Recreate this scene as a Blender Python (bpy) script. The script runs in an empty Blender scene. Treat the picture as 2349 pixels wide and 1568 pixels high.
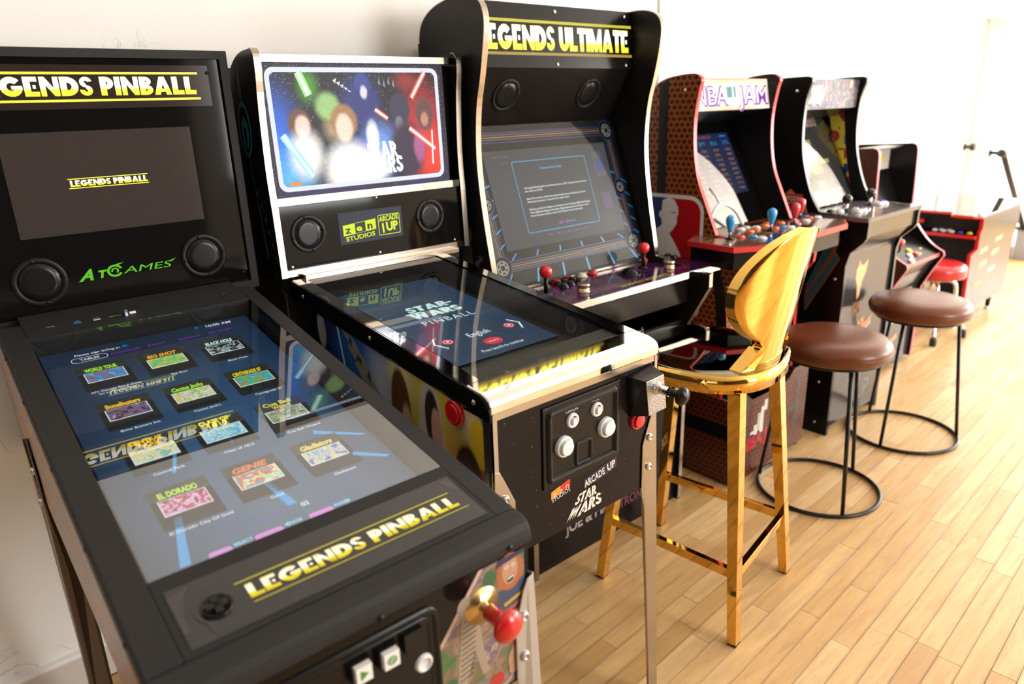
import bpy, bmesh, math, random
from mathutils import Vector, Matrix
PI = math.pi
random.seed(7)
scn = bpy.context.scene
COL = scn.collection
R = math.radians
def V(*a): return Vector(a)

# ------------------------------------------------------------------ camera
FPX = 1640.7
yaw, pitch, roll = R(49.97), R(18.28), R(-1.847)
fw = V(math.cos(pitch)*math.cos(yaw), math.cos(pitch)*math.sin(yaw), -math.sin(pitch))
rt = fw.cross(V(0, 0, 1)).normalized()
up = rt.cross(fw)
rt2 = rt*math.cos(roll) + up*math.sin(roll)
up2 = -rt*math.sin(roll) + up*math.cos(roll)
cam = bpy.data.cameras.new('camera')
cam.sensor_width = 36.0
cam.lens = FPX/2349*36.0
cam.clip_start = 0.02
cam.dof.use_dof = True
cam.dof.focus_distance = 1.55
cam.dof.aperture_fstop = 2.8
co = bpy.data.objects.new('camera', cam); COL.objects.link(co)
co.matrix_world = Matrix(((rt2.x, up2.x, -fw.x, 0), (rt2.y, up2.y, -fw.y, 0), (rt2.z, up2.z, -fw.z, 1.42), (0, 0, 0, 1)))
scn.camera = co

# ------------------------------------------------------------------ light
scn.view_settings.view_transform = 'Standard'
scn.view_settings.look = 'None'
scn.view_settings.gamma = 1.0
scn.view_settings.use_curve_mapping = False
scn.view_settings.exposure = 0.0
world = bpy.data.worlds.new('world'); scn.world = world
world.use_nodes = True
bg = world.node_tree.nodes['Background']
bg.inputs[0].default_value = (0.80, 0.90, 1.0, 1)
bg.inputs[1].default_value = 0.8
def area(name, loc, rot, sx, sy, power, col=(1, 1, 1)):
    l = bpy.data.lights.new(name, 'AREA'); l.shape = 'RECTANGLE'; l.size = sx; l.size_y = sy
    l.energy = power; l.color = col
    o = bpy.data.objects.new(name, l); COL.objects.link(o); o.location = loc; o.rotation_euler = rot
    return o
# daylight through the windows of the room (they stand in wall_front and wall_right)
WINX = [3.1, 8.2]
WIN_F = [165, 215]
for x, p in zip(WINX, WIN_F):
    area('window_daylight', (x, -3.55, 1.85), (R(90), 0, 0), 1.5, 2.0, p, (1.0, 0.985, 0.96))
for y, p in ((-2.2, 190), (0.3, 215)):
    area('window_daylight', (9.42, y, 1.85), (R(90), 0, R(90)), 1.6, 2.0, p, (1.0, 0.99, 0.97))
area('window_daylight', (-2.35, -1.2, 1.85), (R(90), 0, R(-90)), 1.6, 2.0, 5, (1.0, 0.97, 0.92))

# ------------------------------------------------------------------ materials
MATS = {}
def ins(n, k, v):
    if k in n.inputs: n.inputs[k].default_value = v
def mat(name, col, rough=0.5, metal=0.0, emit=None, es=1.0, coat=0.0, spec=0.5, bump=0.0, bscale=200.0, vary=0.0, vscale=8.0, rvary=0.0):
    if name in MATS: return MATS[name]
    m = bpy.data.materials.new(name); m.use_nodes = True
    nt = m.node_tree; b = nt.nodes['Principled BSDF']
    c4 = (col[0], col[1], col[2], 1)
    ins(b, 'Base Color', c4); ins(b, 'Roughness', rough); ins(b, 'Metallic', metal)
    ins(b, 'Coat Weight', coat); ins(b, 'Coat Roughness', 0.04); ins(b, 'Specular IOR Level', spec)
    if emit is not None:
        ins(b, 'Emission Color', (emit[0], emit[1], emit[2], 1)); ins(b, 'Emission Strength', es)
    tc = None
    if bump or vary or rvary:
        tc = nt.nodes.new('ShaderNodeTexCoord')
    if bump:
        n = nt.nodes.new('ShaderNodeTexNoise'); n.inputs['Scale'].default_value = bscale; n.inputs['Detail'].default_value = 3
        nt.links.new(tc.outputs['Object'], n.inputs['Vector'])
        bp = nt.nodes.new('ShaderNodeBump'); bp.inputs['Strength'].default_value = bump; bp.inputs['Distance'].default_value = 0.002
        nt.links.new(n.outputs[0], bp.inputs['Height']); nt.links.new(bp.outputs[0], b.inputs['Normal'])
    if vary or rvary:
        n = nt.nodes.new('ShaderNodeTexNoise'); n.inputs['Scale'].default_value = vscale; n.inputs['Detail'].default_value = 4
        nt.links.new(tc.outputs['Object'], n.inputs['Vector'])
    if vary:
        mx = nt.nodes.new('ShaderNodeMix'); mx.data_type = 'RGBA'
        mx.inputs[6].default_value = tuple(max(0, v*(1-vary)) for v in col)+(1,)
        mx.inputs[7].default_value = tuple(min(1, v*(1+vary)) for v in col)+(1,)
        nt.links.new(n.outputs[0], mx.inputs[0]); nt.links.new(mx.outputs[2], b.inputs['Base Color'])
    if rvary:
        mr = nt.nodes.new('ShaderNodeMapRange'); mr.inputs[3].default_value = max(0.02, rough-rvary); mr.inputs[4].default_value = rough+rvary
        nt.links.new(n.outputs[0], mr.inputs[0]); nt.links.new(mr.outputs[0], b.inputs['Roughness'])
    MATS[name] = m
    return m
def emi(name, col, s=1.0):
    """self-lit colour on a screen or backlit sign"""
    return mat(name, (0.01, 0.01, 0.01), 0.4, emit=col, es=s, spec=.15)
def math_node(nt, op, a, b=None, c=None):
    n = nt.nodes.new('ShaderNodeMath'); n.operation = op
    for i, v in enumerate((a, b, c)):
        if v is None: continue
        if isinstance(v, (int, float)): n.inputs[i].default_value = v
        else: nt.links.new(v, n.inputs[i])
    return n.outputs[0]
def mixc(nt, f, a, b, blend='MIX'):
    n = nt.nodes.new('ShaderNodeMix'); n.data_type = 'RGBA'; n.blend_type = blend
    for i, v in ((0, f), (6, a), (7, b)):
        if isinstance(v, (int, float)): n.inputs[i].default_value = v
        elif isinstance(v, tuple): n.inputs[i].default_value = (v[0], v[1], v[2], 1)
        else: nt.links.new(v, n.inputs[i])
    return n.outputs[2]
def print_mat(name, base, spots, stars=0.0, emit=0.0, rough=0.35, noise=0.0, nscale=6.0, starscale=60, warp=0.0):
    """painted print on UV 0..1: soft coloured spots (cx,cy,rx,ry,(r,g,b),hardness) on a base colour"""
    m = bpy.data.materials.new(name); m.use_nodes = True; nt = m.node_tree; b = nt.nodes['Principled BSDF']
    uv = nt.nodes.new('ShaderNodeTexCoord').outputs['UV']
    src = uv
    if warp:
        nz = nt.nodes.new('ShaderNodeTexNoise'); nz.inputs['Scale'].default_value = nscale; nz.inputs['Detail'].default_value = 4
        nt.links.new(uv, nz.inputs['Vector'])
        sub = nt.nodes.new('ShaderNodeVectorMath'); sub.operation = 'SUBTRACT'; sub.inputs[1].default_value = (.5, .5, .5)
        nt.links.new(nz.outputs['Color'], sub.inputs[0])
        ma = nt.nodes.new('ShaderNodeVectorMath'); ma.operation = 'MULTIPLY_ADD'; ma.inputs[1].default_value = (warp, warp, 0)
        nt.links.new(sub.outputs[0], ma.inputs[0]); nt.links.new(uv, ma.inputs[2]); src = ma.outputs[0]
    cur = base
    if stars:
        vo = nt.nodes.new('ShaderNodeTexVoronoi'); vo.inputs['Scale'].default_value = starscale
        nt.links.new(uv, vo.inputs['Vector'])
        s = math_node(nt, 'LESS_THAN', vo.outputs['Distance'], 0.12)
        w = math_node(nt, 'MULTIPLY', s, stars)
        cur = mixc(nt, w, cur, (0.75, 0.8, 1.0))
    for sp in spots:
        cx, cy, rx, ry, c = sp[:5]; hard = sp[5] if len(sp) > 5 else 0.0
        a = nt.nodes.new('ShaderNodeVectorMath'); a.operation = 'SUBTRACT'; a.inputs[1].default_value = (cx, cy, 0)
        nt.links.new(src, a.inputs[0])
        d = nt.nodes.new('ShaderNodeVectorMath'); d.operation = 'MULTIPLY'; d.inputs[1].default_value = (1/rx, 1/ry, 0)
        nt.links.new(a.outputs[0], d.inputs[0])
        l = nt.nodes.new('ShaderNodeVectorMath'); l.operation = 'LENGTH'; nt.links.new(d.outputs[0], l.inputs[0])
        mr = nt.nodes.new('ShaderNodeMapRange'); mr.interpolation_type = 'SMOOTHSTEP'
        mr.inputs[1].default_value = 1.0; mr.inputs[2].default_value = hard; mr.inputs[3].default_value = 0; mr.inputs[4].default_value = 1
        nt.links.new(l.outputs['Value'], mr.inputs[0])
        cur = mixc(nt, mr.outputs[0], cur, c)
    if noise:
        nz = nt.nodes.new('ShaderNodeTexNoise'); nz.inputs['Scale'].default_value = nscale*3; nz.inputs['Detail'].default_value = 6
        nt.links.new(uv, nz.inputs['Vector'])
        cur = mixc(nt, noise, cur, nz.outputs['Color'], 'OVERLAY')
    if isinstance(cur, tuple): b.inputs['Base Color'].default_value = cur+(1,)
    elif emit:
        nt.links.new(cur, b.inputs['Emission Color']); b.inputs['Emission Strength'].default_value = emit; b.inputs['Base Color'].default_value = (.02, .02, .02, 1)
    else: nt.links.new(cur, b.inputs['Base Color'])
    b.inputs['Roughness'].default_value = rough
    if emit: b.inputs['Specular IOR Level'].default_value = .15
    return m
def ramp_mat(name, stops, scale, emit=0.0, rough=0.4, kind='noise', seed=0.0, detail=3, stretch=(1, 1, 1), bandy=0.0):
    """procedural many-coloured print: a noise driven colour ramp"""
    m = bpy.data.materials.new(name); m.use_nodes = True; nt = m.node_tree; b = nt.nodes['Principled BSDF']
    tc = nt.nodes.new('ShaderNodeTexCoord'); mp = nt.nodes.new('ShaderNodeMapping')
    mp.inputs['Location'].default_value = (seed*3.7, seed*1.3, seed*2.1); mp.inputs['Scale'].default_value = stretch
    nt.links.new(tc.outputs['Object'], mp.inputs[0])
    n = nt.nodes.new('ShaderNodeTexNoise'); n.inputs['Scale'].default_value = scale; n.inputs['Detail'].default_value = detail
    n.inputs['Distortion'].default_value = bandy
    nt.links.new(mp.outputs[0], n.inputs['Vector'])
    r = nt.nodes.new('ShaderNodeValToRGB'); e = r.color_ramp.elements
    while len(e) < len(stops): e.new(0.5)
    for el, (p, c) in zip(e, stops): el.position = p; el.color = (c[0], c[1], c[2], 1)
    r.color_ramp.interpolation = 'CONSTANT' if kind == 'hard' else 'LINEAR'
    nt.links.new(n.outputs[0], r.inputs[0])
    if emit:
        nt.links.new(r.outputs[0], b.inputs['Emission Color']); b.inputs['Emission Strength'].default_value = emit; b.inputs['Base Color'].default_value = (.02, .02, .02, 1)
    else: nt.links.new(r.outputs[0], b.inputs['Base Color'])
    b.inputs['Roughness'].default_value = rough
    return m
def glass_mat(name, tint=(1, 1, 1), rough=0.0, ior=1.5, haze=0.0):
    """thin pane: clear by transmission, mirror by Fresnel"""
    m = bpy.data.materials.new(name); m.use_nodes = True; nt = m.node_tree
    nt.nodes.remove(nt.nodes['Principled BSDF']); out = nt.nodes['Material Output']
    t = nt.nodes.new('ShaderNodeBsdfTransparent'); t.inputs[0].default_value = tint+(1,)
    g = nt.nodes.new('ShaderNodeBsdfGlossy'); g.inputs['Roughness'].default_value = rough
    fr = nt.nodes.new('ShaderNodeFresnel'); fr.inputs[0].default_value = ior
    geo = nt.nodes.new('ShaderNodeNewGeometry')
    fac = math_node(nt, 'MULTIPLY', fr.outputs[0], math_node(nt, 'SUBTRACT', 1.0, geo.outputs['Backfacing']))
    mx = nt.nodes.new('ShaderNodeMixShader'); nt.links.new(fac, mx.inputs[0])
    nt.links.new(t.outputs[0], mx.inputs[1]); nt.links.new(g.outputs[0], mx.inputs[2]); nt.links.new(mx.outputs[0], out.inputs[0])
    return m

# ------------------------------------------------------------------ mesh builder
class M:
    def __init__(s): s.v = []; s.f = []; s.mi = []; s.ms = []; s.uv = []; s.sm = []
    def add(s, vs, fs, m=None, uvs=None, smooth=False):
        o = len(s.v); s.v += [tuple(x) for x in vs]
        if m not in s.ms: s.ms.append(m)
        k = s.ms.index(m)
        for i, f in enumerate(fs):
            s.f.append([o+j for j in f]); s.mi.append(k); s.uv.append(uvs[i] if uvs else None); s.sm.append(smooth)
        return s
    def box(s, x0, x1, y0, y1, z0, z1, m=None):
        return s.add([(x0, y0, z0), (x1, y0, z0), (x1, y1, z0), (x0, y1, z0), (x0, y0, z1), (x1, y0, z1), (x1, y1, z1), (x0, y1, z1)],
                     [(0, 3, 2, 1), (4, 5, 6, 7), (0, 1, 5, 4), (1, 2, 6, 5), (2, 3, 7, 6), (3, 0, 4, 7)], m)
    def prism(s, pts, x0, x1, m=None, axis='x', smooth=False):
        """closed 2D outline extruded along an axis: x -> (y,z) outline, y -> (x,z), z -> (x,y)"""
        n = len(pts)
        def P(a, b, c): return {'x': (c, a, b), 'y': (a, c, b), 'z': (a, b, c)}[axis]
        vs = [P(a, b, x0) for a, b in pts]+[P(a, b, x1) for a, b in pts]
        s.add(vs, [tuple(range(n)), tuple(range(2*n-1, n-1, -1))], m)
        s.add(vs, [(i, i+n, (i+1) % n+n, (i+1) % n) for i in range(n)], m, smooth=smooth)
        return s
    def strip(s, pts, x0, x1, off=0.002, m=None, closed=False, axis='x', inset=0.0):
        """edge moulding: a thin band laid along an outline, x0..x1 wide"""
        n = len(pts); outp = []
        ctr = Vector((sum(p[0] for p in pts)/n, sum(p[1] for p in pts)/n))
        for i in range(n):
            a = Vector(pts[i-1] if (i > 0 or closed) else pts[i]); b = Vector(pts[(i+1) % n] if (i < n-1 or closed) else pts[i])
            t = (b-a); t = t.normalized() if t.length > 1e-9 else Vector((1, 0)); nr = Vector((t.y, -t.x))
            outp.append(nr)
        area2 = sum(pts[i][0]*pts[(i+1) % n][1]-pts[(i+1) % n][0]*pts[i][1] for i in range(n))
        sg = 1 if area2 > 0 else -1
        o = [Vector(p)+nr*sg*off for p, nr in zip(pts, outp)]
        q = [Vector(p)-nr*sg*inset for p, nr in zip(pts, outp)]
        def P(p, c): return {'x': (c, p[0], p[1]), 'y': (p[0], c, p[1]), 'z': (p[0], p[1], c)}[axis]
        vs = []
        for a, b in zip(o, q): vs += [P(a, x0), P(a, x1), P(b, x1), P(b, x0)]
        fs = []
        for i in range(n if closed else n-1):
            a = 4*i; b = 4*((i+1) % n)
            for k in range(4): fs.append((a+k, b+k, b+(k+1) % 4, a+(k+1) % 4))
        if not closed: fs += [(0, 1, 2, 3), (4*n-1, 4*n-2, 4*n-3, 4*n-4)]
        return s.add(vs, fs, m)
    def cyl(s, p0, p1, r0, r1=None, n=20, m=None, cap=True, smooth=True):
        r1 = r0 if r1 is None else r1
        p0 = Vector(p0); p1 = Vector(p1); d = (p1-p0).normalized()
        a = d.orthogonal().normalized(); b = d.cross(a)
        vs = []
        for p, r in ((p0, r0), (p1, r1)):
            for i in range(n):
                t = 2*PI*i/n; vs.append(p+a*math.cos(t)*r+b*math.sin(t)*r)
        s.add(vs, [(i, (i+1) % n, (i+1) % n+n, i+n) for i in range(n)], m, smooth=smooth)
        if cap: s.add(vs, [tuple(range(n-1, -1, -1)), tuple(range(n, 2*n))], m)
        return s
    def lathe(s, prof, org=(0, 0, 0), ax=(0, 0, 1), n=28, m=None, smooth=True):
        org = Vector(org); d = Vector(ax).normalized(); a = d.orthogonal().normalized(); b = d.cross(a)
        vs = []
        for r, h in prof:
            for i in range(n):
                t = 2*PI*i/n; vs.append(org+d*h+(a*math.cos(t)+b*math.sin(t))*max(r, 1e-5))
        k = len(prof)
        return s.add(vs, [(j*n+i, j*n+(i+1) % n, (j+1)*n+(i+1) % n, (j+1)*n+i) for j in range(k-1) for i in range(n)], m, smooth=smooth)
    def tube(s, path, r, n=10, m=None, closed=False, rect=None):
        P = [Vector(p) for p in path]; k = len(P); vs = []
        prev = None
        for i in range(k):
            if closed: t = (P[(i+1) % k]-P[i-1]).normalized()
            else: t = (P[min(i+1, k-1)]-P[max(i-1, 0)]).normalized()
            if prev is None: a = t.orthogonal().normalized()
            else: a = (prev-t*prev.dot(t)).normalized()
            prev = a; b = t.cross(a)
            for j in range(n):
                u = 2*PI*j/n; vs.append(P[i]+(a*math.cos(u)+b*math.sin(u))*r)
        fs = [(i*n+j, i*n+(j+1) % n, ((i+1) % k)*n+(j+1) % n, ((i+1) % k)*n+j) for i in range(k if closed else k-1) for j in range(n)]
        s.add(vs, fs, m, smooth=True)
        if not closed: s.add(vs, [tuple(range(n-1, -1, -1)), tuple(range((k-1)*n, k*n))], m)
        return s
    def bar(s, p0, p1, w, h, m=None, side=None, w1=None, h1=None):
        """rectangular bar between two points; side = direction of its width"""
        p0 = Vector(p0); p1 = Vector(p1); d = (p1-p0).normalized()
        sd = Vector(side) if side else (V(0, 0, 1) if abs(d.z) < .9 else V(1, 0, 0))
        a = (sd-d*sd.dot(d)).normalized(); b = d.cross(a)
        vs = []
        for p, ww, hh in ((p0, w, h), (p1, w1 or w, h1 or h)):
            for x, y in ((-1, -1), (1, -1), (1, 1), (-1, 1)): vs.append(p+a*x*ww/2+b*y*hh/2)
        return s.add(vs, [(0, 3, 2, 1), (4, 5, 6, 7), (0, 1, 5, 4), (1, 2, 6, 5), (2, 3, 7, 6), (3, 0, 4, 7)], m)
    def sphere(s, c, r, m=None, n=20, k=12, sz=1.0):
        prof = [(r*math.sin(PI*i/k), -r*sz*math.cos(PI*i/k)) for i in range(k+1)]
        return s.lathe(prof, c, (0, 0, 1), n, m)
class Plane:
    """a frame on a surface to lay flat print on: origin, u and v directions"""
    def __init__(s, o, u, v):
        s.o = Vector(o); s.u = Vector(u).normalized(); v = Vector(v); s.v = (v-s.u*v.dot(s.u)).normalized(); s.n = s.u.cross(s.v)
    def p(s, a, b, l=0.0): return s.o+s.u*a+s.v*b+s.n*l
def drect(M_, P, u0, v0, u1, v1, m, l=0.0006):
    M_.add([P.p(u0, v0, l), P.p(u1, v0, l), P.p(u1, v1, l), P.p(u0, v1, l)], [(0, 1, 2, 3)], m, [[(0, 0), (1, 0), (1, 1), (0, 1)]]); return M_
def dpoly(M_, P, pts, m, l=0.0006):
    M_.add([P.p(a, b, l) for a, b in pts], [tuple(range(len(pts)))], m); return M_
def ddisc(M_, P, cu, cv, r, m, l=0.0006, n=20, ry=None):
    return dpoly(M_, P, [(cu+r*math.cos(2*PI*i/n), cv+(ry or r)*math.sin(2*PI*i/n)) for i in range(n)], m, l)
def dring(M_, P, cu, cv, r0, r1, m, l=0.0006, n=28, a0=0, a1=360, ry=1.0):
    k = n+1; vs = []
    for i in range(k):
        t = R(a0+(a1-a0)*i/n)
        vs += [P.p(cu+r0*math.cos(t), cv+r0*ry*math.sin(t), l), P.p(cu+r1*math.cos(t), cv+r1*ry*math.sin(t), l)]
    M_.add(vs, [(2*i, 2*i+1, 2*i+3, 2*i+2) for i in range(n)], m); return M_
def rrect(u0, v0, u1, v1, r, n=5):
    pts = []
    for cx, cy, a in ((u1-r, v1-r, 0), (u0+r, v1-r, 90), (u0+r, v0+r, 180), (u1-r, v0+r, 270)):
        for i in range(n+1):
            t = R(a+90*i/n); pts.append((cx+r*math.cos(t), cy+r*math.sin(t)))
    return pts
def dframe(M_, P, u0, v0, u1, v1, r, w, m, l=0.0006):
    a = rrect(u0, v0, u1, v1, r); b = rrect(u0+w, v0+w, u1-w, v1-w, max(r-w, 0.0005)); n = len(a)
    M_.add([P.p(x, y, l) for x, y in a]+[P.p(x, y, l) for x, y in b], [(i, (i+1) % n, (i+1) % n+n, i+n) for i in range(n)], m); return M_
_tc = {}
def dtext(M_, P, text, u, v, h, m, l=0.0008, align='LEFT', wide=1.0, shear=0.0, bold=0.0, rot=0.0, space=1.0, width=None):
    """flat lettering, cap height h, baseline at (u,v)"""
    cu = bpy.data.curves.new('t', 'FONT'); cu.body = text; cu.size = 1.0; cu.align_x = align; cu.shear = shear; cu.offset = bold
    cu.space_character = space; cu.resolution_u = 3
    o = bpy.data.objects.new('t', cu); COL.objects.link(o)
    dg = bpy.context.evaluated_depsgraph_get()
    me = bpy.data.meshes.new_from_object(o.evaluated_get(dg)); bpy.data.objects.remove(o)
    if not me.vertices: return M_
    xs = [q.co.x for q in me.vertices]; x0, x1 = min(xs), max(xs)
    s = h/0.69
    if width: wide = width/((x1-x0)*s)
    off = {'LEFT': x0, 'CENTER': (x0+x1)/2, 'RIGHT': x1}[align] if width else 0
    c, sn = math.cos(R(rot)), math.sin(R(rot))
    vs = []
    for q in me.vertices:
        a = (q.co.x-off)*s*wide; b = q.co.y*s
        vs.append(P.p(u+a*c-b*sn, v+a*sn+b*c, l))
    M_.add(vs, [tuple(f.vertices) for f in me.polygons], m); bpy.data.meshes.remove(me); bpy.data.curves.remove(cu)
    return M_
# heavy geometric capitals, made of plain pieces
def _arc(cx, cy, ro, ri, a0, a1, n=10, sy=1.0):
    out = []
    for i in range(n):
        t0 = R(a0+(a1-a0)*i/n); t1 = R(a0+(a1-a0)*(i+1)/n)
        out.append([(cx+ri*math.cos(t0), cy+ri*sy*math.sin(t0)), (cx+ro*math.cos(t0), cy+ro*sy*math.sin(t0)), (cx+ro*math.cos(t1), cy+ro*sy*math.sin(t1)), (cx+ri*math.cos(t1), cy+ri*sy*math.sin(t1))])
    return out
def _r(a, b, c, d): return [(a, b), (c, b), (c, d), (a, d)]
GLY = {
 'L': (.62, [_r(0, 0, .30, 1), _r(.30, 0, .62, .24)]),
 'E': (.66, [_r(0, 0, .30, 1), _r(.30, .76, .62, 1), _r(.30, 0, .66, .24), _r(.40, .40, .53, .58)]),
 'G': (.98, _arc(.5, .5, .5, .2, 40, 345, 14)+[_r(.5, .36, .98, .54)]),
 'N': (.86, [_r(0, 0, .25, 1), _r(.61, 0, .86, 1), [(0, 1), (.61, 0), (.86, 0), (.25, 1)]]),
 'D': (.84, [_r(0, 0, .30, 1)]+_arc(.30, .5, .54, .22, -90, 90, 12, .926)),
 'S': (.60, _arc(.31, .72, .30, .08, 10, 270, 10, .93)+_arc(.29, .28, .31, .07, -190, 90, 10, .9)),
 'P': (.66, [_r(0, 0, .30, 1)]+_arc(.28, .66, .38, .10, -90, 90, 10, .89)),
 'I': (.28, [_r(0, 0, .28, 1)]),
 'B': (.68, [_r(0, 0, .30, 1)]+_arc(.30, .745, .31, .07, -90, 90, 8, .82)+_arc(.30, .28, .38, .09, -90, 90, 8, .74)),
 'A': (.92, [[(0, 0), (.30, 0), (.60, 1), (.32, 1)], [(.62, 0), (.92, 0), (.60, 1), (.46, .74)], _r(.25, .16, .68, .34)]),
 'U': (.76, [_r(0, .38, .28, 1), _r(.48, .38, .76, 1)]+_arc(.38, .38, .38, .10, 180, 360, 10)),
 'T': (.66, [_r(0, .76, .66, 1), _r(.18, 0, .48, .76)]),
 'M': (.98, [_r(0, 0, .24, 1), _r(.74, 0, .98, 1), [(0, 1), (.36, 0), (.62, 0), (.24, 1)], [(.74, 1), (.36, 0), (.62, 0), (.98, 1)]]),
 ' ': (.26, []),
 'W': (1.12, [[(0, 1), (.26, 1), (.42, 0), (.20, 0)], [(.20, 0), (.42, 0), (.66, 1), (.46, 1)], [(.46, 1), (.66, 1), (.90, 0), (.68, 0)], [(.68, 0), (.90, 0), (1.12, 1), (.88, 1)]]),
 'R': (.70, [_r(0, 0, .28, 1)]+_arc(.30, .68, .36, .10, -90, 90, 8, .88)+[[(.28, .42), (.46, .42), (.74, 0), (.44, 0)]]),
}
def dglyph(M_, P, text, u, v, w, h, m, l=0.0008, gap=.07, bars=None, map2=None):
    tot = sum(GLY[c][0] for c in text)+gap*(len(text)-1); sx = w/tot; x = 0
    for c in text:
        gw, ps = GLY[c]
        for poly in ps:
            q = [(u+(x+a)*sx, v+b*h) for a, b in poly]
            if map2: q = [map2(a, b) for a, b in q]
            ar = sum(q[i][0]*q[(i+1) % len(q)][1]-q[(i+1) % len(q)][0]*q[i][1] for i in range(len(q)))
            if ar < 0: q.reverse()
            # per-face uv carries the height, for the printed yellow-white-yellow fade
            M_.add([P.p(a, b, l) for a, b in q], [tuple(range(len(q)))], m, [[(0, (b-v)/h) for a, b in q]])
        x += gw+gap
    return M_
def fade_mat(name, emit):
    m = bpy.data.materials.new(name); m.use_nodes = True; nt = m.node_tree; b = nt.nodes['Principled BSDF']
    uv = nt.nodes.new('ShaderNodeTexCoord').outputs['UV']; sp = nt.nodes.new('ShaderNodeSeparateXYZ'); nt.links.new(uv, sp.inputs[0])
    r = nt.nodes.new('ShaderNodeValToRGB'); e = r.color_ramp.elements
    st = [(0, (.60, .50, .02)), (.34, (.82, .74, .06)), (.42, (1, .97, .62)), (.50, (1, 1, .88)), (.80, (1, 1, .80)), (1, (.92, .86, .30))]
    while len(e) < len(st): e.new(.5)
    for el, (p_, c) in zip(e, st): el.position = p_; el.color = c+(1,)
    nt.links.new(sp.outputs[1], r.inputs[0])
    nt.links.new(r.outputs[0], b.inputs['Base Color'])
    if emit:
        nt.links.new(r.outputs[0], b.inputs['Emission Color']); b.inputs['Emission Strength'].default_value = emit
    b.inputs['Roughness'].default_value = .4; b.inputs['Specular IOR Level'].default_value = .2
    return m

# ------------------------------------------------------------------ objects
def build(name, M_, parent=None, m=None, bevel=0.0, seg=2, kind=None, label=None, smooth=False):
    me = bpy.data.meshes.new(name); me.from_pydata(M_.v, [], M_.f)
    for mm in M_.ms: me.materials.append(mm if mm is not None else m)
    me.polygons.foreach_set('material_index', M_.mi)
    me.polygons.foreach_set('use_smooth', [bool(x) or smooth for x in M_.sm])
    if any(u for u in M_.uv):
        ul = me.uv_layers.new(name='UVMap'); i = 0
        for f, u in zip(M_.f, M_.uv):
            for k in range(len(f)):
                if u: ul.data[i].uv = u[k]
                i += 1
    bm = bmesh.new(); bm.from_mesh(me)
    bmesh.ops.remove_doubles(bm, verts=bm.verts, dist=1e-6) if not any(u for u in M_.uv) else None
    if not any(u for u in M_.uv) and not getattr(M_, 'flat', False): bmesh.ops.recalc_face_normals(bm, faces=bm.faces)
    bm.to_mesh(me); bm.free(); me.update()
    o = bpy.data.objects.new(name, me); COL.objects.link(o)
    if bevel:
        b = o.modifiers.new('bevel', 'BEVEL'); b.width = bevel; b.segments = seg; b.limit_method = 'ANGLE'; b.angle_limit = R(35)
    if parent is not None: o.parent = parent; o.matrix_parent_inverse = WI[root_of(parent)]
    if kind: o['kind'] = kind
    if label: o['label'] = label
    return o
WI = {}
ROOTOF = {}
def root_of(o):
    while o.parent is not None: o = o.parent
    return o.name
def thing(name, label, cat, loc=(0, 0, 0), group=None):
    o = bpy.data.objects.new(name, None); COL.objects.link(o); o.location = loc; o.empty_display_size = .1
    o['label'] = label; o['category'] = cat
    if group: o['group'] = group
    WI[o.name] = Matrix.Translation(Vector(loc)).inverted()
    return o
def sub(name, M_, part, m=None, **k):
    """a sub-part: the part's own matrix is identity in the thing, so no second inverse is needed"""
    o = build(name, M_, None, m, **k); o.parent = part
    return o
def tag(o, label, cat, group=None):
    o['label'] = label; o['category'] = cat
    if group: o['group'] = group
    return o
def struct(name, M_, m, **k): return build(name, M_, None, m, kind='structure', **k)
def smoothpts(pts, n=4, closed=False):
    """Catmull-Rom through 2D points"""
    out = []; k = len(pts)
    for i in range(k if closed else k-1):
        p0 = pts[i-1] if (i > 0 or closed) else pts[0]; p1 = pts[i]; p2 = pts[(i+1) % k]; p3 = pts[(i+2) % k] if (i+2 < k or closed) else pts[-1]
        for j in range(n):
            t = j/n
            out.append(tuple(0.5*((2*p1[d])+(-p0[d]+p2[d])*t+(2*p0[d]-5*p1[d]+4*p2[d]-p3[d])*t*t+(-p0[d]+3*p1[d]-3*p2[d]+p3[d])*t**3) for d in range(len(p1))))
    if not closed: out.append(pts[-1])
    return out
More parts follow.
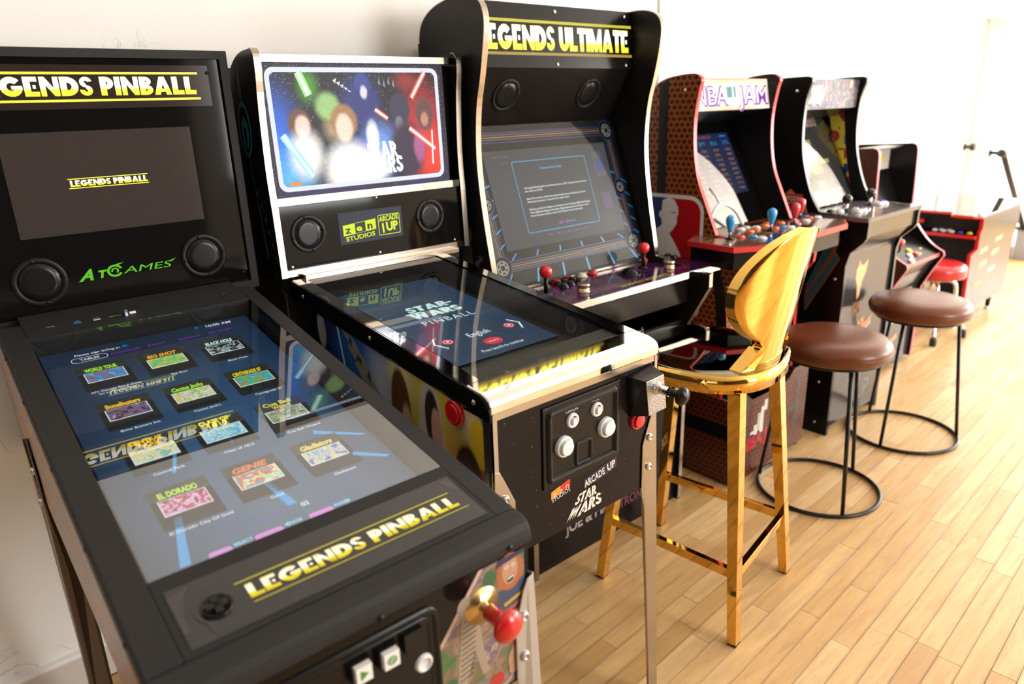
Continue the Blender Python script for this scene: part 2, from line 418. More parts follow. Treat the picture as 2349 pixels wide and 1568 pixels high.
# ------------------------------------------------------------------ room
WALLY = 1.92
def plaster():
    m = bpy.data.materials.new('plaster'); m.use_nodes = True; nt = m.node_tree; b = nt.nodes['Principled BSDF']
    b.inputs['Base Color'].default_value = (.90, .885, .85, 1); b.inputs['Roughness'].default_value = .75
    tc = nt.nodes.new('ShaderNodeTexCoord')
    n1 = nt.nodes.new('ShaderNodeTexNoise'); n1.inputs['Scale'].default_value = 9; n1.inputs['Detail'].default_value = 6; n1.inputs['Distortion'].default_value = 1.2
    n2 = nt.nodes.new('ShaderNodeTexNoise'); n2.inputs['Scale'].default_value = 140; n2.inputs['Detail'].default_value = 2
    nt.links.new(tc.outputs['Object'], n1.inputs['Vector']); nt.links.new(tc.outputs['Object'], n2.inputs['Vector'])
    # trowel ridges: narrow crests of the low noise
    a = math_node(nt, 'SUBTRACT', n1.outputs[0], 0.5); a = math_node(nt, 'ABSOLUTE', a)
    r = nt.nodes.new('ShaderNodeMapRange'); r.inputs[1].default_value = 0; r.inputs[2].default_value = .012; r.inputs[3].default_value = 1; r.inputs[4].default_value = 0
    nt.links.new(a, r.inputs[0])
    n3 = nt.nodes.new('ShaderNodeTexNoise'); n3.inputs['Scale'].default_value = 3.1; nt.links.new(tc.outputs['Object'], n3.inputs['Vector'])
    g = nt.nodes.new('ShaderNodeMapRange'); g.inputs[1].default_value = .55; g.inputs[2].default_value = .66; nt.links.new(n3.outputs[0], g.inputs[0])
    rg = math_node(nt, 'MULTIPLY', r.outputs[0], g.outputs[0])
    h = math_node(nt, 'MULTIPLY_ADD', n2.outputs[0], .12, rg)
    bp = nt.nodes.new('ShaderNodeBump'); bp.inputs['Strength'].default_value = .9; bp.inputs['Distance'].default_value = .002
    nt.links.new(h, bp.inputs['Height']); nt.links.new(bp.outputs[0], b.inputs['Normal'])
    return m
PL = plaster()
WHITE = mat('white_paint', (.84, .83, .80), .45)
BASEB = mat('baseboard_shaded', (.70, .64, .58), .4)  # face toned darker, its shade put into the colour
CEIL = mat('ceiling_paint', (.86, .86, .84), .8)
GLASSW = glass_mat('window_glass')
X0, X1, Y0 = -2.45, 9.5, -3.65
DX0, DX1, DTOP = 5.60, 6.27, 1.90
# back wall with the door opening
w = M(); w.box(X0, DX0, WALLY, WALLY+.24, 0, 3.4); w.box(DX1, X1, WALLY, WALLY+.24, 0, 3.4); w.box(DX0, DX1, WALLY, WALLY+.24, DTOP, 3.4)
struct('wall_back', w, PL)
w = M(); w.box(X0-.2, X1+.2, Y0-.2, WALLY+.3, 3.4, 3.5); struct('ceiling', w, CEIL)
TAUPE = mat('taupe_wall', (.085, .066, .052), .8)
def holed_wall(name, axis, c0, c1, lo, hi, holes, z0, z1, mm=None):
    w = M(); cur = lo
    def bx(a, b, za, zb):
        if axis == 'x': w.box(a, b, c0, c1, za, zb)
        else: w.box(c0, c1, a, b, za, zb)
    for a, b in holes:
        bx(cur, a, 0, 3.4); bx(a, b, 0, z0); bx(a, b, z1, 3.4); cur = b
    bx(cur, hi, 0, 3.4)
    return struct(name, w, mm or PL)
HF = [(x-.8, x+.8) for x in WINX]
holed_wall('wall_front', 'x', Y0-.2, Y0, 2.1, X1, HF, .8, 2.9)
holed_wall('wall_front_left', 'x', Y0-.2, Y0, X0, 2.1, [], .8, 2.9, TAUPE)
HR = [(-3.0, -1.4), (-.5, 1.1)]
holed_wall('wall_right', 'y', X1, X1+.2, Y0, WALLY, HR, .8, 2.9)
HL = [(-2.0, -.4)]
holed_wall('wall_left', 'y', X0-.2, X0, Y0, WALLY, HL, .8, 2.9, TAUPE)
k = 1
for axis, hs, c in (('x', HF, Y0-.1), ('y', HR, X1+.1), ('y', HL, X0-.1)):
    for a, b in hs:
        f = M(); g = M()
        def bx(q, a0, a1, t, za, zb):
            if axis == 'x': q.box(a0, a1, c-t, c+t, za, zb)
            else: q.box(c-t, c+t, a0, a1, za, zb)
        for a0, a1, za, zb in ((a, a+.05, .8, 2.9), (b-.05, b, .8, 2.9), (a, b, .8, .85), (a, b, 2.85, 2.9), (a, b, 1.83, 1.87)): bx(f, a0, a1, .03, za, zb)
        wo = struct('window_%d' % k, f, WHITE); k += 1
        for za, zb in ((.85, 1.83), (1.87, 2.85)):
            q = M(); bx(q, a+.05, b-.05, .003, za, zb)
            p_ = build('pane', q, None, GLASSW); p_.parent = wo
# pilaster strip, baseboard
q = M(); q.box(2.40, 2.52, WALLY-.012, WALLY, .11, 3.4); struct('trim_1', q, PL, bevel=.004)
q = M()
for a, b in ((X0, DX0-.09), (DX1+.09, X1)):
    q.prism([(WALLY, 0), (WALLY-.014, 0), (WALLY-.014, .092), (WALLY, .092)], a, b, BASEB); q.prism([(WALLY, .092), (WALLY-.017, .092), (WALLY-.017, .097), (WALLY-.013, .103), (WALLY, .106)], a, b, mat('lit_cap_white', (.93, .92, .91), .3))  # bright cap: light along the top edge is put into its white
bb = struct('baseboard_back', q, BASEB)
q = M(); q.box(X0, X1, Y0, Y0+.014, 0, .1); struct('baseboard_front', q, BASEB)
# door in its recess, with casing
q = M()
q.box(DX0-.09, DX0, WALLY-.018, WALLY, 0, DTOP+.09); q.box(DX1, DX1+.09, WALLY-.018, WALLY, 0, DTOP+.09); q.box(DX0, DX1, WALLY-.018, WALLY, DTOP, DTOP+.09)
q.box(DX0-.012, DX0, WALLY, WALLY+.2, 0, DTOP); q.box(DX1, DX1+.012, WALLY, WALLY+.2, 0, DTOP); q.box(DX0, DX1, WALLY, WALLY+.2, DTOP, DTOP+.012)
struct('trim_2', q, WHITE, bevel=.003)
q = M(); q.box(DX0+.004, DX1-.004, WALLY+.10, WALLY+.14, .008, DTOP-.004)
d = struct('door_1', q, WHITE, bevel=.002)
for za, zb in ((.2, .85), (1.0, 1.7)):
    q = M(); q.box(DX0+.12, DX1-.12, WALLY+.092, WALLY+.10, za, zb); p_ = build('door_panel', q, None, WHITE, bevel=.006); p_.parent = d
BLK = mat('black_iron', (.012, .012, .012), .35)
q = M(); q.lathe([(0, 0), (.026, 0), (.028, .004), (.012, .010), (.010, .035), (.024, .045), (.028, .058), (.020, .070), (0, .073)], (DX1-.07, WALLY+.10, 1.02), (0, -1, 0), m=BLK)
p_ = build('door_knob', q, None, BLK); p_.parent = d
q = M(); q.box(DX0-.075, DX0-.045, WALLY-.024, WALLY-.018, 1.10, 1.22, BLK); o = build('strike_plate', q, None, BLK); o.parent = d

# ------------------------------------------------------------------ floor
PA = R(3.36); PC, PS = math.cos(PA), math.sin(PA); PW = .0568
q = M(); q.box(X0-.2, X1+.2, Y0-.2, WALLY+.3, -.10, -.012)
FLOOR = struct('floor', q, mat('gap_dirt', (.10, .055, .025), .9))
def plank_mat():
    m = bpy.data.materials.new('maple'); m.use_nodes = True; nt = m.node_tree; b = nt.nodes['Principled BSDF']
    tc = nt.nodes.new('ShaderNodeTexCoord'); geo = nt.nodes.new('ShaderNodeNewGeometry')
    oi = nt.nodes.new('ShaderNodeObjectInfo')
    mp = nt.nodes.new('ShaderNodeMapping'); mp.inputs['Rotation'].default_value = (0, 0, -PA); mp.inputs['Scale'].default_value = (1.0, 9.0, 1.0)
    nt.links.new(geo.outputs['Position'], mp.inputs[0])
    rnd = geo.outputs['Random Per Island']
    seed = math_node(nt, 'ADD', oi.outputs['Random'], rnd)
    off = nt.nodes.new('ShaderNodeCombineXYZ'); nt.links.new(math_node(nt, 'MULTIPLY', seed, 37.0), off.inputs[0]); nt.links.new(math_node(nt, 'MULTIPLY', seed, 91.0), off.inputs[2])
    va = nt.nodes.new('ShaderNodeVectorMath'); va.operation = 'ADD'; nt.links.new(mp.outputs[0], va.inputs[0]); nt.links.new(off.outputs[0], va.inputs[1])
    n1 = nt.nodes.new('ShaderNodeTexNoise'); n1.inputs['Scale'].default_value = 5; n1.inputs['Detail'].default_value = 6; n1.inputs['Distortion'].default_value = .6
    nt.links.new(va.outputs[0], n1.inputs['Vector'])
    n2 = nt.nodes.new('ShaderNodeTexNoise'); n2.inputs['Scale'].default_value = 26; n2.inputs['Detail'].default_value = 4
    nt.links.new(va.outputs[0], n2.inputs['Vector'])
    hue = nt.nodes.new('ShaderNodeValToRGB'); e = hue.color_ramp.elements
    st = [(0, (.52, .31, .12)), (.3, (.64, .41, .175)), (.65, (.70, .46, .21)), (1, (.76, .54, .28))]
    while len(e) < 4: e.new(.5)
    for el, (p, c) in zip(e, st): el.position = p; el.color = c+(1,)
    f = math_node(nt, 'FRACT', math_node(nt, 'MULTIPLY', seed, 7.31)); nt.links.new(f, hue.inputs[0])
    g = nt.nodes.new('ShaderNodeMapRange'); g.inputs[1].default_value = .35; g.inputs[2].default_value = .75; g.inputs[3].default_value = 0; g.inputs[4].default_value = .55
    nt.links.new(n1.outputs[0], g.inputs[0])
    c1 = mixc(nt, g.outputs[0], hue.outputs[0], (.42, .225, .085))
    g2 = nt.nodes.new('ShaderNodeMapRange'); g2.inputs[1].default_value = .58; g2.inputs[2].default_value = .72; g2.inputs[3].default_value = 0; g2.inputs[4].default_value = .30
    nt.links.new(n2.outputs[0], g2.inputs[0])
    c2 = mixc(nt, g2.outputs[0], c1, (.30, .15, .06))
    # small dark knots and scuffs
    vo = nt.nodes.new('ShaderNodeTexVoronoi'); vo.inputs['Scale'].default_value = 5.5; vo.inputs['Randomness'].default_value = 1
    nt.links.new(geo.outputs['Position'], vo.inputs['Vector'])
    k1 = nt.nodes.new('ShaderNodeMapRange'); k1.inputs[1].default_value = .015; k1.inputs[2].default_value = .05; k1.inputs[3].default_value = .75; k1.inputs[4].default_value = 0
    nt.links.new(vo.outputs['Distance'], k1.inputs[0])
    c3 = mixc(nt, k1.outputs[0], c2, (.12, .06, .03))
    # worn dirt along the long edges of each board (object x runs along, y across)
    sp = nt.nodes.new('ShaderNodeSeparateXYZ'); nt.links.new(tc.outputs['UV'], sp.inputs[0])
    ed = math_node(nt, 'ABSOLUTE', math_node(nt, 'SUBTRACT', sp.outputs[1], .5))
    er = nt.nodes.new('ShaderNodeMapRange'); er.inputs[1].default_value = .40; er.inputs[2].default_value = .5; er.inputs[3].default_value = 0; er.inputs[4].default_value = 1
    nt.links.new(ed, er.inputs[0])
    n4 = nt.nodes.new('ShaderNodeTexNoise'); n4.inputs['Scale'].default_value = 3.0; nt.links.new(geo.outputs['Position'], n4.inputs['Vector'])
    ef = math_node(nt, 'MULTIPLY', er.outputs[0], math_node(nt, 'MULTIPLY', n4.outputs[0], 1.0))
    c4 = mixc(nt, ef, c3, (.26, .13, .055))
    nt.links.new(c4, b.inputs['Base Color'])
    rr = nt.nodes.new('ShaderNodeMapRange'); rr.inputs[3].default_value = .30; rr.inputs[4].default_value = .46; nt.links.new(n1.outputs[0], rr.inputs[0]); nt.links.new(rr.outputs[0], b.inputs['Roughness'])
    bp = nt.nodes.new('ShaderNodeBump'); bp.inputs['Strength'].default_value = .08; bp.inputs['Distance'].default_value = .001
    nt.links.new(n2.outputs[0], bp.inputs['Height']); nt.links.new(bp.outputs[0], b.inputs['Normal'])
    return m
MAPLE = plank_mat()
def plank_mesh():
    g = .00035
    me = bpy.data.meshes.new('plank')
    b = .0007
    # unit length board, chamfered along its edges (x scaled later, y real width)
    W2 = PW/2-g
    vs = []
    for z, dy, dx in ((-.012, 0, 0), (-b, 0, 0), (0, b, 0)):
        vs += [(0+dx, -W2+dy, z), (1-dx, -W2+dy, z), (1-dx, W2-dy, z), (0+dx, W2-dy, z)]
    fs = [(0, 1, 5, 4), (1, 2, 6, 5), (2, 3, 7, 6), (3, 0, 4, 7), (4, 5, 9, 8), (5, 6, 10, 9), (6, 7, 11, 10), (7, 4, 8, 11), (8, 9, 10, 11)]
    me.from_pydata(vs, [], fs); ul = me.uv_layers.new(name='UVMap'); i = 0
    for p in me.polygons:
        for vi in p.vertices: ul.data[i].uv = (me.vertices[vi].co.x, me.vertices[vi].co.y/(2*W2)+.5); i += 1
    me.materials.append(MAPLE); return me
PM = plank_mesh()
def to_world(a, b): return (a*PC-b*PS, a*PS+b*PC)
def to_plank(x, y): return (x*PC+y*PS, -x*PS+y*PC)
# board ends read off the photograph (world x,y of a joint)
JOINTS = [(1.227, 1.225), (1.221, 1.110), (1.538, 1.065), (1.423, .944), (1.739, .790), (1.685, .673), (2.139, .870), (2.404, .659), (2.52, .93), (2.90, .66)]
b0 = to_plank(1.227, 1.225)[1]
known = {}
for x, y in JOINTS:
    a, b = to_plank(x, y); known.setdefault(round((b-b0)/PW), []).append(a)
boards = []
rows = range(int((Y0-.8-b0)/PW), int((WALLY+.9-b0)/PW))
for rI in rows:
    bc = b0-PW/2+rI*PW
    rr = random.Random(rI*17+3)
    ks = sorted(known.get(rI, []))
    cuts = []
    a = ks[0] if ks else rr.uniform(-.5, .5); start = a
    cuts = list(ks) if ks else [a]
    while a > X0-1.0: a -= rr.uniform(.35, 1.25); cuts.append(a)
    a = max(ks) if ks else start
    while a < X1+1.0: a += rr.uniform(.35, 1.25); cuts.append(a)
    cuts = sorted(cuts)
    for c0, c1 in zip(cuts, cuts[1:]):
        mx, my = to_world((c0+c1)/2, bc)
        if my > WALLY+.02 or my < Y0-.02 or c1 < X0-.3 or c0 > X1+.3: continue
        boards.append((c0, c1, bc, mx, my))
def score(bd):
    c0, c1, bc, mx, my = bd
    best = 0
    for t in (0, .25, .5, .75, 1):
        x, y = to_world(c0+(c1-c0)*t, bc); p = V(x, y, -1.42)
        d = p.dot(fw)
        if d < .3: continue
        u = p.dot(rt2)/d*FPX+1174.5; v = -p.dot(up2)/d*FPX+784
        if -60 < u < 2409 and -60 < v < 1628:
            # not hidden below the cabinets
            if y > 1.45 and x < 4.4: continue
            if x < 1.15 and y > .7 and x > -.2: continue
            best = max(best, 10/d)
    return best
boards.sort(key=score, reverse=True)
rest = M()
rz = random.Random(5)
for i, (c0, c1, bc, mx, my) in enumerate(boards):
    dz = rz.uniform(-.0004, .0003)
    if i < 296 and score((c0, c1, bc, mx, my)) > 0:
        o = bpy.data.objects.new('plank', PM); COL.objects.link(o); o.parent = FLOOR
        x, y = to_world(c0+.0008, bc); o.location = (x, y, dz); o.rotation_euler = (0, 0, PA); o.scale = (c1-c0-.0016, 1, 1)
    else:
        g = .0004; W2 = PW/2-g
        pts = [to_world(*p) for p in ((c0+g, bc-W2), (c1-g, bc-W2), (c1-g, bc+W2), (c0+g, bc+W2))]
        rest.add([(x, y, dz) for x, y in pts]+[(x, y, -.012) for x, y in pts], [(0, 1, 2, 3), (0, 4, 5, 1), (1, 5, 6, 2), (2, 6, 7, 3), (3, 7, 4, 0)], MAPLE,
                 [[(0, 0), (1, 0), (1, 1), (0, 1)]]+[[(0, 0)]*4]*4)
o = build('plank_run', rest, None, MAPLE, kind='stuff'); o.parent = FLOOR
# ------------------------------------------------------------------ shared materials
BLACKP = mat('black_panel', (.008, .007, .007), .22, spec=.17)
BLACKM = mat('black_matt', (.012, .011, .011), .55, spec=.25, bump=.15, bscale=900)
BLACKG = mat('black_gloss', (.005, .005, .005), .06, spec=.20)
CHROME = mat('chrome', (.78, .77, .76), .05, 1.0)
NICKEL = mat('nickel_trim', (.43, .39, .34), .22, 1.0, rvary=.05)
STEEL = mat('brushed_steel', (.66, .64, .61), .22, 1.0)
RUBBER = mat('black_rubber', (.015, .015, .015), .6)
REDP = mat('red_plastic', (.62, .008, .012), .22, coat=.4)
WHITEP = mat('white_plastic', (.82, .81, .80), .25, coat=.3)
BLKP = mat('black_plastic', (.008, .008, .008), .24, spec=.25)
YFADE = fade_mat('yellow_letter_lit', 1.0)
YFADEP = fade_mat('yellow_letter_print_glow', 0.15)  # unlit print, brightened by a faint added glow
YEL = mat('yellow_rule', (.75, .66, .03), .4, emit=(.8, .7, .05), es=.6)
YELP = mat('yellow_rule_print', (.55, .50, .05), .4)
WLINE = emi('screen_white', (.85, .95, 1.0), 1.1)
def screw(M_, P, u, v, r, m):
    n = P.n; M_.lathe([(r, 0), (r, r*.25), (r*.75, r*.55), (0, r*.62)], P.p(u, v), n, 12, m)
RINGM = mat('speaker_plastic', (.008, .008, .008), .42, spec=.2)
def speaker(parent, P, cu, cv, r, grill=BLKP):
    s = M(); c = P.p(cu, cv); s.lathe([(r, 0), (r, .002), (r*.96, .0035), (r*.82, .0035), (r*.78, .002), (r*.77, 0)], c, P.n, 36, RINGM)
    so = build('speaker_ring', s, parent, BLKP)
    g = M(); g.lathe([(0, .0030), (r*.5, .0030), (r*.76, .0028), (r*.77, .0)], c, P.n, 36, grill)
    sub('speaker_grille', g, so, mat('speaker_mesh', (.007, .007, .007), .75, spec=.1, bump=.4, bscale=1500))
    for i in range(4):
        k = M(); a = R(90*i+8); screw(k, Plane(P.p(cu+r*.88*math.cos(a), cv+r*.88*math.sin(a), .003), P.u, P.v), 0, 0, .0035, BLKP)
        sub('speaker_screw', k, so, STEEL)
    return so
def button(parent, c, ax, r, m, h=.010, name='button', rim=None, capr=.72, caph=.006, issub=False):
    b = M(); b.lathe([(r, 0), (r, h*.3), (r, h*.3), (r*.96, h*.62), (r*.90, h*.70), (r*.90, h*.70), (capr*r*1.04, h*.66), (capr*r*1.04, h*.66), (capr*r*1.02, h*.2)], c, ax, 24, rim or m)
    tp_ = h*.6+caph; b.lathe([(capr*r, h*.2), (capr*r, tp_-.0016), (capr*r*.96, tp_-.0004), (capr*r*.88, tp_), (capr*r*.88, tp_), (0, tp_-.0006)], c, ax, 24, m)
    return (sub if issub else build)(name, b, parent, m)

# ------------------------------------------------------------------ middle pinball machine (space film art)
SW = thing('pinball_machine', 'chrome-trimmed pinball machine with a lit starfield backglass, second machine from the left', 'pinball machine', (.91, .88, 0))
GS = math.tan(R(6.24))
def gz(y): return .955+GS*(y-.917)
xl, xr, yf, yb = .690, 1.132, .884, 1.895
BODYB = .620
q = M(); q.prism([(yf, BODYB), (yb, BODYB), (yb, gz(yb)-.075), (yf, gz(yf)-.075)], xl+.012, xr-.012, BLACKM)
build('cabinet', q, SW, BLACKM)
prof = [(yf, BODYB), (yb, BODYB), (yb, gz(yb)-.030), (yf+.03, gz(yf)-.030), (yf, gz(yf)-.05)]
for a, b in ((xl, xl+.012), (xr-.012, xr)):
    q = M(); q.prism(prof, a, b, BLACKM); sp_ = build('side_panel', q, SW, BLACKM, label='side panel with printed space art' if a < 1 else 'plain black side panel')
    if a < 1:
        # printed side art, generic space scene in the same colours
        art = print_mat('side_art', (.004, .004, .008), [
            (.44, .55, .30, 1.1, (.01, .03, .20)), (.42, .85, .20, .7, (.02, .16, .62)), (.56, .72, .12, .5, (.55, .68, .9)),
            (.80, .70, .24, 1.2, (.80, .66, .10)), (.95, .25, .26, .6, (.80, .22, .01)), (.66, .92, .10, .35, (.85, .78, .45)), (.97, .88, .10, .30, (.85, .70, .40)),
            (.985, .78, .045, .18, (.82, .60, .03), .8), (.93, .62, .03, .12, (.80, .62, .06), .8),
            (.235, .88, .030, .14, (.50, .50, .60), .7), (.255, .62, .03, .12, (.35, .36, .44), .6), (.17, .70, .03, .16, (.10, .07, .07)), (.29, .95, .05, .2, (.03, .04, .20)),
            (.935, .42, .062, .34, (.05, .02, .012), .8), (.655, .66, .052, .32, (.13, .06, .022), .8), (.680, .56, .030, .20, (.66, .40, .25), .7),
            (.790, .58, .060, .46, (.62, .61, .62), .8), (.796, .74, .034, .22, (.05, .03, .025), .8), (.812, .68, .024, .17, (.72, .44, .34), .8)], stars=.5, starscale=90, rough=.18)
        P = Plane((xl, yb-.20, BODYB), (0, -1, 0), (0, 0, 1))
        d = M(); u1 = yb-.20-.905
        grey = mat('grey_keyline', (.22, .22, .25), .3)
        zt = lambda u: gz(yb-.20-u)-.038-BODYB
        n_ = 8
        for i in range(n_):
            a0, a1 = u1*i/n_, u1*(i+1)/n_
            t0, t1 = zt(a0), zt(a1)
            d.add([P.p(a0, .0, .0006), P.p(a1, .0, .0006), P.p(a1, t1, .0006), P.p(a0, t0, .0006)], [(0, 1, 2, 3)], art,
                  [[(i/n_, 0), ((i+1)/n_, 0), ((i+1)/n_, 1), (i/n_, 1)]])
        # grey keyline round the picture
        d.add([P.p(u1, 0, .0008), P.p(u1+.010, 0, .0008), P.p(u1+.010, zt(u1)-.03, .0008), P.p(u1, zt(u1)-.025, .0008)], [(0, 1, 2, 3)], grey)
        d.add([P.p(u1+.010, zt(u1)-.03, .0008), P.p(u1-.008, zt(u1), .0008), P.p(u1-.016, zt(u1)-.004, .0008), P.p(u1, zt(u1)-.030, .0008)], [(0, 1, 2, 3)], grey)
        d.add([P.p(0, 0, .0008), P.p(.008, 0, .0008), P.p(.008, zt(0), .0008), P.p(0, zt(0), .0008)], [(0, 1, 2, 3)], grey)
        # beam and a wedge-shaped grey craft made of plates
        beam = mat('pale_blue_print', (.55, .80, 1.0), .3)
        d.add([P.p(.262, .350, .0009), P.p(.270, .350, .0009), P.p(.330, .06, .0009), P.p(.318, .06, .0009)], [(0, 1, 2, 3)], beam)
        g1 = mat('hull_grey', (.30, .32, .30), .4); g2 = mat('hull_dark', (.05, .055, .05), .4)
        for (a, b, w_, h_, mm) in ((.445, .235, .045, .05, g1), (.47, .20, .05, .06, g1), (.50, .165, .06, .075, g1), (.535, .115, .07, .085, g1), (.57, .06, .065, .09, g1),
                                    (.46, .215, .015, .03, g2), (.495, .18, .02, .022, g2), (.53, .15, .012, .035, g2), (.55, .10, .03, .015, g2), (.585, .08, .015, .03, g2), (.515, .125, .02, .012, g2)):
            a, b = a-.135, b+.105
            dpoly(d, P, [(a-w_/2, b), (a-w_*.1, b+h_*.5), (a+w_/2, b+h_*.1), (a+w_*.2, b-h_*.5)], mm, .001 if mm is g1 else .0013)
        sub('side_print', d, sp_)
# chrome side rails with screws
for sx, xo in ((1, xl-.006), (-1, xr+.006)):
    q = M(); xi = xo+sx*.034
    y0, y1 = .945, 1.70
    sec = [(xo, -.042), (xo, -.004), (xo+sx*.004, 0), (xi, 0), (xi, -.010), (xo+sx*.003, -.012), (xo+sx*.003, -.042)]
    vs = []
    for y in (y0, y1):
        for a, b in sec: vs.append((a, y, gz(y)+b))
    n = len(sec); q.add(vs, [(i, (i+1) % n, (i+1) % n+n, i+n) for i in range(n)]+[tuple(range(n)), tuple(range(2*n-1, n-1, -1))], BLACKG)
    top = M(); top.add([(xo+sx*.004, y0, gz(y0)+.0008), (xi, y0, gz(y0)+.0008), (xi, y1, gz(y1)+.0008), (xo+sx*.004, y1, gz(y1)+.0008)], [(0, 1, 2, 3)], CHROME)
    ro = build('side_rail', q, SW, BLACKG); sub('rail_cap', top, ro, CHROME)
    e = M(); e.bar((xo-sx*.0006, y0, gz(y0)-.042), (xo-sx*.0006, y1, gz(y1)-.042), .0016, .0016, CHROME); e.bar((xo+sx*.002, y0, gz(y0)-.001), (xo+sx*.002, y1, gz(y1)-.001), .002, .002, CHROME)
    sub('rail_edge', e, ro, CHROME)
    for y in (.923, 1.272, 1.579):
        s = M(); s.lathe([(.005, 0), (.005, .0015), (.003, .003), (0, .0034)], (xo, y, gz(y)-.022), (-sx, 0, 0), 12, STEEL); sub('rail_screw', s, ro, STEEL)
# lockdown bar
q = M(); n = 10
prof = [(.945, gz(.945)+.0012), (.905, gz(.905)+.0012), (.892, gz(.905)-.003), (.882, gz(.905)-.010), (.879, gz(.905)-.018), (.879, gz(.905)-.034), (.884, gz(.905)-.034), (.884, gz(.905)-.02), (.945, gz(.905)-.02)]
q.prism(prof, xl-.004, xr+.004, CHROME)
build('lockdown_bar', q, SW, CHROME, bevel=.006, seg=3)
for sx, xo in ((1, xl-.0065), (-1, xr+.0065)):
    q = M(); q.prism([(.879, gz(.9)-.046), (.955, gz(.94)-.046), (.955, gz(.955)-.001), (.905, gz(.905)-.004), (.885, gz(.905)-.018), (.879, gz(.905)-.03)], xo, xo+sx*.004, BLACKG)
    build('lockdown_cheek', q, SW, BLACKG)
# front panel
q = M(); q.box(xl+.002, xr-.002, yf-.002, yf+.012, BODYB, gz(.9)-.032, BLACKP)
FP = build('front_panel', q, SW, BLACKP)
dust = M(); rd = random.Random(11); PF = Plane((0, yf-.002, 0), (1, 0, 0), (0, 0, 1))
dm = mat('dust', (.25, .24, .22), .9)
for i in range(46): ddisc(dust, PF, rd.uniform(.70, 1.12), rd.uniform(.63, .90), rd.uniform(.0004, .0011), dm, .0004, 5)
sub('dust_speck', dust, FP, dm, kind='stuff')
q = M()
q.box(xl-.003, xl+.009, yf-.005, yf-.002, .79, gz(.9)-.034, NICKEL); q.box(xl-.003, xl-.0005, yf-.005, yf+.02, .79, gz(.9)-.034, NICKEL); build('corner_trim', q, SW, NICKEL)
q = M(); q.box(xr-.008, xr+.003, yf-.005, yf-.002, .76, gz(.9)-.034, NICKEL); q.box(xr+.0005, xr+.003, yf-.005, yf+.02, .76, gz(.9)-.034, NICKEL); build('corner_trim', q, SW, NICKEL)
q = M(); q.box(xl+.002, xr-.002, yf-.004, yf-.002, gz(.9)-.046, gz(.9)-.030, NICKEL); build('front_trim', q, SW, NICKEL)
# coin door plate: recessed field in a raised frame
P = PF; cx, cz = .910, .812
q = M(); q.box(cx-.106, cx+.106, yf-.006, yf-.002, cz-.084, cz+.084, BLKP)
CD = build('coin_door', q, SW, BLKP, bevel=.002)
q = M(); fr = M()
def frame3(M_, u0, v0, u1, v1, r, w, h, m, base=.0):
    """rounded raised frame standing on the front (towards -y)"""
    a = rrect(u0, v0, u1, v1, r, 5); b = rrect(u0+w, v0+w, u1-w, v1-w, max(r-w, .001), 5); n = len(a)
    mid1 = rrect(u0+w*.25, v0+w*.25, u1-w*.25, v1-w*.25, r-w*.25, 5); mid2 = rrect(u0+w*.75, v0+w*.75, u1-w*.75, v1-w*.75, max(r-w*.75, .001), 5)
    y = yf-.006-base
    vs = [(x, y, z) for x, z in a]+[(x, y-h, z) for x, z in mid1]+[(x, y-h, z) for x, z in mid2]+[(x, y, z) for x, z in b]
    M_.add(vs, [(k*n+i, k*n+(i+1) % n, (k+1)*n+(i+1) % n, (k+1)*n+i) for k in range(3) for i in range(n)], m, smooth=True)
frame3(fr, cx-.098, cz-.076, cx+.100, cz+.076, .014, .014, .006, BLKP); sub('door_frame', fr, CD, BLKP)
fr = M(); frame3(fr, cx-.024, cz-.062, cx+.024, cz-.010, .008, .008, .004, BLKP); sub('coin_slot', fr, CD, BLKP)
for bx_, bz_ in ((.855, .806), (.972, .808)): button(CD, (bx_, yf-.006, bz_), (0, -1, 0), .0215, WHITEP, .012, 'white_button', issub=True, caph=.008)
for bx_, bz_, t_ in ((.879, .852, 'OFF/ON'), (.946, .854, '-VOL+')):
    s = M(); s.lathe([(.0150, 0), (.0150, .003), (.0135, .006), (.010, .006), (.010, .002)], (bx_, yf-.006, bz_), (0, -1, 0), 20, WHITEP)
    s.box(bx_-.005, bx_+.005, yf-.016, yf-.007, bz_-.006, bz_+.006, WHITEP); sub('rocker_switch', s, CD, WHITEP)
    s = M(); dtext(s, PF, t_, bx_, bz_+.0175, .0062, mat('grey_print', (.62, .60, .58), .5), .0046, 'CENTER', 1.0); sub('switch_lettering', s, CD)
# makers' marks and title on the front
WPR = mat('white_print', (.72, .66, .60), .45)
d = M()
dpoly(d, PF, [(.826, .700), (.851, .705), (.851, .722), (.826, .716)], mat('orange_print', (.85, .30, .02), .4), .0006)
dpoly(d, PF, [(.852, .705), (.877, .711), (.877, .728), (.852, .722)], mat('red_print', (.60, .03, .01), .4), .0006)
for i, c in enumerate('zen'): dtext(d, PF, c, .830+i*.0165, .7025+i*.0035, .0125, WPR, .0012, 'LEFT', 1.15)
dtext(d, PF, 'STUDIOS', .828, .693, .0085, WPR, .0008, 'LEFT', rot=9, width=.050)
build('studio_mark', d, SW)
d = M(); navy = mat('navy_print', (.006, .008, .04), .4); dk = mat('dark_outline', (.005, .005, .012), .5)
dtext(d, PF, 'ARCADE', .918, .691, .0150, WPR, .0012, 'LEFT', rot=9.5, width=.060, bold=.02)
dtext(d, PF, '1', .976, .697, .022, navy, .001, 'LEFT', rot=9.5, bold=.03); dtext(d, PF, 'UP', .985, .703, .016, WPR, .0012, 'LEFT', rot=9.5, width=.024, bold=.03)
dpoly(d, PF, [(.915, .688), (.978, .697), (1.012, .704), (1.012, .726), (.980, .722), (.917, .709)], navy, .0005)
build('maker_mark', d, SW)
d = M()
def sw_map(a, b):
    return (a, b)
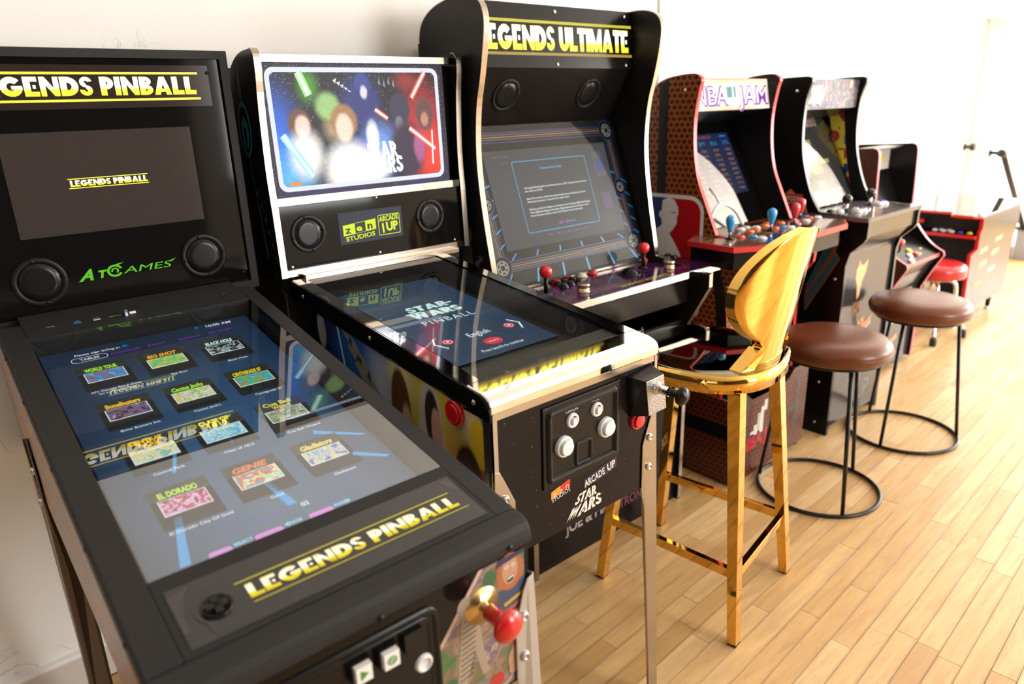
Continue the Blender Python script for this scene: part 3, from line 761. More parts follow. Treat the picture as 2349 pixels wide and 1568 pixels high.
def italic_map(u0, v0, w, h, up=1):
    def f(a, b):
        t = (b-v0)/h; s = (a-u0)/w
        return (u0+w*(s*.82+.30*t-.0)+.0, b+ (s-.5)*.010)
    return f
dglyph(d, PF, 'WARS', .859, .631, .110, .026, WPR, gap=.04, map2=lambda a, b: (a+(b-.631)*.95*(1-(a-.859)/.110*1.2), b+(a-.859)*.06))
dglyph(d, PF, 'STAR', .887, .661, .066, .022, WPR, gap=.04, map2=lambda a, b: (a+(b-.661)*.7*(1-(a-.887)/.066*1.2), b+(a-.887)*.05))
build('title_lettering', d, SW)
# flipper buttons on the front and side, plunger
button(SW, (1.073, yf-.002, .789), (0, -1, 0), .0205, REDP, .010, 'launch_button')
button(SW, (xl-.0008, .985, .893), (-1, 0, 0), .026, REDP, .012, 'flipper_button', caph=.004)
button(SW, (xr+.0008, .985, .893), (1, 0, 0), .026, REDP, .012, 'flipper_button')
q = M(); HAM = mat('hammered_grey', (.36, .35, .34), .30, .9, bump=.6, bscale=420)
pts = [(1.050, .892), (1.1135, .900), (1.124, .812), (1.062, .812)]
pl = [(1.052, .890), (1.108, .893), (1.121, .814), (1.064, .812)]
y0_, y1_ = yf-.002, yf-.042
vs = [(x-.008, y0_, z) for x, z in ((1.046, .896), (1.122, .904), (1.132, .806), (1.056, .804))]+[(x, y1_, z) for x, z in pl]
q.add(vs, [(0, 1, 5, 4), (1, 2, 6, 5), (2, 3, 7, 6), (3, 0, 4, 7), (0, 3, 2, 1)], BLKP); q.add(vs[4:], [(0, 1, 2, 3)], HAM)
PLG = build('plunger_housing', q, SW, HAM, bevel=.0015)
q = M(); q.lathe([(.014, 0), (.013, .003), (.009, .006), (.008, .008)], (1.088, y1_, .868), (0, -1, 0), 20, STEEL); q.cyl((1.088, y1_, .868), (1.088, y1_-.05, .868), .004, m=CHROME)
q.lathe([(.0098 if i % 2 else .0072, .008+i*.0024) for i in range(10)], (1.088, y1_, .868), (0, -1, 0), 16, CHROME); sub('spring', q, PLG, CHROME)
q = M(); q.lathe([(.0085, 0), (.0085, .012), (.007, .016), (.012, .021), (.0185, .025), (.0195, .031), (.015, .037), (0, .041)], (1.088, y1_-.032, .868), (0, -1, 0), 24, BLKP); sub('knob', q, PLG, BLACKG)
# legs: bent flanges with bolts
def leg(parent, xo, yo, sx, sy, ztop, m, w=.042, floor=(0, 0), boltm=STEEL, name='leg', label=None, zt2=None, t=.003, wl=.030):
    q = M(); fx, fy = floor
    zt2 = zt2 or ztop
    def fl(pts, plane):
        o = len(q.v)
        return pts
    # front flange (in the xz plane)
    A = [(0, ztop), (.012, ztop-.004), (.020, ztop-.02), (w, ztop-.075), (w, ztop-.19), (w-.008, ztop-.23), (wl, .02), (wl, 0), (0, 0)]
    vs = []
    def skew(z): k = max(0, (ztop-.20-z)/(ztop-.20)); return fx*k, fy*k
    for yy in (0, t):
        for a, z in A:
            kx, ky = skew(z); vs.append((xo-sx*a+kx, yo-sy*(t-yy)*1.0+ky, z))
    n = len(A); q.add(vs, [tuple(range(n)), tuple(range(2*n-1, n-1, -1))]+[(i, i+n, (i+1) % n+n, (i+1) % n) for i in range(n)], m)
    vs = []
    for xx in (0, t):
        for a, z in A:
            kx, ky = skew(z); vs.append((xo+sx*(t-xx)+kx, yo+sy*a+ky, z))
    q.add(vs, [tuple(range(n)), tuple(range(2*n-1, n-1, -1))]+[(i, i+n, (i+1) % n+n, (i+1) % n) for i in range(n)], m)
    L = build(name, q, parent, m, label=label, bevel=.0012)
    for z in (ztop-.062, ztop-.132):
        s = M(); s.lathe([(.0085, 0), (.0085, .002), (.007, .005), (.004, .0065), (.0035, .004), (0, .004)], (xo-sx*.022, yo-sy*t, z), (0, -sy, 0), 18, boltm); sub('bolt', s, L, boltm)
        s = M(); s.lathe([(.0085, 0), (.0085, .002), (.007, .005), (.004, .0065), (.0035, .004), (0, .004)], (xo+sx*t, yo+sy*.022, z), (sx, 0, 0), 18, boltm); sub('bolt', s, L, boltm)
    f = M(); f.box(xo-sx*.028+fx, xo+sx*.006+fx, yo-.006+fy, yo+sy*.03+fy, 0, .014, RUBBER); sub('foot_pad', f, L, RUBBER)
    return L
leg(SW, xr+.002, yf-.003, 1, 1, .800, NICKEL, floor=(.038, -.004))
leg(SW, xl-.002, yf-.003, -1, 1, .812, NICKEL, w=.046, floor=(-.03, -.004))
leg(SW, xr+.002, yb-.03, 1, -1, .800, NICKEL, floor=(.03, 0))
leg(SW, xl-.002, yb-.03, -1, -1, .800, NICKEL, floor=(-.03, 0))
# playfield tray, bezel, screen, glass
q = M(); q.add([(xl+.026, .945, gz(.945)-.075), (xr-.026, .945, gz(.945)-.075), (xr-.026, 1.70, gz(1.70)-.075), (xl+.026, 1.70, gz(1.70)-.075)], [(0, 1, 2, 3)], BLACKM)
BEZ = mat('bezel_grey', (.040, .038, .036), .55, bump=.2, bscale=1200)
q.add([(xl+.026, .945, gz(.945)-.009), (xr-.026, .945, gz(.945)-.009), (xr-.026, 1.006, gz(1.006)-.010), (xl+.026, 1.006, gz(1.006)-.010)], [(0, 1, 2, 3)], BEZ)
for xa in (xl+.026, xr-.026): q.add([(xa, .945, gz(.945)-.003), (xa, 1.70, gz(1.70)-.003), (xa, 1.70, gz(1.7)-.075), (xa, .945, gz(.945)-.075)], [(0, 1, 2, 3)], BEZ)
q.add([(xl+.026, 1.006, gz(1.006)-.010), (xr-.026, 1.006, gz(1.006)-.010), (xr-.026, 1.02, gz(1.02)-.064), (xl+.026, 1.02, gz(1.02)-.064)], [(0, 1, 2, 3)], mat('gap_black', (.003, .003, .003), .8))
q.add([(xl+.026, 1.01, gz(1.01)-.064), (xr-.026, 1.01, gz(1.01)-.064), (xr-.026, 1.69, gz(1.69)-.064), (xl+.026, 1.69, gz(1.69)-.064)], [(0, 1, 2, 3)], BEZ)
build('playfield_tray', q, SW)
cs, sn = math.cos(R(6.24)), math.sin(R(6.24))
PG = Plane((0, 1.12, gz(1.12)-.060), (1, 0, 0), (0, cs, sn))
q = M(); L_ = .508; drect(q, PG, .795, 0, 1.078, L_, ramp_mat('menu_blue', [(0, (.016, .035, .075)), (.5, (.020, .050, .10)), (1, (.030, .075, .14))], 3, emit=1.0, rough=.25), .002)
q.add([PG.p(.795, 0, 0), PG.p(1.078, 0, 0), PG.p(1.078, 0, .002), PG.p(.795, 0, .002)], [(0, 1, 2, 3)], BLACKM)
SCR = build('playfield_screen', q, SW)
d = M(); rb = emi('launch_red', (.85, .05, .08), .9); cy = emi('menu_cyan', (.70, .95, .95), 1.0)
lift = .0032
P2 = Plane(PG.p(0, 0, 0), PG.u, PG.v)
dglyph(d, P2, 'STAR', .878, .305, .115, .034, cy, lift, gap=.06, map2=lambda a, b: (a+(b-.305)*.12, b))
dglyph(d, P2, 'WARS', .868, .262, .140, .034, cy, lift, gap=.06)
dpoly(d, P2, [(.862, .296), (.905, .296), (.905, .302), (.862, .302)], cy, lift); dpoly(d, P2, [(.985, .318), (1.01, .318), (1.01, .324), (.985, .324)], cy, lift)
dtext(d, P2, 'PINBALL', .938, .218, .024, cy, lift, 'CENTER', width=.145, space=1.3)
dtext(d, P2, 'English', .938, .105, .022, WLINE, lift, 'CENTER', width=.060)
dtext(d, P2, 'Press launch to continue', .938, .022, .012, WLINE, lift, 'CENTER', width=.115)
ddisc(d, P2, .938, .062, .024, rb, lift, 28, ry=.018); dtext(d, P2, 'LAUNCH', .938, .058, .007, WLINE, lift+.0004, 'CENTER', width=.030)
for cx_, sg in ((.850, -1), (1.026, 1)):
    ddisc(d, P2, cx_, .112, .014, rb, lift); dring(d, P2, cx_, .112, .009, .0105, WLINE, lift+.0004); ddisc(d, P2, cx_, .112, .004, WLINE, lift+.0005)
    a = cx_+sg*.016
    dpoly(d, P2, [(a, .142), (a+sg*.003, .145), (a+sg*.020, .114), (a+sg*.015, .114)], WLINE, lift); dpoly(d, P2, [(a+sg*.020, .116), (a+sg*.015, .116), (a, .084), (a+sg*.003, .081)], WLINE, lift)
sub('menu_lettering', d, SCR)
GLP = glass_mat('playfield_glass', (.97, .99, .98), ior=1.9)
q = M(); g0, g1 = .952, 1.665
q.add([(xl+.026, g0, gz(g0)-.006), (xr-.026, g0, gz(g0)-.006), (xr-.026, g1, gz(g1)-.006), (xl+.026, g1, gz(g1)-.006)]+[(xl+.026, g0, gz(g0)-.002), (xr-.026, g0, gz(g0)-.002), (xr-.026, g1, gz(g1)-.002), (xl+.026, g1, gz(g1)-.002)],
      [(0, 3, 2, 1), (4, 5, 6, 7), (0, 1, 5, 4), (1, 2, 6, 5), (2, 3, 7, 6), (3, 0, 4, 7)], GLP)
build('playfield_glass', q, SW, GLP)
# backbox
ZB, ZT = 1.040, 1.556
bl, br = .666, 1.232
def by(z): return 1.652+(z-ZB)*.030
side = [(by(ZB)-.006, ZB), (1.895, ZB), (1.895, 1.30), (1.845, 1.44), (1.80, 1.51), (1.735, 1.548), (1.665, ZT), (1.650, ZT-.004), (1.643, ZT-.018), (1.643, ZT-.05), (1.652, ZT-.12), (1.658, 1.30), (1.652, 1.20)]
side = smoothpts(side[2:], 3)+[side[0], side[1]]
for i, (a, b) in enumerate(((bl, bl+.016), (br-.016, br))):
    q = M(); q.prism(side, a, b, BLACKP); so = build('backbox_side', q, SW, BLACKP)
    q = M(); q.strip(side[12:-1], a, b, .0022, NICKEL, inset=.001); sub('edge_moulding', q, so, NICKEL)
    if i == 0:
        P = Plane((bl, 1.895, ZB), (0, -1, 0), (0, 0, 1)); d = M()
        tl = mat('teal_print', (.03, .20, .28), .3); t2 = mat('dim_teal_print', (.015, .07, .10), .3)
        dring(d, P, .150, .345, .030, .036, tl, .0007, 32, ry=1.75)
        dpoly(d, P, [(.143, .395), (.157, .395), (.160, .44), (.150, .485), (.140, .44)], t2); dpoly(d, P, [(.150, .28), (.158, .28), (.190, .05), (.180, .04)], t2)
        dpoly(d, P, [(.132, .360), (.145, .375), (.144, .33), (.150, .30), (.137, .305), (.128, .335)], tl, .0009); dpoly(d, P, [(.168, .360), (.155, .375), (.156, .33), (.150, .30), (.163, .305), (.172, .335)], tl, .0009)
        ddisc(d, P, .150, .362, .006, tl, .001, 12, ry=.014)
        for k_ in range(6):
            a_ = .17+.012*k_; b_ = .20-.03*k_
            dpoly(d, P, [(a_, b_), (a_+.022, b_+.012), (a_+.006, b_+.002), (a_+.016, b_-.014)], mat('grey_craft_print', (.10, .10, .12), .4) if k_ % 2 else mat('red_flash_print', (.35, .02, .05), .4), .001)
        for u_, v_ in ((.130, .470), (.098, .425)): d.lathe([(0, .0), (.004, .0), (.005, .0008), (.006, 0)], P.p(u_, v_, .0004), P.n, 12, mat('raw_hole', (.18, .10, .05), .7))
        sub('side_print', d, so)
q = M(); q.box(bl+.016, br-.016, 1.69, 1.89, ZB, ZT-.03, BLACKM); build('backbox_shell', q, SW, BLACKM)
PB = Plane((0, by(ZB)+.006, ZB), (1, 0, 0), (0, .030, 1))
vh = 1.0
# framing bars
def hbar(z0, z1, name='trim_bar'):
    q = M(); q.prism([(by(z0)-.004, z0), (by(z0)+.012, z0), (by(z1)+.012, z1), (by(z1)-.004, z1)], bl+.016, br-.040, NICKEL); o = build(name, q, SW, NICKEL)
    e = M(); e.box(br-.040, br-.016, by(z0)-.003, by(z0)+.012, z0, z1, mat('dark_steel', (.05, .05, .05), .2, 1)); sub('bar_end', e, o); return o
hbar(1.530, 1.546); hbar(1.210, 1.228); hbar(ZB+.000, ZB+.016)
q = M(); q.box(bl+.05, br-.05, 1.625, 1.66, gz(1.64)-.004, gz(1.64)+.010, NICKEL); build('glass_retainer', q, SW, NICKEL, bevel=.002); q = M(); q.box(bl+.03, br-.03, 1.655, 1.672, ZB-.03, ZB, BLACKM); build('hinge_bar', q, SW, BLACKM)
# lit backglass
q = M(); NB = print_mat('starfield_border', (.010, .006, .022), [(.25, .0, .4, .2, (.03, .012, .10)), (.8, .05, .3, .2, (.02, .02, .12))], stars=.9, emit=1.0, starscale=70)
z0, z1 = 1.228-ZB, 1.530-ZB
drect(q, PB, bl+.016, z0, br-.042, z1, NB, .0)
BG = build('backglass', q, SW)
q = M(); wf = emi('frame_white', (.85, .90, 1.0), .95); a0, a1, b0_, b1_ = .697, 1.173, z0+.012, z1-.010
SKY = print_mat('backglass_picture', (.004, .003, .010), [
    (.0, .38, .20, .70, (.01, .16, .85)), (.06, .10, .20, .42, (.10, .50, 1.0)), (.50, .74, .17, .34, (.02, .05, .30)), (.52, .22, .28, .35, (.02, .05, .45)),
    (.90, .45, .22, .62, (.75, .015, .015)), (.97, .15, .24, .45, (.95, .04, .02)), (.80, .92, .12, .14, (.35, .02, .02)), (.20, .88, .09, .22, (.08, .34, .03)),
    (.30, .70, .09, .16, (.35, .60, .20), .5), (.33, .50, .10, .18, (.55, .42, .22)), (.52, .88, .055, .14, (.03, .06, .30), .7), (.52, .70, .12, .20, (.02, .03, .20), .6), (.525, .82, .028, .08, (.75, .72, .80), .5),
    (.60, .30, .18, .36, (.20, .40, 1.0)), (.13, .55, .075, .16, (.16, .07, .04), .7), (.145, .53, .052, .12, (.95, .68, .55), .6),
    (.15, .28, .13, .30, (1.0, .95, .90), .35), (.385, .56, .095, .18, (.42, .22, .08), .7), (.385, .50, .062, .16, (1.0, .74, .58), .6), (.40, .12, .20, .34, (1.1, 1.08, 1.0), .45),
    (.745, .66, .075, .17, (.03, .03, .07), .75), (.735, .52, .035, .09, (.20, .20, .26), .5), (.78, .26, .14, .34, (.03, .015, .05), .6), (.91, .60, .075, .20, (.14, .05, .05), .65), (.91, .55, .035, .09, (.6, .25, .15), .5),
    (.86, .28, .05, .20, (.45, .10, .28), .5), (.555, .40, .05, .20, (.9, .95, 1.0), .5), (.55, .12, .14, .22, (1.1, 1.1, 1.15), .3)], stars=1.0, emit=1.05, starscale=55, warp=.012, nscale=14, noise=.5)
def rrect_uv(M_, P, u0, v0, u1, v1, r, m, l):
    pts = rrect(u0, v0, u1, v1, r, 5); M_.add([P.p(a, b, l) for a, b in pts], [tuple(range(len(pts)))], m, [[((a-u0)/(u1-u0), (b-v0)/(v1-v0)) for a, b in pts]])
rrect_uv(q, PB, a0, b0_, a1, b1_, .022, wf, .0008); rrect_uv(q, PB, a0+.011, b0_+.011, a1-.011, b1_-.011, .014, SKY, .0014)
gb = emi('beam_green', (.35, 1.0, .25), 1.3); rbm = emi('beam_red', (1.0, .12, .08), 1.5); wb = emi('beam_core', (1, 1, 1), 1.6); bb_ = emi('beam_blue', (.25, .65, 1.0), 1.5)
U = lambda s: a0+.011+s*(a1-a0-.022); Vv = lambda t: b0_+.011+t*(b1_-b0_-.022)
def beam(x0, y0, x1, y1, w, c):
    for ww, m_, l_ in ((w, c, .0018), (w*.4, wb, .0022)):
        d_ = Vector((U(x1)-U(x0), Vv(y1)-Vv(y0))).normalized(); nx, ny = -d_.y*ww/2, d_.x*ww/2
        dpoly(q, PB, [(U(x0)+nx, Vv(y0)+ny), (U(x0)-nx, Vv(y0)-ny), (U(x1)-nx, Vv(y1)-ny), (U(x1)+nx, Vv(y1)+ny)], m_, l_)
beam(.155, 1.0, .20, .80, .020, gb); beam(.93, 1.0, .83, .76, .014, rbm); beam(.585, .66, .66, .57, .012, rbm); beam(.80, .47, .97, .25, .014, rbm); beam(.955, .44, .945, .10, .008, rbm)
beam(.03, .46, .17, .08, .018, bb_)
# pale title lettering low in the picture
dglyph(q, PB, 'STAR', U(.52), Vv(.20), .085, .040, wb, .0026, gap=.05, map2=lambda a, b: (a-(b-Vv(.2))*.15, b))
dglyph(q, PB, 'WARS', U(.48), Vv(.05), .115, .042, wb, .0026, gap=.05)
dpoly(q, PB, [(U(.035), Vv(.01)), (U(.10), Vv(.01)), (U(.10), Vv(.045)), (U(.035), Vv(.045))], emi('small_orange', (1, .35, .1), .9), .002)
ol = emi('craft_white', (.75, .78, .85), 1.0)
for i in range(5): dpoly(q, PB, [(U(.345+.02*i), Vv(.93-.02*i)), (U(.37+.02*i), Vv(.95-.03*i)), (U(.36+.02*i), Vv(.90-.02*i))], ol, .0018)
for i in range(4): dpoly(q, PB, [(U(.62+.03*i), Vv(.90-.02*(i % 2))), (U(.63+.03*i), Vv(.96-.02*(i % 2))), (U(.635+.03*i), Vv(.88-.02*(i % 2)))], emi('craft_grey', (.3, .32, .4), 1.0), .0018)
sub('backglass_picture', q, BG)
# speaker panel with score display
q = M(); q.prism([(by(ZB)+.004, ZB+.016), (by(ZB)+.014, ZB+.016), (by(1.21)+.014, 1.21), (by(1.21)+.004, 1.21)], bl+.016, br-.016, BLACKG)
SPP = build('speaker_panel', q, SW, BLACKG)
PB2 = Plane((0, by(ZB)+.004, ZB), (1, 0, 0), (0, .030, 1))
speaker(SW, PB2, .752, 1.137-ZB, .046); speaker(SW, PB2, 1.112, 1.138-ZB, .046)
s = M()
for u_, v_ in ((.95, .165), (.945, .022), (.70, .022), (1.19, .022)): screw(s, PB2, u_, v_, .004, STEEL)
build('panel_screw', s, SW, STEEL)
d = M(); drect(d, PB2, .836, 1.096-ZB, 1.022, 1.176-ZB, emi('display_slate', (.022, .027, .045), 1.0), .0008)
DM = build('score_display', d, SW)
d = M(); ly = emi('display_yellow', (.75, .88, .02), 1.0); dkk = emi('display_dark', (.03, .035, .03), 1.0)
a = .846
dpoly(d, PB2, [(a, .077), (a+.095, .085), (a+.095, .112), (a, .104)], ly, .0012)
for i, c in enumerate('zen'): dtext(d, PB2, c, a+.006+i*.031, .083+i*.0022, .0185, dkk if i else dkk, .0016, 'LEFT', 1.35, bold=.02)
dpoly(d, PB2, [(a+.034, .081), (a+.064, .083), (a+.064, .108), (a+.034, .106)], dkk, .0014); dtext(d, PB2, 'e', a+.037, .086, .016, ly, .0018, 'LEFT', 1.5, bold=.03)
dtext(d, PB2, 'n', a+.070, .089, .016, dkk, .0018, 'LEFT', 1.3, bold=.03)
dtext(d, PB2, 'STUDIOS', a+.006, .063, .011, ly, .0012, 'LEFT', rot=4, width=.085, bold=.02)
dtext(d, PB2, 'ARCADE', a+.106, .101, .013, ly, .0012, 'LEFT', rot=3, width=.058, bold=.03)
dtext(d, PB2, '1', a+.108, .072, .024, ly, .0012, 'LEFT', rot=3, bold=.03); dtext(d, PB2, 'UP', a+.126, .076, .021, ly, .0012, 'LEFT', rot=3, width=.036, bold=.05)
dframe(d, PB2, a+.102, .066, a+.168, .119, .004, .0018, ly, .0012)
sub('display_lettering', d, DM)
# ------------------------------------------------------------------ nearest pinball machine (matt black, menu screen)
LP = thing('pinball_machine', 'matt black pinball machine in the left foreground, blue game menu on its playfield', 'pinball machine', (.335, .70, 0))
TS = math.tan(R(10.1)); C1, S1 = math.cos(R(10.1)), math.sin(R(10.1))
def lz(y): return .868+TS*(y-.70)
ax0, ax1 = .086, .578; YF = .668; YR = 1.885
DARK = mat('powder_black', (.022, .022, .023), .50, spec=.2, bump=.25, bscale=1400)
FRG = mat('front_black', (.006, .005, .004), .12, spec=.2)
LPG = Plane((0, .70, .868), (1, 0, 0), (0, C1, S1))
def yv(y): return (y-.70)/C1
SILV = mat('silver_powder', (.50, .48, .46), .38, .6)
sb = [(YF+.004, .600), (1.00, .680), (1.64, .690), (YR, .690), (YR, lz(1.66)-.03), (1.66, lz(1.66)-.012), (YF+.03, lz(YF+.03)-.012), (YF+.004, .835)]
sbc = sb[:4]+[(YR, .86), (1.0, .80), (YF+.004, .78)]
q = M(); q.prism(sbc, ax0+.012, ax1-.012, DARK); build('cabinet', q, LP, DARK)
streak = ramp_mat('washed_print', [(0, (.20, .18, .24)), (.3, (.34, .28, .28)), (.40, (.55, .24, .10)), (.46, (.45, .40, .34)), (.52, (.28, .34, .42)), (.58, (.55, .24, .18)), (.66, (.50, .42, .18)), (1, (.60, .56, .52))], 16, rough=.3, stretch=(1, .35, 1.6), detail=5, bandy=1.6)
streak.node_tree.nodes['Principled BSDF'].inputs['Specular IOR Level'].default_value = .25
for a, b, mm in ((ax0, ax0+.012, streak), (ax1-.012, ax1, BLACKM)):
    q = M(); q.prism(sb, a, b, mm); o = build('side_panel', q, LP, mm, label='side panel with pale painted art' if a < .3 else 'dark side panel')
# top frame: rails, front bar, rear strip
def slab(u0, u1, y0, y1, h=.010, m=DARK, M_=None):
    q = M_ or M(); vs = []
    for y in (y0, y1):
        for x in (u0, u1): vs += [(x, y, lz(y)-h), (x, y, lz(y))]
    q.add(vs, [(0, 2, 3, 1), (4, 5, 7, 6), (0, 1, 5, 4), (2, 6, 7, 3), (1, 3, 7, 5), (0, 4, 6, 2)], m); return q
for a, b in ((ax0-.003, .124), (.548, ax1+.003)):
    o = build('side_rail', slab(a, b, .704, 1.66, .014), LP, DARK, bevel=.0025)
    xo = ax0-.003 if a < .3 else ax1+.003; sg = -1 if a < .3 else 1
    q = M(); q.prism([(.704, lz(.704)-.034), (1.66, lz(1.66)-.034), (1.66, lz(1.66)-.005), (.704, lz(.704)-.005)], xo-.0015*sg*-1, xo+.003*sg*-1, DARK); sub('rail_skirt', q, o, DARK)
    for y in (.78, .96, 1.16, 1.38, 1.56):
        s = M(); s.lathe([(.0048, 0), (.0044, .0018), (.002, .0026), (0, .0026)], (xo+.001*sg, y, lz(y)-.017), (sg, 0, 0), 12, BLKP); sub('rail_screw', s, o, BLKP)
prof = [(.703, lz(.703)), (.690, lz(.69)), (.682, lz(.69)-.002), (.673, lz(.69)-.007), (.667, lz(.69)-.015), (.665, lz(.69)-.026), (.665, .828), (.672, .828), (.672, lz(.69)-.026), (.703, lz(.69)-.02)]
q = M(); q.prism(prof, ax0-.004, ax1+.004, DARK); build('front_bar', q, LP, DARK, bevel=.006, seg=4)
q = slab(.124, .548, 1.582, 1.70, .010); HB = build('rear_strip', q, LP, DARK)
slab_ = M()
PR_ = LPG
def port(x, y, w, h, m, name, lbl=.012):
    s = M(); drect(s, PR_, x-w/2, yv(y)-h/2, x+w/2, yv(y)+h/2, m, .001); dtext(s, PR_, name, x, yv(y)+h/2+.004, .0035, mat('small_white_print', (.7, .7, .7), .5), .001, 'CENTER', 1.1); sub('port', s, HB)
port(.168, 1.616, .018, .005, mat('port_gold', (.25, .15, .05), .3, .8), 'HDMI'); port(.214, 1.619, .014, .006, mat('usb_blue', (.02, .25, .60), .3), 'USB')
port(.249, 1.618, .013, .006, mat('usb_white', (.75, .72, .70), .3), 'USB'); port(.283, 1.612, .006, .003, BLKP, 'RESTART'); port(.486, 1.622, .006, .004, BLKP, 'L'); port(.511, 1.624, .006, .004, BLKP, 'R')
s = M(); s.box(.300, .306, 1.612, 1.622, lz(1.617), lz(1.617)+.012, STEEL); s.box(.301, .305, 1.608, 1.612, lz(1.612), lz(1.612)+.006, emi('usb_light', (.5, .6, 1.0), 1.0)); s.box(.310, .322, 1.616, 1.622, lz(1.62), lz(1.62)+.004, WHITEP); sub('usb_stick', s, HB)
# recessed screen tray
q = M(); hh = .042
y0, y1 = .838, 1.582
def tp(x, y, h): return LPG.p(x, yv(y), -h)
q.add([tp(.124, y0-.01, hh+.004), tp(.548, y0-.01, hh+.004), tp(.548, y1+.02, hh+.004), tp(.124, y1+.02, hh+.004)], [(0, 1, 2, 3)], BLACKM)
TRAYS = mat('tray_side', (.030, .030, .030), .5)
for x in (.124, .548): q.add([tp(x, y0, .002), tp(x, y1, .002), tp(x, y1, hh+.004), tp(x, y0, hh+.004)], [(0, 1, 2, 3)], TRAYS)
q.add([tp(.124, y1, .002), tp(.548, y1, .002), tp(.548, y1+.01, hh+.004), tp(.124, y1+.01, hh+.004)], [(0, 1, 2, 3)], TRAYS)
q.add([tp(.124, y0, .002), tp(.548, y0, .002), tp(.548, y0-.008, hh+.004), tp(.124, y0-.008, hh+.004)], [(0, 1, 2, 3)], TRAYS)
build('playfield_tray', q, LP)
q = slab(.124, .548, .703, .838, .012); APR = build('apron', q, LP, DARK)
# screen and its menu
PSC = Plane(tp(0, .70, hh), LPG.u, LPG.v)
q = M()
menu = print_mat('menu_back', (.004, .022, .060), [(.55, .45, .70, .70, (.012, .070, .165)), (.50, .12, .75, .45, (.050, .125, .230)), (.5, .95, .6, .25, (.003, .018, .045))], emit=1.0, rough=.3, noise=.25, nscale=2)  # bright lower spot paints the white wall's reflection into the menu
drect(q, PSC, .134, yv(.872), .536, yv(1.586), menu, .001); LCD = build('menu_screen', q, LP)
d = M()
ray = emi('ray_blue', (.06, .42, .85), .9); ray2 = emi('ray_blue_dim', (.02, .16, .38), .9)
def PS_(x, y): return (x, yv(y))
for pts, mm in (([(.3290, 1.000), (.338, 1.0), (.352, .925), (.338, .925)], ray), ([(.196, .985), (.206, .985), (.186, .885), (.172, .885)], ray), ([(.252, 1.17), (.258, 1.17), (.232, 1.09), (.226, 1.09)], ray),
                ([(.400, 1.175), (.404, 1.185), (.470, 1.155), (.466, 1.145)], ray2), ([(.452, 1.075), (.456, 1.085), (.528, 1.03), (.520, 1.03)], ray), ([(.478, .985), (.482, .995), (.530, .955), (.522, .953)], ray),
                ([(.186, 1.08), (.190, 1.085), (.168, 1.05), (.165, 1.048)], ray2), ([(.335, 1.185), (.339, 1.185), (.334, 1.12), (.329, 1.12)], ray2)):
    dpoly(d, PSC, [PS_(*p) for p in pts], mm, .0016)
hair = emi('hairline_blue', (.015, .09, .17), 1.0)
for i in range(9): dpoly(d, PSC, [PS_(.395-.02*i, 1.215-.004*i), PS_(.397-.02*i, 1.215-.004*i), PS_(.34-.035*i, 1.17-.002*i), PS_(.338-.035*i, 1.17-.002*i)], hair, .0014)
for r in ((.165, 1.395, .30, 1.41), (.30, 1.34, .335, 1.30), (.395, 1.345, .47, 1.36)): dframe(d, PSC, r[0], yv(r[1]), r[2], yv(r[3]), .003, .0005, hair, .0014)
sub('menu_rays', d, LCD)
wt = emi('menu_white', (.88, .95, 1.0), 1.0); pu = emi('menu_purple', (.22, .03, .48), 1.0); pk = emi('menu_pink', (.72, .25, .75), 1.0); cyb = emi('menu_light_blue', (.25, .75, 1.0), 1.0)
d = M(); L2 = .0022
dtext(d, PSC, 'Please sign in/log in', .189, yv(1.553), .008, wt, L2, width=.080, bold=.01)
ddisc(d, PSC, .279, yv(1.558), .006, emi('cloud_blue', (.0, .20, .50), 1.0), L2, 12, ry=.004); ddisc(d, PSC, .425, yv(1.571), .004, emi('cloud_blue', (.0, .20, .50), 1.0), L2, 12)
dtext(d, PSC, '10:00 AM', .444, yv(1.5645), .010, wt, L2, width=.053, bold=.015)
dtext(d, PSC, 'TABLES', .211, yv(1.531), .008, wt, L2, 'CENTER', width=.034, bold=.02); dframe(d, PSC, .179, yv(1.524), .243, yv(1.545), .009, .0012, wt, L2)
for t, x, w_ in (('ArcadeNet\u00ae', .247, .056), ('BYOG\u2122', .317, .034), ('AppStoreX', .375, .046), ('SETTINGS', .438, .048)): dtext(d, PSC, t, x, yv(1.531), .0080, pu, L2, width=w_, bold=.01)
dtext(d, PSC, 'PAGE', .289, yv(.913), .0085, pu, L2, width=.028); dtext(d, PSC, '01', .324, yv(.913), .0085, pu, L2, width=.011); dtext(d, PSC, '02', .354, yv(.912), .0085, wt, L2, width=.012, bold=.02)
for x0_, x1_, t in ((.209, .240, 'SELECT'), (.272, .312, '\u25c4 PAGE'), (.352, .390, 'PAGE \u25ba')):
    d.add([PSC.p(a, b, L2) for a, b in rrect(x0_, yv(.878), x1_, yv(.8905), .005)], [tuple(range(24))], pk)
for x0_, t in ((.243, 'SELECT'), (.315, '\u25c4PAGE'), (.393, 'PAGE\u25ba')): dtext(d, PSC, t, x0_, yv(.885), .006, cyb, L2, width=.027, bold=.03)
sub('menu_lettering', d, LCD)
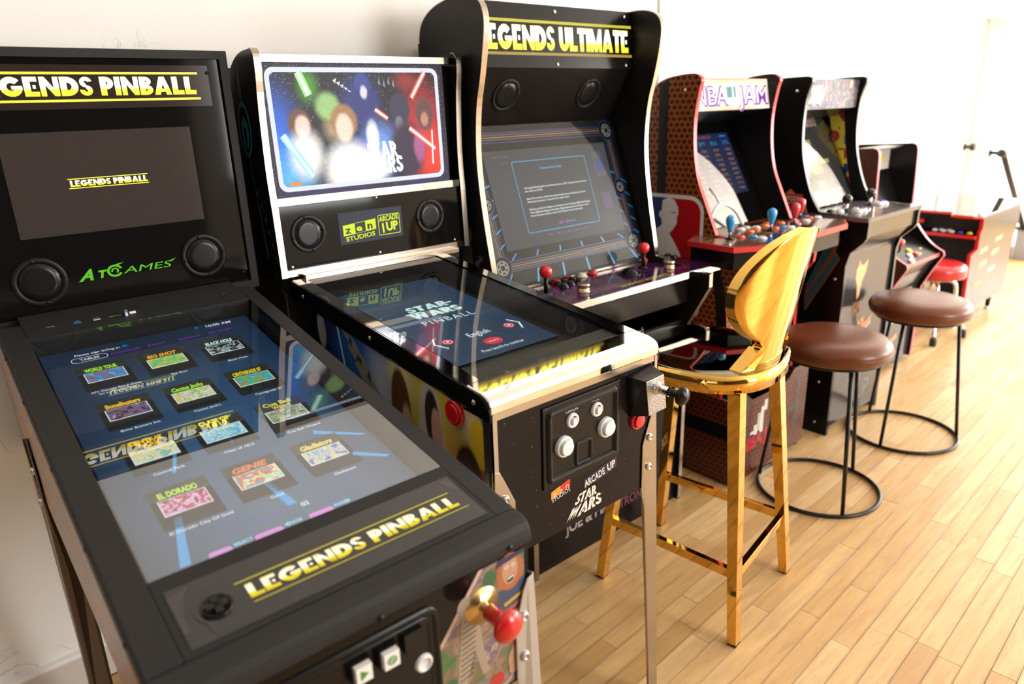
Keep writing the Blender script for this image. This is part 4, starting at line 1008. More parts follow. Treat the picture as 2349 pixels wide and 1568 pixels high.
TILES = [
 (0, 0, 'WORLD TOUR', ["Al's Garage Band Goes", 'on a World Tour'], (.45, .95, .05), [(0, (.02, .10, .35)), (.4, (.30, .10, .04)), (.55, (.05, .25, .7)), (.7, (.1, .6, .4)), (1, (.8, .15, .12))]),
 (1, 0, 'BIG SHOT', ['Big Shot'], (1.0, .45, .02), [(0, (.6, .08, .05)), (.4, (.75, .65, .1)), (.55, (.15, .65, .1)), (.7, (.1, .3, .7)), (1, (.2, .8, .2))]),
 (2, 0, 'BLACK HOLE', ['Black Hole'], (.60, .95, 1.0), [(0, (.0, .0, .0)), (.5, (.01, .03, .03)), (.58, (.75, .85, .85)), (.62, (.02, .02, .02)), (1, (.1, .6, .5))]),
 (0, 1, 'BoneBusters', ['Bone Busters Inc.'], (1.0, .60, .03), [(0, (.02, .02, .04)), (.45, (.25, .10, .16)), (.55, (.10, .12, .30)), (.65, (.6, .35, .5)), (1, (.7, .8, .9))]),
 (1, 1, 'Cactus Jacks', ["Cactus Jack's"], (.40, .90, .05), [(0, (.25, .5, .75)), (.4, (.85, .75, .5)), (.52, (.25, .6, .12)), (.6, (.9, .6, .2)), (1, (.6, .2, .08))]),
 (2, 1, 'CENTIGRADE 37', ['Centigrade 37'], (.95, .75, .02), [(0, (.6, .1, .05)), (.4, (.1, .5, .12)), (.52, (.05, .35, .5)), (.65, (.2, .75, .8)), (1, (.7, .2, .5))]),
 (0, 2, 'CENTRAL|PARK', ['Central Park'], (1.0, .55, .02), [(0, (.8, .3, .2)), (.42, (.85, .80, .35)), (.52, (.9, .85, .75)), (.6, (.3, .65, .4)), (1, (.2, .4, .8))]),
 (1, 2, 'CLASS OF|1812', ['Class of 1812'], (.95, .85, .05), [(0, (.6, .6, .2)), (.42, (.25, .7, .8)), (.52, (.75, .9, .9)), (.6, (.1, .5, .75)), (1, (.9, .8, .2))]),
 (2, 2, 'Cue Ball|Wizard', ['Cue Ball Wizard'], (.75, .65, .15), [(0, (.03, .04, .02)), (.45, (.25, .30, .14)), (.55, (.6, .62, .45)), (.62, (.08, .14, .07)), (1, (.8, .8, .7))]),
 (0, 3, 'EL DORADO', ['El Dorado City Of Gold'], (.60, .95, .05), [(0, (.15, .03, .12)), (.42, (.55, .06, .10)), (.52, (.85, .5, .75)), (.62, (.2, .1, .35)), (1, (.7, .85, .95))]),
 (1, 3, 'GENIE', ['Genie'], (.95, .25, .08), [(0, (.1, .4, .45)), (.42, (.7, .12, .06)), (.52, (.9, .8, .45)), (.6, (.25, .75, .5)), (1, (.85, .5, .15))]),
 (2, 3, 'Gladiators', ['Gladiators'], (.95, .75, .15), [(0, (.1, .15, .5)), (.42, (.45, .5, .7)), (.5, (.8, .7, .3)), (.58, (.3, .5, .65)), (1, (.6, .4, .75))]),
]
tdark = emi('tile_dark', (.006, .010, .010), 1.0); tmoss = ramp_mat('tile_moss', [(0, (.003, .005, .005)), (.55, (.008, .014, .012)), (.7, (.03, .06, .04)), (1, (.02, .05, .06))], 120, emit=1.0)
for cI, rI, title, lab, tc_, pal in TILES:
    cx_ = (.2205, .3300, .4425)[cI]; yb_ = (1.434, 1.284, 1.138, .993)[rI]; d = M(); b_ = yv(yb_)
    drect(d, PSC, cx_-.043, b_-.030, cx_+.043, b_+.040, tdark, .0016); drect(d, PSC, cx_-.043, b_+.040, cx_+.043, b_+.070, tmoss, .0016)
    drect(d, PSC, cx_-.034, b_, cx_+.034, b_+.040, wt, .0022); drect(d, PSC, cx_-.0325, b_+.0015, cx_+.0325, b_+.0385, ramp_mat('picture_'+lab[0][:5].lower().replace("'", '').replace(' ', ''), pal, 75, emit=1.0, kind='hard' if rI % 2 else 'noise', seed=cI+rI*3.0, bandy=1.0), .0026)
    tm = emi('title_%d%d' % (cI, rI), tc_, .95); ls = title.split('|')
    if len(ls) == 1: dtext(d, PSC, ls[0], cx_-.002, b_+.044, .013, tm, .0026, 'CENTER', width=.056, bold=.05, shear=.25 if cI != 0 else 0)
    else:
        dtext(d, PSC, ls[0], cx_-.002, b_+.056, .0115, tm, .0026, 'CENTER', width=.052, bold=.05); dtext(d, PSC, ls[1], cx_+.001, b_+.042, .0115, tm, .0026, 'CENTER', width=.034, bold=.05)
    for i_, t in enumerate(lab): dtext(d, PSC, t, cx_+.004, b_-.042-.010*i_, .0062, wt, .0026, 'CENTER', bold=.01)
    sub('game_tile', d, LCD)
GL2 = glass_mat('tempered_glass', (.97, .98, .98), ior=2.6)
q = M(); vs = [tp(x, y, h) for h in (.004, 0.0) for x, y in ((.124, y0), (.548, y0), (.548, y1), (.124, y1))]
q.add(vs, [(0, 3, 2, 1), (4, 5, 6, 7), (0, 1, 5, 4), (1, 2, 6, 5), (2, 3, 7, 6), (3, 0, 4, 7)], GL2); build('playfield_glass', q, LP, GL2)
# apron insert with title, relief waves and direction pad
q = M(); INS = mat('apron_gloss', (.018, .017, .018), .09, spec=.5, vary=.2, vscale=20)
drect(q, LPG, .134, yv(.712), .540, yv(.812), INS, .0008); o = build('apron_insert', q, LP, INS)
d = M(); rid = mat('relief_black', (.012, .012, .012), .2); mir = mat('relief_brown', (.04, .032, .034), .2)
wave = smoothpts([(.166, .806), (.163, .790), (.152, .770), (.152, .752), (.160, .735), (.160, .722)], 5)
for i in range(len(wave)-1):
    (a, b), (c, e) = wave[i], wave[i+1]; d.add([LPG.p(a, yv(b), .0016), LPG.p(a+.006, yv(b), .0008), LPG.p(c+.006, yv(e), .0008), LPG.p(c, yv(e), .0016)], [(0, 1, 2, 3)], rid)
wv = smoothpts([(.212, .810), (.205, .800), (.206, .790)], 4)
dpoly(d, LPG, [(.134, yv(.800)), (.160, yv(.806)), (.150, yv(.790)), (.142, yv(.765)), (.142, yv(.74)), (.134, yv(.735))], mir, .0010)
dpoly(d, LPG, [(.520, yv(.808)), (.536, yv(.806)), (.538, yv(.77)), (.528, yv(.785))], mir, .0010)
sub('relief_wave', d, o, kind='stuff')
q = M(); c = LPG.p(.177, yv(.757)); n_ = LPG.n
q.lathe([(.0185, 0), (.0185, .003), (.0170, .0045), (.0155, .003), (0, .0022)], c, n_, 36, BLKP)
DP = build('direction_pad', q, LP, BLKP)
q = M()
for a, b in ((.0125, .0042), (.0042, .0125)): q.add([LPG.p(.177+sx*a, yv(.757)+sy*b, h) for h in (.002, .0062) for sx, sy in ((-1, -1), (1, -1), (1, 1), (-1, 1))], [(4, 5, 6, 7), (0, 1, 5, 4), (1, 2, 6, 5), (2, 3, 7, 6), (3, 0, 4, 7)], DARK)
sub('pad_cross', q, DP, DARK)
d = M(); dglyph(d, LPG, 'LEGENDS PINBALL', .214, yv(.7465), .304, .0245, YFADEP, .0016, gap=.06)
dpoly(d, LPG, [(.205, yv(.777)), (.518, yv(.777)), (.518, yv(.7792)), (.205, yv(.7792))], YELP, .0016); dpoly(d, LPG, [(.214, yv(.7385)), (.528, yv(.7385)), (.528, yv(.7402)), (.214, yv(.7402))], YELP, .0016)
build('apron_lettering', d, LP)
# front face
PFL = Plane((0, YF, 0), (1, 0, 0), (0, 0, 1))
q = M(); q.box(ax0+.002, ax1-.002, YF, YF+.012, .600, .832, FRG); build('front_panel', q, LP, FRG)
art = ramp_mat('front_print', [(0, (.03, .09, .04)), (.38, (.08, .16, .06)), (.46, (.20, .13, .08)), (.52, (.30, .20, .14)), (.58, (.12, .10, .16)), (.66, (.45, .30, .20)), (.8, (.10, .22, .08)), (1, (.5, .12, .08))], 26, rough=.2, detail=4, bandy=.6)
d = M(); A = [(.495, .8235), (.568, .8235), (.568, .605), (.352, .605), (.352, .652), (.425, .738)]
dpoly(d, PFL, A, art, .0006)
dpoly(d, PFL, [(.487, .8235), (.495, .8235), (.425, .738), (.352, .652), (.345, .652), (.417, .738)], mat('pinkish_edge', (.55, .38, .32), .4), .0008)
skin = mat('print_skin', (.46, .27, .16), .3); hair_ = mat('print_ginger', (.40, .12, .05), .3); nav = mat('print_navy', (.02, .025, .08), .3); tanb = mat('print_bandage', (.34, .27, .20), .3); dkp = mat('print_dark', (.03, .02, .02), .3); blu = mat('print_denim', (.04, .06, .13), .3); wht = mat('print_white', (.75, .72, .65), .3); rdp = mat('print_plaid', (.38, .10, .04), .3); grn = mat('print_green', (.03, .12, .05), .3)
def ell(cx, cy, rx, ry, m, l, n=16): ddisc(d, PFL, cx, cy, rx, m, l, n, ry=ry)
# a man in a crooked hat, laughing
ell(.541, .797, .024, .030, hair_, .0009); ell(.541, .800, .0145, .024, skin, .0012); dpoly(d, PFL, [(.516, .812), (.568, .818), (.568, .824), (.522, .8235), (.512, .806)], nav, .0014)
for x in (.535, .547): ell(x, .806, .0035, .003, wht, .0015, 10); ell(x, .806, .0014, .0014, dkp, .0017, 8)
dpoly(d, PFL, [(.534, .788), (.549, .791), (.546, .781), (.537, .780)], dkp, .0015); dpoly(d, PFL, [(.535, .7875), (.548, .790), (.547, .787), (.536, .785)], wht, .0017)
dpoly(d, PFL, [(.540, .800), (.5435, .800), (.545, .794), (.539, .794)], mat('print_nose', (.45, .25, .16), .3), .0015)
dpoly(d, PFL, [(.520, .772), (.568, .778), (.568, .700), (.530, .690), (.512, .74)], blu, .0008)
for i in range(5): dpoly(d, PFL, [(.528, .748-.012*i), (.566, .756-.012*i), (.566, .750-.012*i), (.530, .742-.012*i)], rdp if i % 2 else mat('print_mustard', (.5, .35, .06), .3), .0011)
dpoly(d, PFL, [(.535, .690), (.560, .694), (.566, .665), (.540, .656)], rdp, .0011); ell(.549, .645, .017, .024, skin, .0013); ell(.541, .630, .008, .010, skin, .0015)
# wrapped legs and rocks on green
dpoly(d, PFL, [(.455, .760), (.480, .765), (.487, .720), (.492, .670), (.500, .652), (.486, .650), (.474, .700), (.462, .665), (.455, .640), (.440, .640), (.446, .690), (.452, .73)], tanb, .0009)
for i in range(12): dpoly(d, PFL, [(.446+.001*i, .66+.0085*i), (.470+.001*i, .663+.0085*i), (.470+.001*i, .6645+.0085*i), (.446+.001*i, .6615+.0085*i)], dkp, .0011)
ell(.462, .776, .014, .018, tanb, .0010); ell(.47, .625, .035, .018, mat('print_rock', (.20, .17, .16), .3), .0010); ell(.43, .655, .015, .02, grn, .0008); ell(.505, .80, .012, .015, grn, .0008); ell(.51, .625, .014, .012, mat('print_blood', (.45, .03, .02), .3), .0012)
build('front_print', d, LP)
q = M(); PC_ = rrect(.165, .640, .418, .812, .022, 5)
def ridge(u0, v0, u1, v1, r, w, h, m, y):
    a = rrect(u0, v0, u1, v1, r, 6); b = rrect(u0+w, v0+w, u1-w, v1-w, max(r-w, .001), 6); c = rrect(u0+w/2, v0+w/2, u1-w/2, v1-w/2, max(r-w/2, .001), 6); n = len(a)
    q.add([(x, y, z) for x, z in a]+[(x, y-h, z) for x, z in c]+[(x, y, z) for x, z in b], [(k*n+i, k*n+(i+1) % n, (k+1)*n+(i+1) % n, (k+1)*n+i) for k in range(2) for i in range(n)], m, smooth=True)
q.add([(x, YF-.002, z) for x, z in PC_]+[(x, YF, z) for x, z in PC_], [tuple(range(24))]+[(i, i+24, (i+1) % 24+24, (i+1) % 24) for i in range(24)], BLKP)
ridge(.165, .640, .418, .812, .022, .010, .005, BLKP, YF-.002); ridge(.178, .653, .405, .799, .014, .005, .002, BLKP, YF-.002)
CDL = build('control_plate', q, LP, BLKP)
for x, z, mk in ((.299, .781, 'play'), (.337, .779, 'ring'), (.374, .781, None)):
    s = M(); s.box(x-.0135, x+.0135, YF-.012, YF-.002, z-.014, z+.014, BLKP)
    if mk: s.box(x-.0105, x+.0105, YF-.020, YF-.010, z-.0115, z+.0115, WHITEP)
    else: s.box(x-.0105, x+.0105, YF-.010, YF-.009, z-.0115, z+.0115, BLACKM)
    bo = sub('square_button', s, CDL, BLKP)
    if mk:
        g_ = mat('button_green', (.06, .28, .02), .4); s = M(); PP = Plane((0, YF-.020, 0), (1, 0, 0), (0, 0, 1))
        if mk == 'play': dpoly(s, PP, [(x-.005, z-.007), (x+.006, z), (x-.005, z+.007)], g_, .0006)
        else: dring(s, PP, x, z, .0045, .0065, g_, .0006); dring(s, PP, x, z, .0015, .003, g_, .0006)
        o2 = build('button_mark', s, None); o2.parent = bo if False else CDL
s = M(); s.lathe([(.0135, 0), (.0125, .004), (.009, .006), (.0085, .003), (0, .004)], (.390, YF-.002, .731), (0, -1, 0), 24, mat('pearl_button', (.75, .74, .72), .15, coat=.5)); sub('round_button', s, CDL)
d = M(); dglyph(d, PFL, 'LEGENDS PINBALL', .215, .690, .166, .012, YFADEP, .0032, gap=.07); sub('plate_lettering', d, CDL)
s = M()
for x, z in ((.336, .831), (.541, .836)): s.lathe([(.005, 0), (.0045, .002), (.002, .003), (0, .003)], (x, .665, z), (0, -1, 0), 12, BLKP)
build('front_screw', s, LP, BLKP)
q = M(); BR_ = mat('brass_plate', (.82, .60, .28), .25, 1.0)
cpl = (.490, YF, .766)
q.lathe([(.0285, 0), (.0285, .0015), (.0285, .0015), (.0095, .0016), (.0095, .0016), (.0078, .005), (.0070, .010), (.0070, .028)], cpl, (0, -1, 0), 36, BR_); PB3 = build('plunger_plate', q, LP, BR_)
q = M(); q.lathe([(0, .018), (.0122, .018), (.0122, .018), (.0118, .040), (.0128, .046), (.0180, .0515), (.0232, .0545), (.0238, .058), (.0215, .0625), (.012, .0675), (0, .069)], cpl, (0, -1, 0), 32, REDP); sub('plunger_knob', q, PB3, REDP)
button(LP, (ax0-.0005, .722, .868-.055), (-1, 0, 0), .017, REDP, .012, 'flipper_button'); button(LP, (ax1+.0005, .722, .815), (1, 0, 0), .017, REDP, .012, 'flipper_button')
leg(LP, ax1+.003, YF-.003, 1, 1, .776, SILV, w=.036, floor=(.02, -.02), boltm=SILV); leg(LP, ax0-.003, YF-.003, -1, 1, .776, SILV, w=.036, floor=(-.02, -.02), boltm=SILV)
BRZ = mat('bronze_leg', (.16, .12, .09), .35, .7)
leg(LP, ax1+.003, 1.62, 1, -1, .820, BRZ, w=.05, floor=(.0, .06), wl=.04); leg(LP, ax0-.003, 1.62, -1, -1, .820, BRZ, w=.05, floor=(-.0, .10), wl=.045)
# backbox
BX0, BX1, BY, BZ0, BZ1 = .058, .618, 1.700, 1.022, 1.553
q = M(); q.box(BX0, BX1, BY+.012, 1.885, BZ0, BZ1, DARK); build('backbox_shell', q, LP, DARK, bevel=.003)
q = M(); w_ = .017
for a, b, c, e in ((BX0, BX1, BZ1-w_, BZ1), (BX0, BX1, BZ0, BZ0+w_), (BX0, BX0+w_, BZ0+w_, BZ1-w_), (BX1-w_, BX1, BZ0+w_, BZ1-w_)): q.box(a, b, BY, BY+.014, c, e, DARK)
build('backbox_frame', q, LP, DARK)
q = M(); q.box(BX0+w_, BX1-w_, BY+.009, BY+.013, BZ0+w_, BZ1-w_, BLACKG); build('backbox_window', q, LP, BLACKG)
PBL = Plane((0, BY+.009, 0), (1, 0, 0), (0, 0, 1)); cxl = .340
d = M(); drect(d, PBL, cxl-.235, 1.440, cxl+.235, 1.523, mat('marquee_smoke', (.015, .011, .009), .12, emit=(.020, .013, .010), es=1.0, spec=.25), .0005)
dglyph(d, PBL, 'LEGENDS PINBALL', cxl-.205, 1.4645, .410, .036, YFADE, .001, gap=.06)
drect(d, PBL, cxl-.213, 1.505, cxl+.212, 1.5095, YEL, .001); drect(d, PBL, cxl-.213, 1.4535, cxl+.212, 1.458, YEL, .001)
build('marquee_lettering', d, LP)
d = M(); drect(d, PBL, cxl-.178, 1.196, cxl+.178, 1.398, mat('lit_black_screen', (.02, .016, .014), .10, emit=(.030, .022, .019), es=1.0, spec=.3), .0006); bs = build('backbox_screen', d, LP)
d = M(); dglyph(d, PBL, 'LEGENDS PINBALL', cxl-.072, 1.290, .146, .0125, YFADE, .0014, gap=.06)
drect(d, PBL, cxl-.0755, 1.3045, cxl+.0755, 1.3062, YEL, .0014); drect(d, PBL, cxl-.0755, 1.2862, cxl+.0755, 1.2879, YEL, .0014); sub('screen_lettering', d, bs)
GRN = emi('maker_green', (.13, .62, .01), .85)
d = M(); z_ = 1.097; x_ = cxl-.092
dtext(d, PBL, 'A', x_, z_, .022, GRN, .001, wide=1.1, shear=.45, bold=.04); dtext(d, PBL, 'T', x_+.034, z_+.0015, .015, GRN, .001, shear=.2, bold=.05, wide=1.1)
dring(d, PBL, x_+.068, z_+.012, .0105, .0155, GRN, .001, 20, 20, 330, ry=.85); dring(d, PBL, x_+.068, z_+.012, .004, .0075, GRN, .001, 16, -60, 200, ry=.85)
dpoly(d, PBL, [(x_+.060, z_+.0215), (x_+.075, z_+.0265), (x_+.088, z_+.028), (x_+.080, z_+.0245), (x_+.072, z_+.022)], GRN, .001)
dtext(d, PBL, 'AMES', x_+.084, z_+.003, .014, GRN, .001, shear=.2, width=.100)
dpoly(d, PBL, [(x_+.176, z_+.015), (x_+.186, z_+.019), (x_+.194, z_+.021), (x_+.186, z_+.0155)], GRN, .001)
build('maker_lettering', d, LP)
speaker(LP, PBL, cxl-.163, 1.108, .050); speaker(LP, PBL, cxl+.163, 1.113, .050)
s = M()
for u_, v_ in ((BX1-.045, 1.508), (BX0+.045, 1.508), (BX1-.03, 1.06), (BX0+.03, 1.06)): screw(s, PBL, u_, v_, .004, BLKP)
build('window_screw', s, LP, BLKP)
LP.rotation_euler = (0, 0, R(-.6))
# ------------------------------------------------------------------ tall black arcade cabinet (firmware message on screen)
UC = thing('arcade_cabinet', 'tall black arcade cabinet with chrome edging and a firmware message on its screen', 'arcade cabinet', (1.625, 1.42, 0))
UX0, UX1, UB = 1.254, 1.995, 1.90
PLUM = mat('charcoal_laminate', (.012, .010, .010), .34, spec=.2)
up_ = smoothpts([(1.865, 1.50), (1.865, 1.60), (1.845, 1.650), (1.79, 1.682), (1.71, 1.698), (1.64, 1.698), (1.590, 1.682), (1.569, 1.650), (1.568, 1.60), (1.590, 1.50), (1.612, 1.42), (1.622, 1.32), (1.618, 1.22), (1.600, 1.10), (1.578, .99), (1.560, .905)], 4)
sidep = [(UB, 0), (UB, 1.40)]+up_+[(1.38, .875), (1.335, .872), (1.335, .830), (1.415, .688), (1.42, .43), (1.42, 0)]
T = .018
for i, (a, b) in enumerate(((UX0, UX0+T), (UX1-T, UX1))):
    q = M(); q.prism(sidep, a, b, PLUM); so = build('side_panel', q, UC, PLUM)
    q = M(); q.strip(sidep[6:-1]+[(1.42, .005)], a, b, .0025, NICKEL, inset=.001); sub('edge_moulding', q, so, NICKEL)
    if i == 0:
        P = Plane((UX0, UB, 0), (0, -1, 0), (0, 0, 1)); d = M()
        for u_, v_ in ((.24, 1.655), (.07, 1.58), (.27, 1.50)): ddisc(d, P, u_, v_, .004, mat('hole_black', (.004, .004, .004), .8), .0006)
        bl_ = mat('print_blue_line', (.02, .10, .20), .3)
        for k_ in range(3):
            w_ = smoothpts([(.10+.012*k_, 1.17-.02*k_), (.15+.01*k_, 1.21-.01*k_), (.20, 1.18-.02*k_), (.225, 1.10-.02*k_)], 4)
            for (a_, b_), (c_, e_) in zip(w_, w_[1:]): d.add([P.p(a_, b_, .0007), P.p(a_+.004, b_, .0007), P.p(c_+.004, e_, .0007), P.p(c_, e_, .0007)], [(0, 1, 2, 3)], bl_)
        # a printed figure in a long grey coat holding a device
        coat = mat('print_coat', (.10, .10, .11), .3); sk = mat('print_face', (.40, .17, .08), .3); hr = mat('print_red_hair', (.14, .02, .01), .3); jn = mat('print_jeans', (.02, .05, .10), .3); pk_ = mat('print_magenta', (.40, .02, .12), .3)
        dpoly(d, P, [(.192, 1.035), (.236, 1.040), (.244, .96), (.240, .83), (.222, .80), (.196, .80), (.180, .86), (.184, .98)], coat, .0008)
        ddisc(d, P, .220, 1.070, .022, hr, .0009, 14, ry=.030); ddisc(d, P, .230, 1.063, .012, sk, .0011, 12, ry=.022)
        dpoly(d, P, [(.236, .955), (.266, .985), (.272, .976), (.240, .940)], sk, .0011); dpoly(d, P, [(.250, .985), (.286, 1.008), (.290, .998), (.256, .974)], mat('print_device', (.12, .12, .16), .3), .0012); dpoly(d, P, [(.262, 1.002), (.280, 1.013), (.278, 1.004)], pk_, .0013)
        dpoly(d, P, [(.222, .80), (.246, .84), (.252, .77), (.246, .70), (.228, .70)], jn, .0009)
        sub('side_print', d, so)
xa, xb = UX0+T, UX1-T
# marquee, speaker shelf, screen panel, back, kick panel
MY0, MY1 = 1.676, 1.690
q = M(); q.prism([(MY0, 1.524), (MY1, 1.698), (MY1+.012, 1.698), (MY0+.012, 1.524)], xa, xb, BLACKP); MQ = build('marquee', q, UC, BLACKP)
PMq = Plane((0, MY0, 1.524), (1, 0, 0), (0, MY1-MY0, .174))
d = M(); cu = (xa+xb)/2
dglyph(d, PMq, 'LEGENDS ULTIMATE', 1.322, .0485, .632, .068, YFADE, .0008, gap=.055)
yw = emi('marquee_rule', (.75, .68, .05), .9); yo = emi('marquee_rule_ochre', (.50, .35, .06), .9)
drect(d, PMq, cu-.345, .1235, cu+.345, .1315, yw, .0008); drect(d, PMq, cu-.345, .0345, cu+.345, .0425, yo, .0008)
sub('marquee_lettering', d, MQ)
s = M()
for u_, v_ in ((1.625, .158), (1.625, .010), (1.31, .158), (1.31, .010), (1.94, .158), (1.94, .010)): screw(s, PMq, u_, v_, .006, STEEL)
sub('marquee_screw', s, MQ, STEEL)
ty0, tz0 = 1.600, .900; tn = R(20); LS = .493
def sp_(s, o=0): return (ty0+s*math.sin(tn)+o*math.cos(tn), tz0+s*math.cos(tn)-o*math.sin(tn))
e1 = sp_(LS)
q = M(); q.prism([(MY0+.002, 1.526), (e1[0], e1[1]), (e1[0]+.012, e1[1]), (MY0+.014, 1.53)], xa, xb, BLACKP); build('speaker_shelf', q, UC, BLACKP)
PSH = Plane((0, e1[0], e1[1]), (1, 0, 0), (0, MY0+.002-e1[0], 1.526-e1[1]))
speaker(UC, PSH, 1.452, .098, .052); speaker(UC, PSH, 1.805, .098, .052)
q = M(); a_, b_ = sp_(-.02), sp_(LS); c_, d_ = sp_(LS, .012), sp_(-.02, .012)
q.prism([a_, b_, c_, d_], xa, xb, BLACKP); SP = build('screen_panel', q, UC, BLACKP)
PU = Plane((0, ty0, tz0), (1, 0, 0), (0, math.sin(tn), math.cos(tn)))
d = M(); cb = emi('print_bright_blue', (.01, .30, .65), .55); cb = mat('bezel_blue', (.01, .28, .66), .3); nb = mat('bezel_navy', (.005, .05, .22), .3); br_ = mat('bezel_brown', (.09, .03, .018), .3); gy = mat('bezel_grey_print', (.22, .22, .22), .3); gp = mat('bezel_black', (.008, .009, .010), .35, spec=.15)
x0_, x1_ = 1.335, 1.930
drect(d, PU, xa, 0, xb, LS, gp, .0004)
for off, w_, mm in ((-.016, .0022, nb), (-.0105, .005, br_), (-.002, .0022, gy), (.0035, .005, br_), (.014, .0022, nb)):
    dframe(d, PU, x0_+off, .062+off, x1_-off, .455-off, .02, w_, mm, .0008)
for (px, py) in ((x0_, .062), (x1_, .062), (x0_, .455), (x1_, .455), (x0_, .255), (x1_, .255)):
    r_ = .030 if py != .255 else .022
    ddisc(d, PU, px, py, r_+.006, nb, .0010, 24); ddisc(d, PU, px, py, r_+.004, gp, .0012, 24); ddisc(d, PU, px, py, r_*.80, br_, .0013, 24); ddisc(d, PU, px, py, r_*.76, gp, .00135, 24)
    dring(d, PU, px, py, r_*.62, r_*.74, gy, .0014); dring(d, PU, px, py, r_*.30, r_*.42, gy, .0014)
    for k_ in range(6):
        a2 = R(60*k_); dpoly(d, PU, [(px+r_*.42*math.cos(a2-.25), py+r_*.42*math.sin(a2-.25)), (px+r_*.62*math.cos(a2-.12), py+r_*.62*math.sin(a2-.12)), (px+r_*.62*math.cos(a2+.12), py+r_*.62*math.sin(a2+.12)), (px+r_*.42*math.cos(a2+.25), py+r_*.42*math.sin(a2+.25))], gy, .0014)
# perspective grid lines under and beside the screen
for k_, (xt, xbm) in enumerate(((1.40, 1.34), (1.49, 1.46), (1.585, 1.575), (1.68, 1.69), (1.775, 1.81), (1.86, 1.93))):
    dpoly(d, PU, [(xt-.0025, .098), (xt+.0025, .098), (xt+(xbm-xt)*.35+.003, .080), (xt+(xbm-xt)*.35-.003, .080)], cb, .0008); dpoly(d, PU, [(xt+(xbm-xt)*.6-.0035, .042), (xt+(xbm-xt)*.6+.0035, .042), (xbm+.004, .0), (xbm-.004, .0)], cb, .0008)
for k_ in range(5):
    for sx in (-1, 1):
        xe = (1.365 if sx < 0 else 1.90); ye = .13+.045*k_
        dpoly(d, PU, [(xe, ye), (xe, ye+.004), (xe+sx*.022, ye-.010+.002*k_), (xe+sx*.022, ye-.014+.002*k_)], cb, .0008)
        dpoly(d, PU, [(xe+sx*.048, ye-.03), (xe+sx*.048, ye-.026), (xe+sx*.070, ye-.042), (xe+sx*.070, ye-.046)], cb, .0008)
sub('bezel_print', d, SP)
d = M(); drect(d, PU, 1.366, .108, 1.901, .414, mat('lit_menu_screen', (.02, .02, .022), .4, emit=(.050, .053, .060), es=1.0, spec=.1), .0022); SCU = sub('screen', d, SP)
SCU = build('screen_surround', M().add([PU.p(1.366, .108, 0), PU.p(1.901, .108, 0), PU.p(1.901, .108, .0022), PU.p(1.366, .108, .0022)], [(0, 1, 2, 3)], BLACKM), UC)
d = M(); cyl_ = emi('message_blue', (.08, .50, .85), 1.0); wl_ = emi('message_white', (.85, .92, .95), 1.0); dim = emi('message_dim', (.16, .16, .18), 1.0); dpu = emi('message_dim_purple', (.11, .07, .15), 1.0); mg = emi('message_magenta', (.75, .05, .65), 1.0)
dframe(d, PU, 1.468, .150, 1.790, .376, .006, .0018, cyl_, .003)
dtext(d, PU, 'Firmware Version Check', 1.629, .345, .0078, cyl_, .003, 'CENTER', width=.094, bold=.01)
rows_ = [('Your Legends Ultimate device\'s current firmware version is 3.40.X. The latest firmware version for', .288, .279), ('your device is 35.78.0.', .278, .075),
         ('Select OK to proceed to the firmware update download screen and update your device by', .254, .262), ('following the instructions. To exit this screen, select Cancel.', .244, .182),
         ('Please be sure follow the AtGames social media accounts on Facebook (@AtGamesGaming),', .220, .272), ('Twitter (@AtGamesGaming), and Instagram (@atgamesgaming) to find out when the latest', .210, .262), ('firmware becomes available, as well as other important news and information.', .200, .232)]
for t, y_, w_ in rows_: dtext(d, PU, t, 1.494, y_, .0058, wl_, .003, width=w_, bold=.012)
dring(d, PU, 1.610, .168, .003, .0048, mg, .003); dring(d, PU, 1.640, .168, .003, .0048, mg, .003); dtext(d, PU, 'OK', 1.617, .1655, .0055, cyl_, .003); dtext(d, PU, 'CANCEL', 1.647, .1655, .0055, cyl_, .003, width=.033)
for i, (t, x) in enumerate((('SELECT', 1.56), ('OPTIONS', 1.60), ('SEARCH', 1.64), ('REFRESH', 1.68), ('COLLECTION', 1.72))): dring(d, PU, x-.006, .136, .002, .0032, mg, .003); dtext(d, PU, t, x, .134, .0042, dim, .003, width=.026)
dtext(d, PU, 'Please sign in/log in', 1.400, .392, .006, dim, .003, width=.065); dtext(d, PU, 'Games', 1.424, .372, .006, dim, .003)
for i, t in enumerate(('Featured', 'All Games', 'Favorites', 'My Games', 'ArcadeNet', 'Settings')): dtext(d, PU, t, 1.418, .335-.017*i, .0055, dpu, .003)
drect(d, PU, 1.828, .300, 1.872, .385, emi('thumb_grey', (.08, .085, .10), 1), .003); drect(d, PU, 1.834, .315, 1.868, .360, emi('thumb_blue', (.03, .06, .22), 1), .0034)
drect(d, PU, 1.828, .190, 1.872, .245, emi('thumb_violet', (.09, .08, .16), 1), .003)
for y_ in (.300, .185, .262): dtext(d, PU, 'game title', 1.850, y_-.012, .005, dim, .003, 'CENTER')if False else None
o = build('message_lettering', d, UC)
q = M(); gl = glass_mat('screen_pane', (.97, .98, .98), ior=1.33); q.prism([sp_(.004, -.006), sp_(LS-.004, -.006), sp_(LS-.004, -.009), sp_(.004, -.009)], xa, xb, gl); build('screen_pane', q, UC, gl)
q = M(); q.box(xa, xb, 1.435, 1.447, 0, .70, BLACKP); KP = build('kick_panel', q, UC, BLACKP)
PK = Plane((0, 1.435, 0), (1, 0, 0), (0, 0, 1)); d = M(); gyp = mat('kick_grey', (.34, .29, .27), .5); rd2 = mat('kick_purple', (.16, .05, .10), .5)
dtext(d, PK, "Disney's", 1.700, .728-.03, .020, gyp, .0008, shear=.2, width=.070); dtext(d, PK, 'THE', 1.712, .672, .020, gyp, .0008, width=.055, space=1.5); sub('kick_lettering', d, KP); d = M()
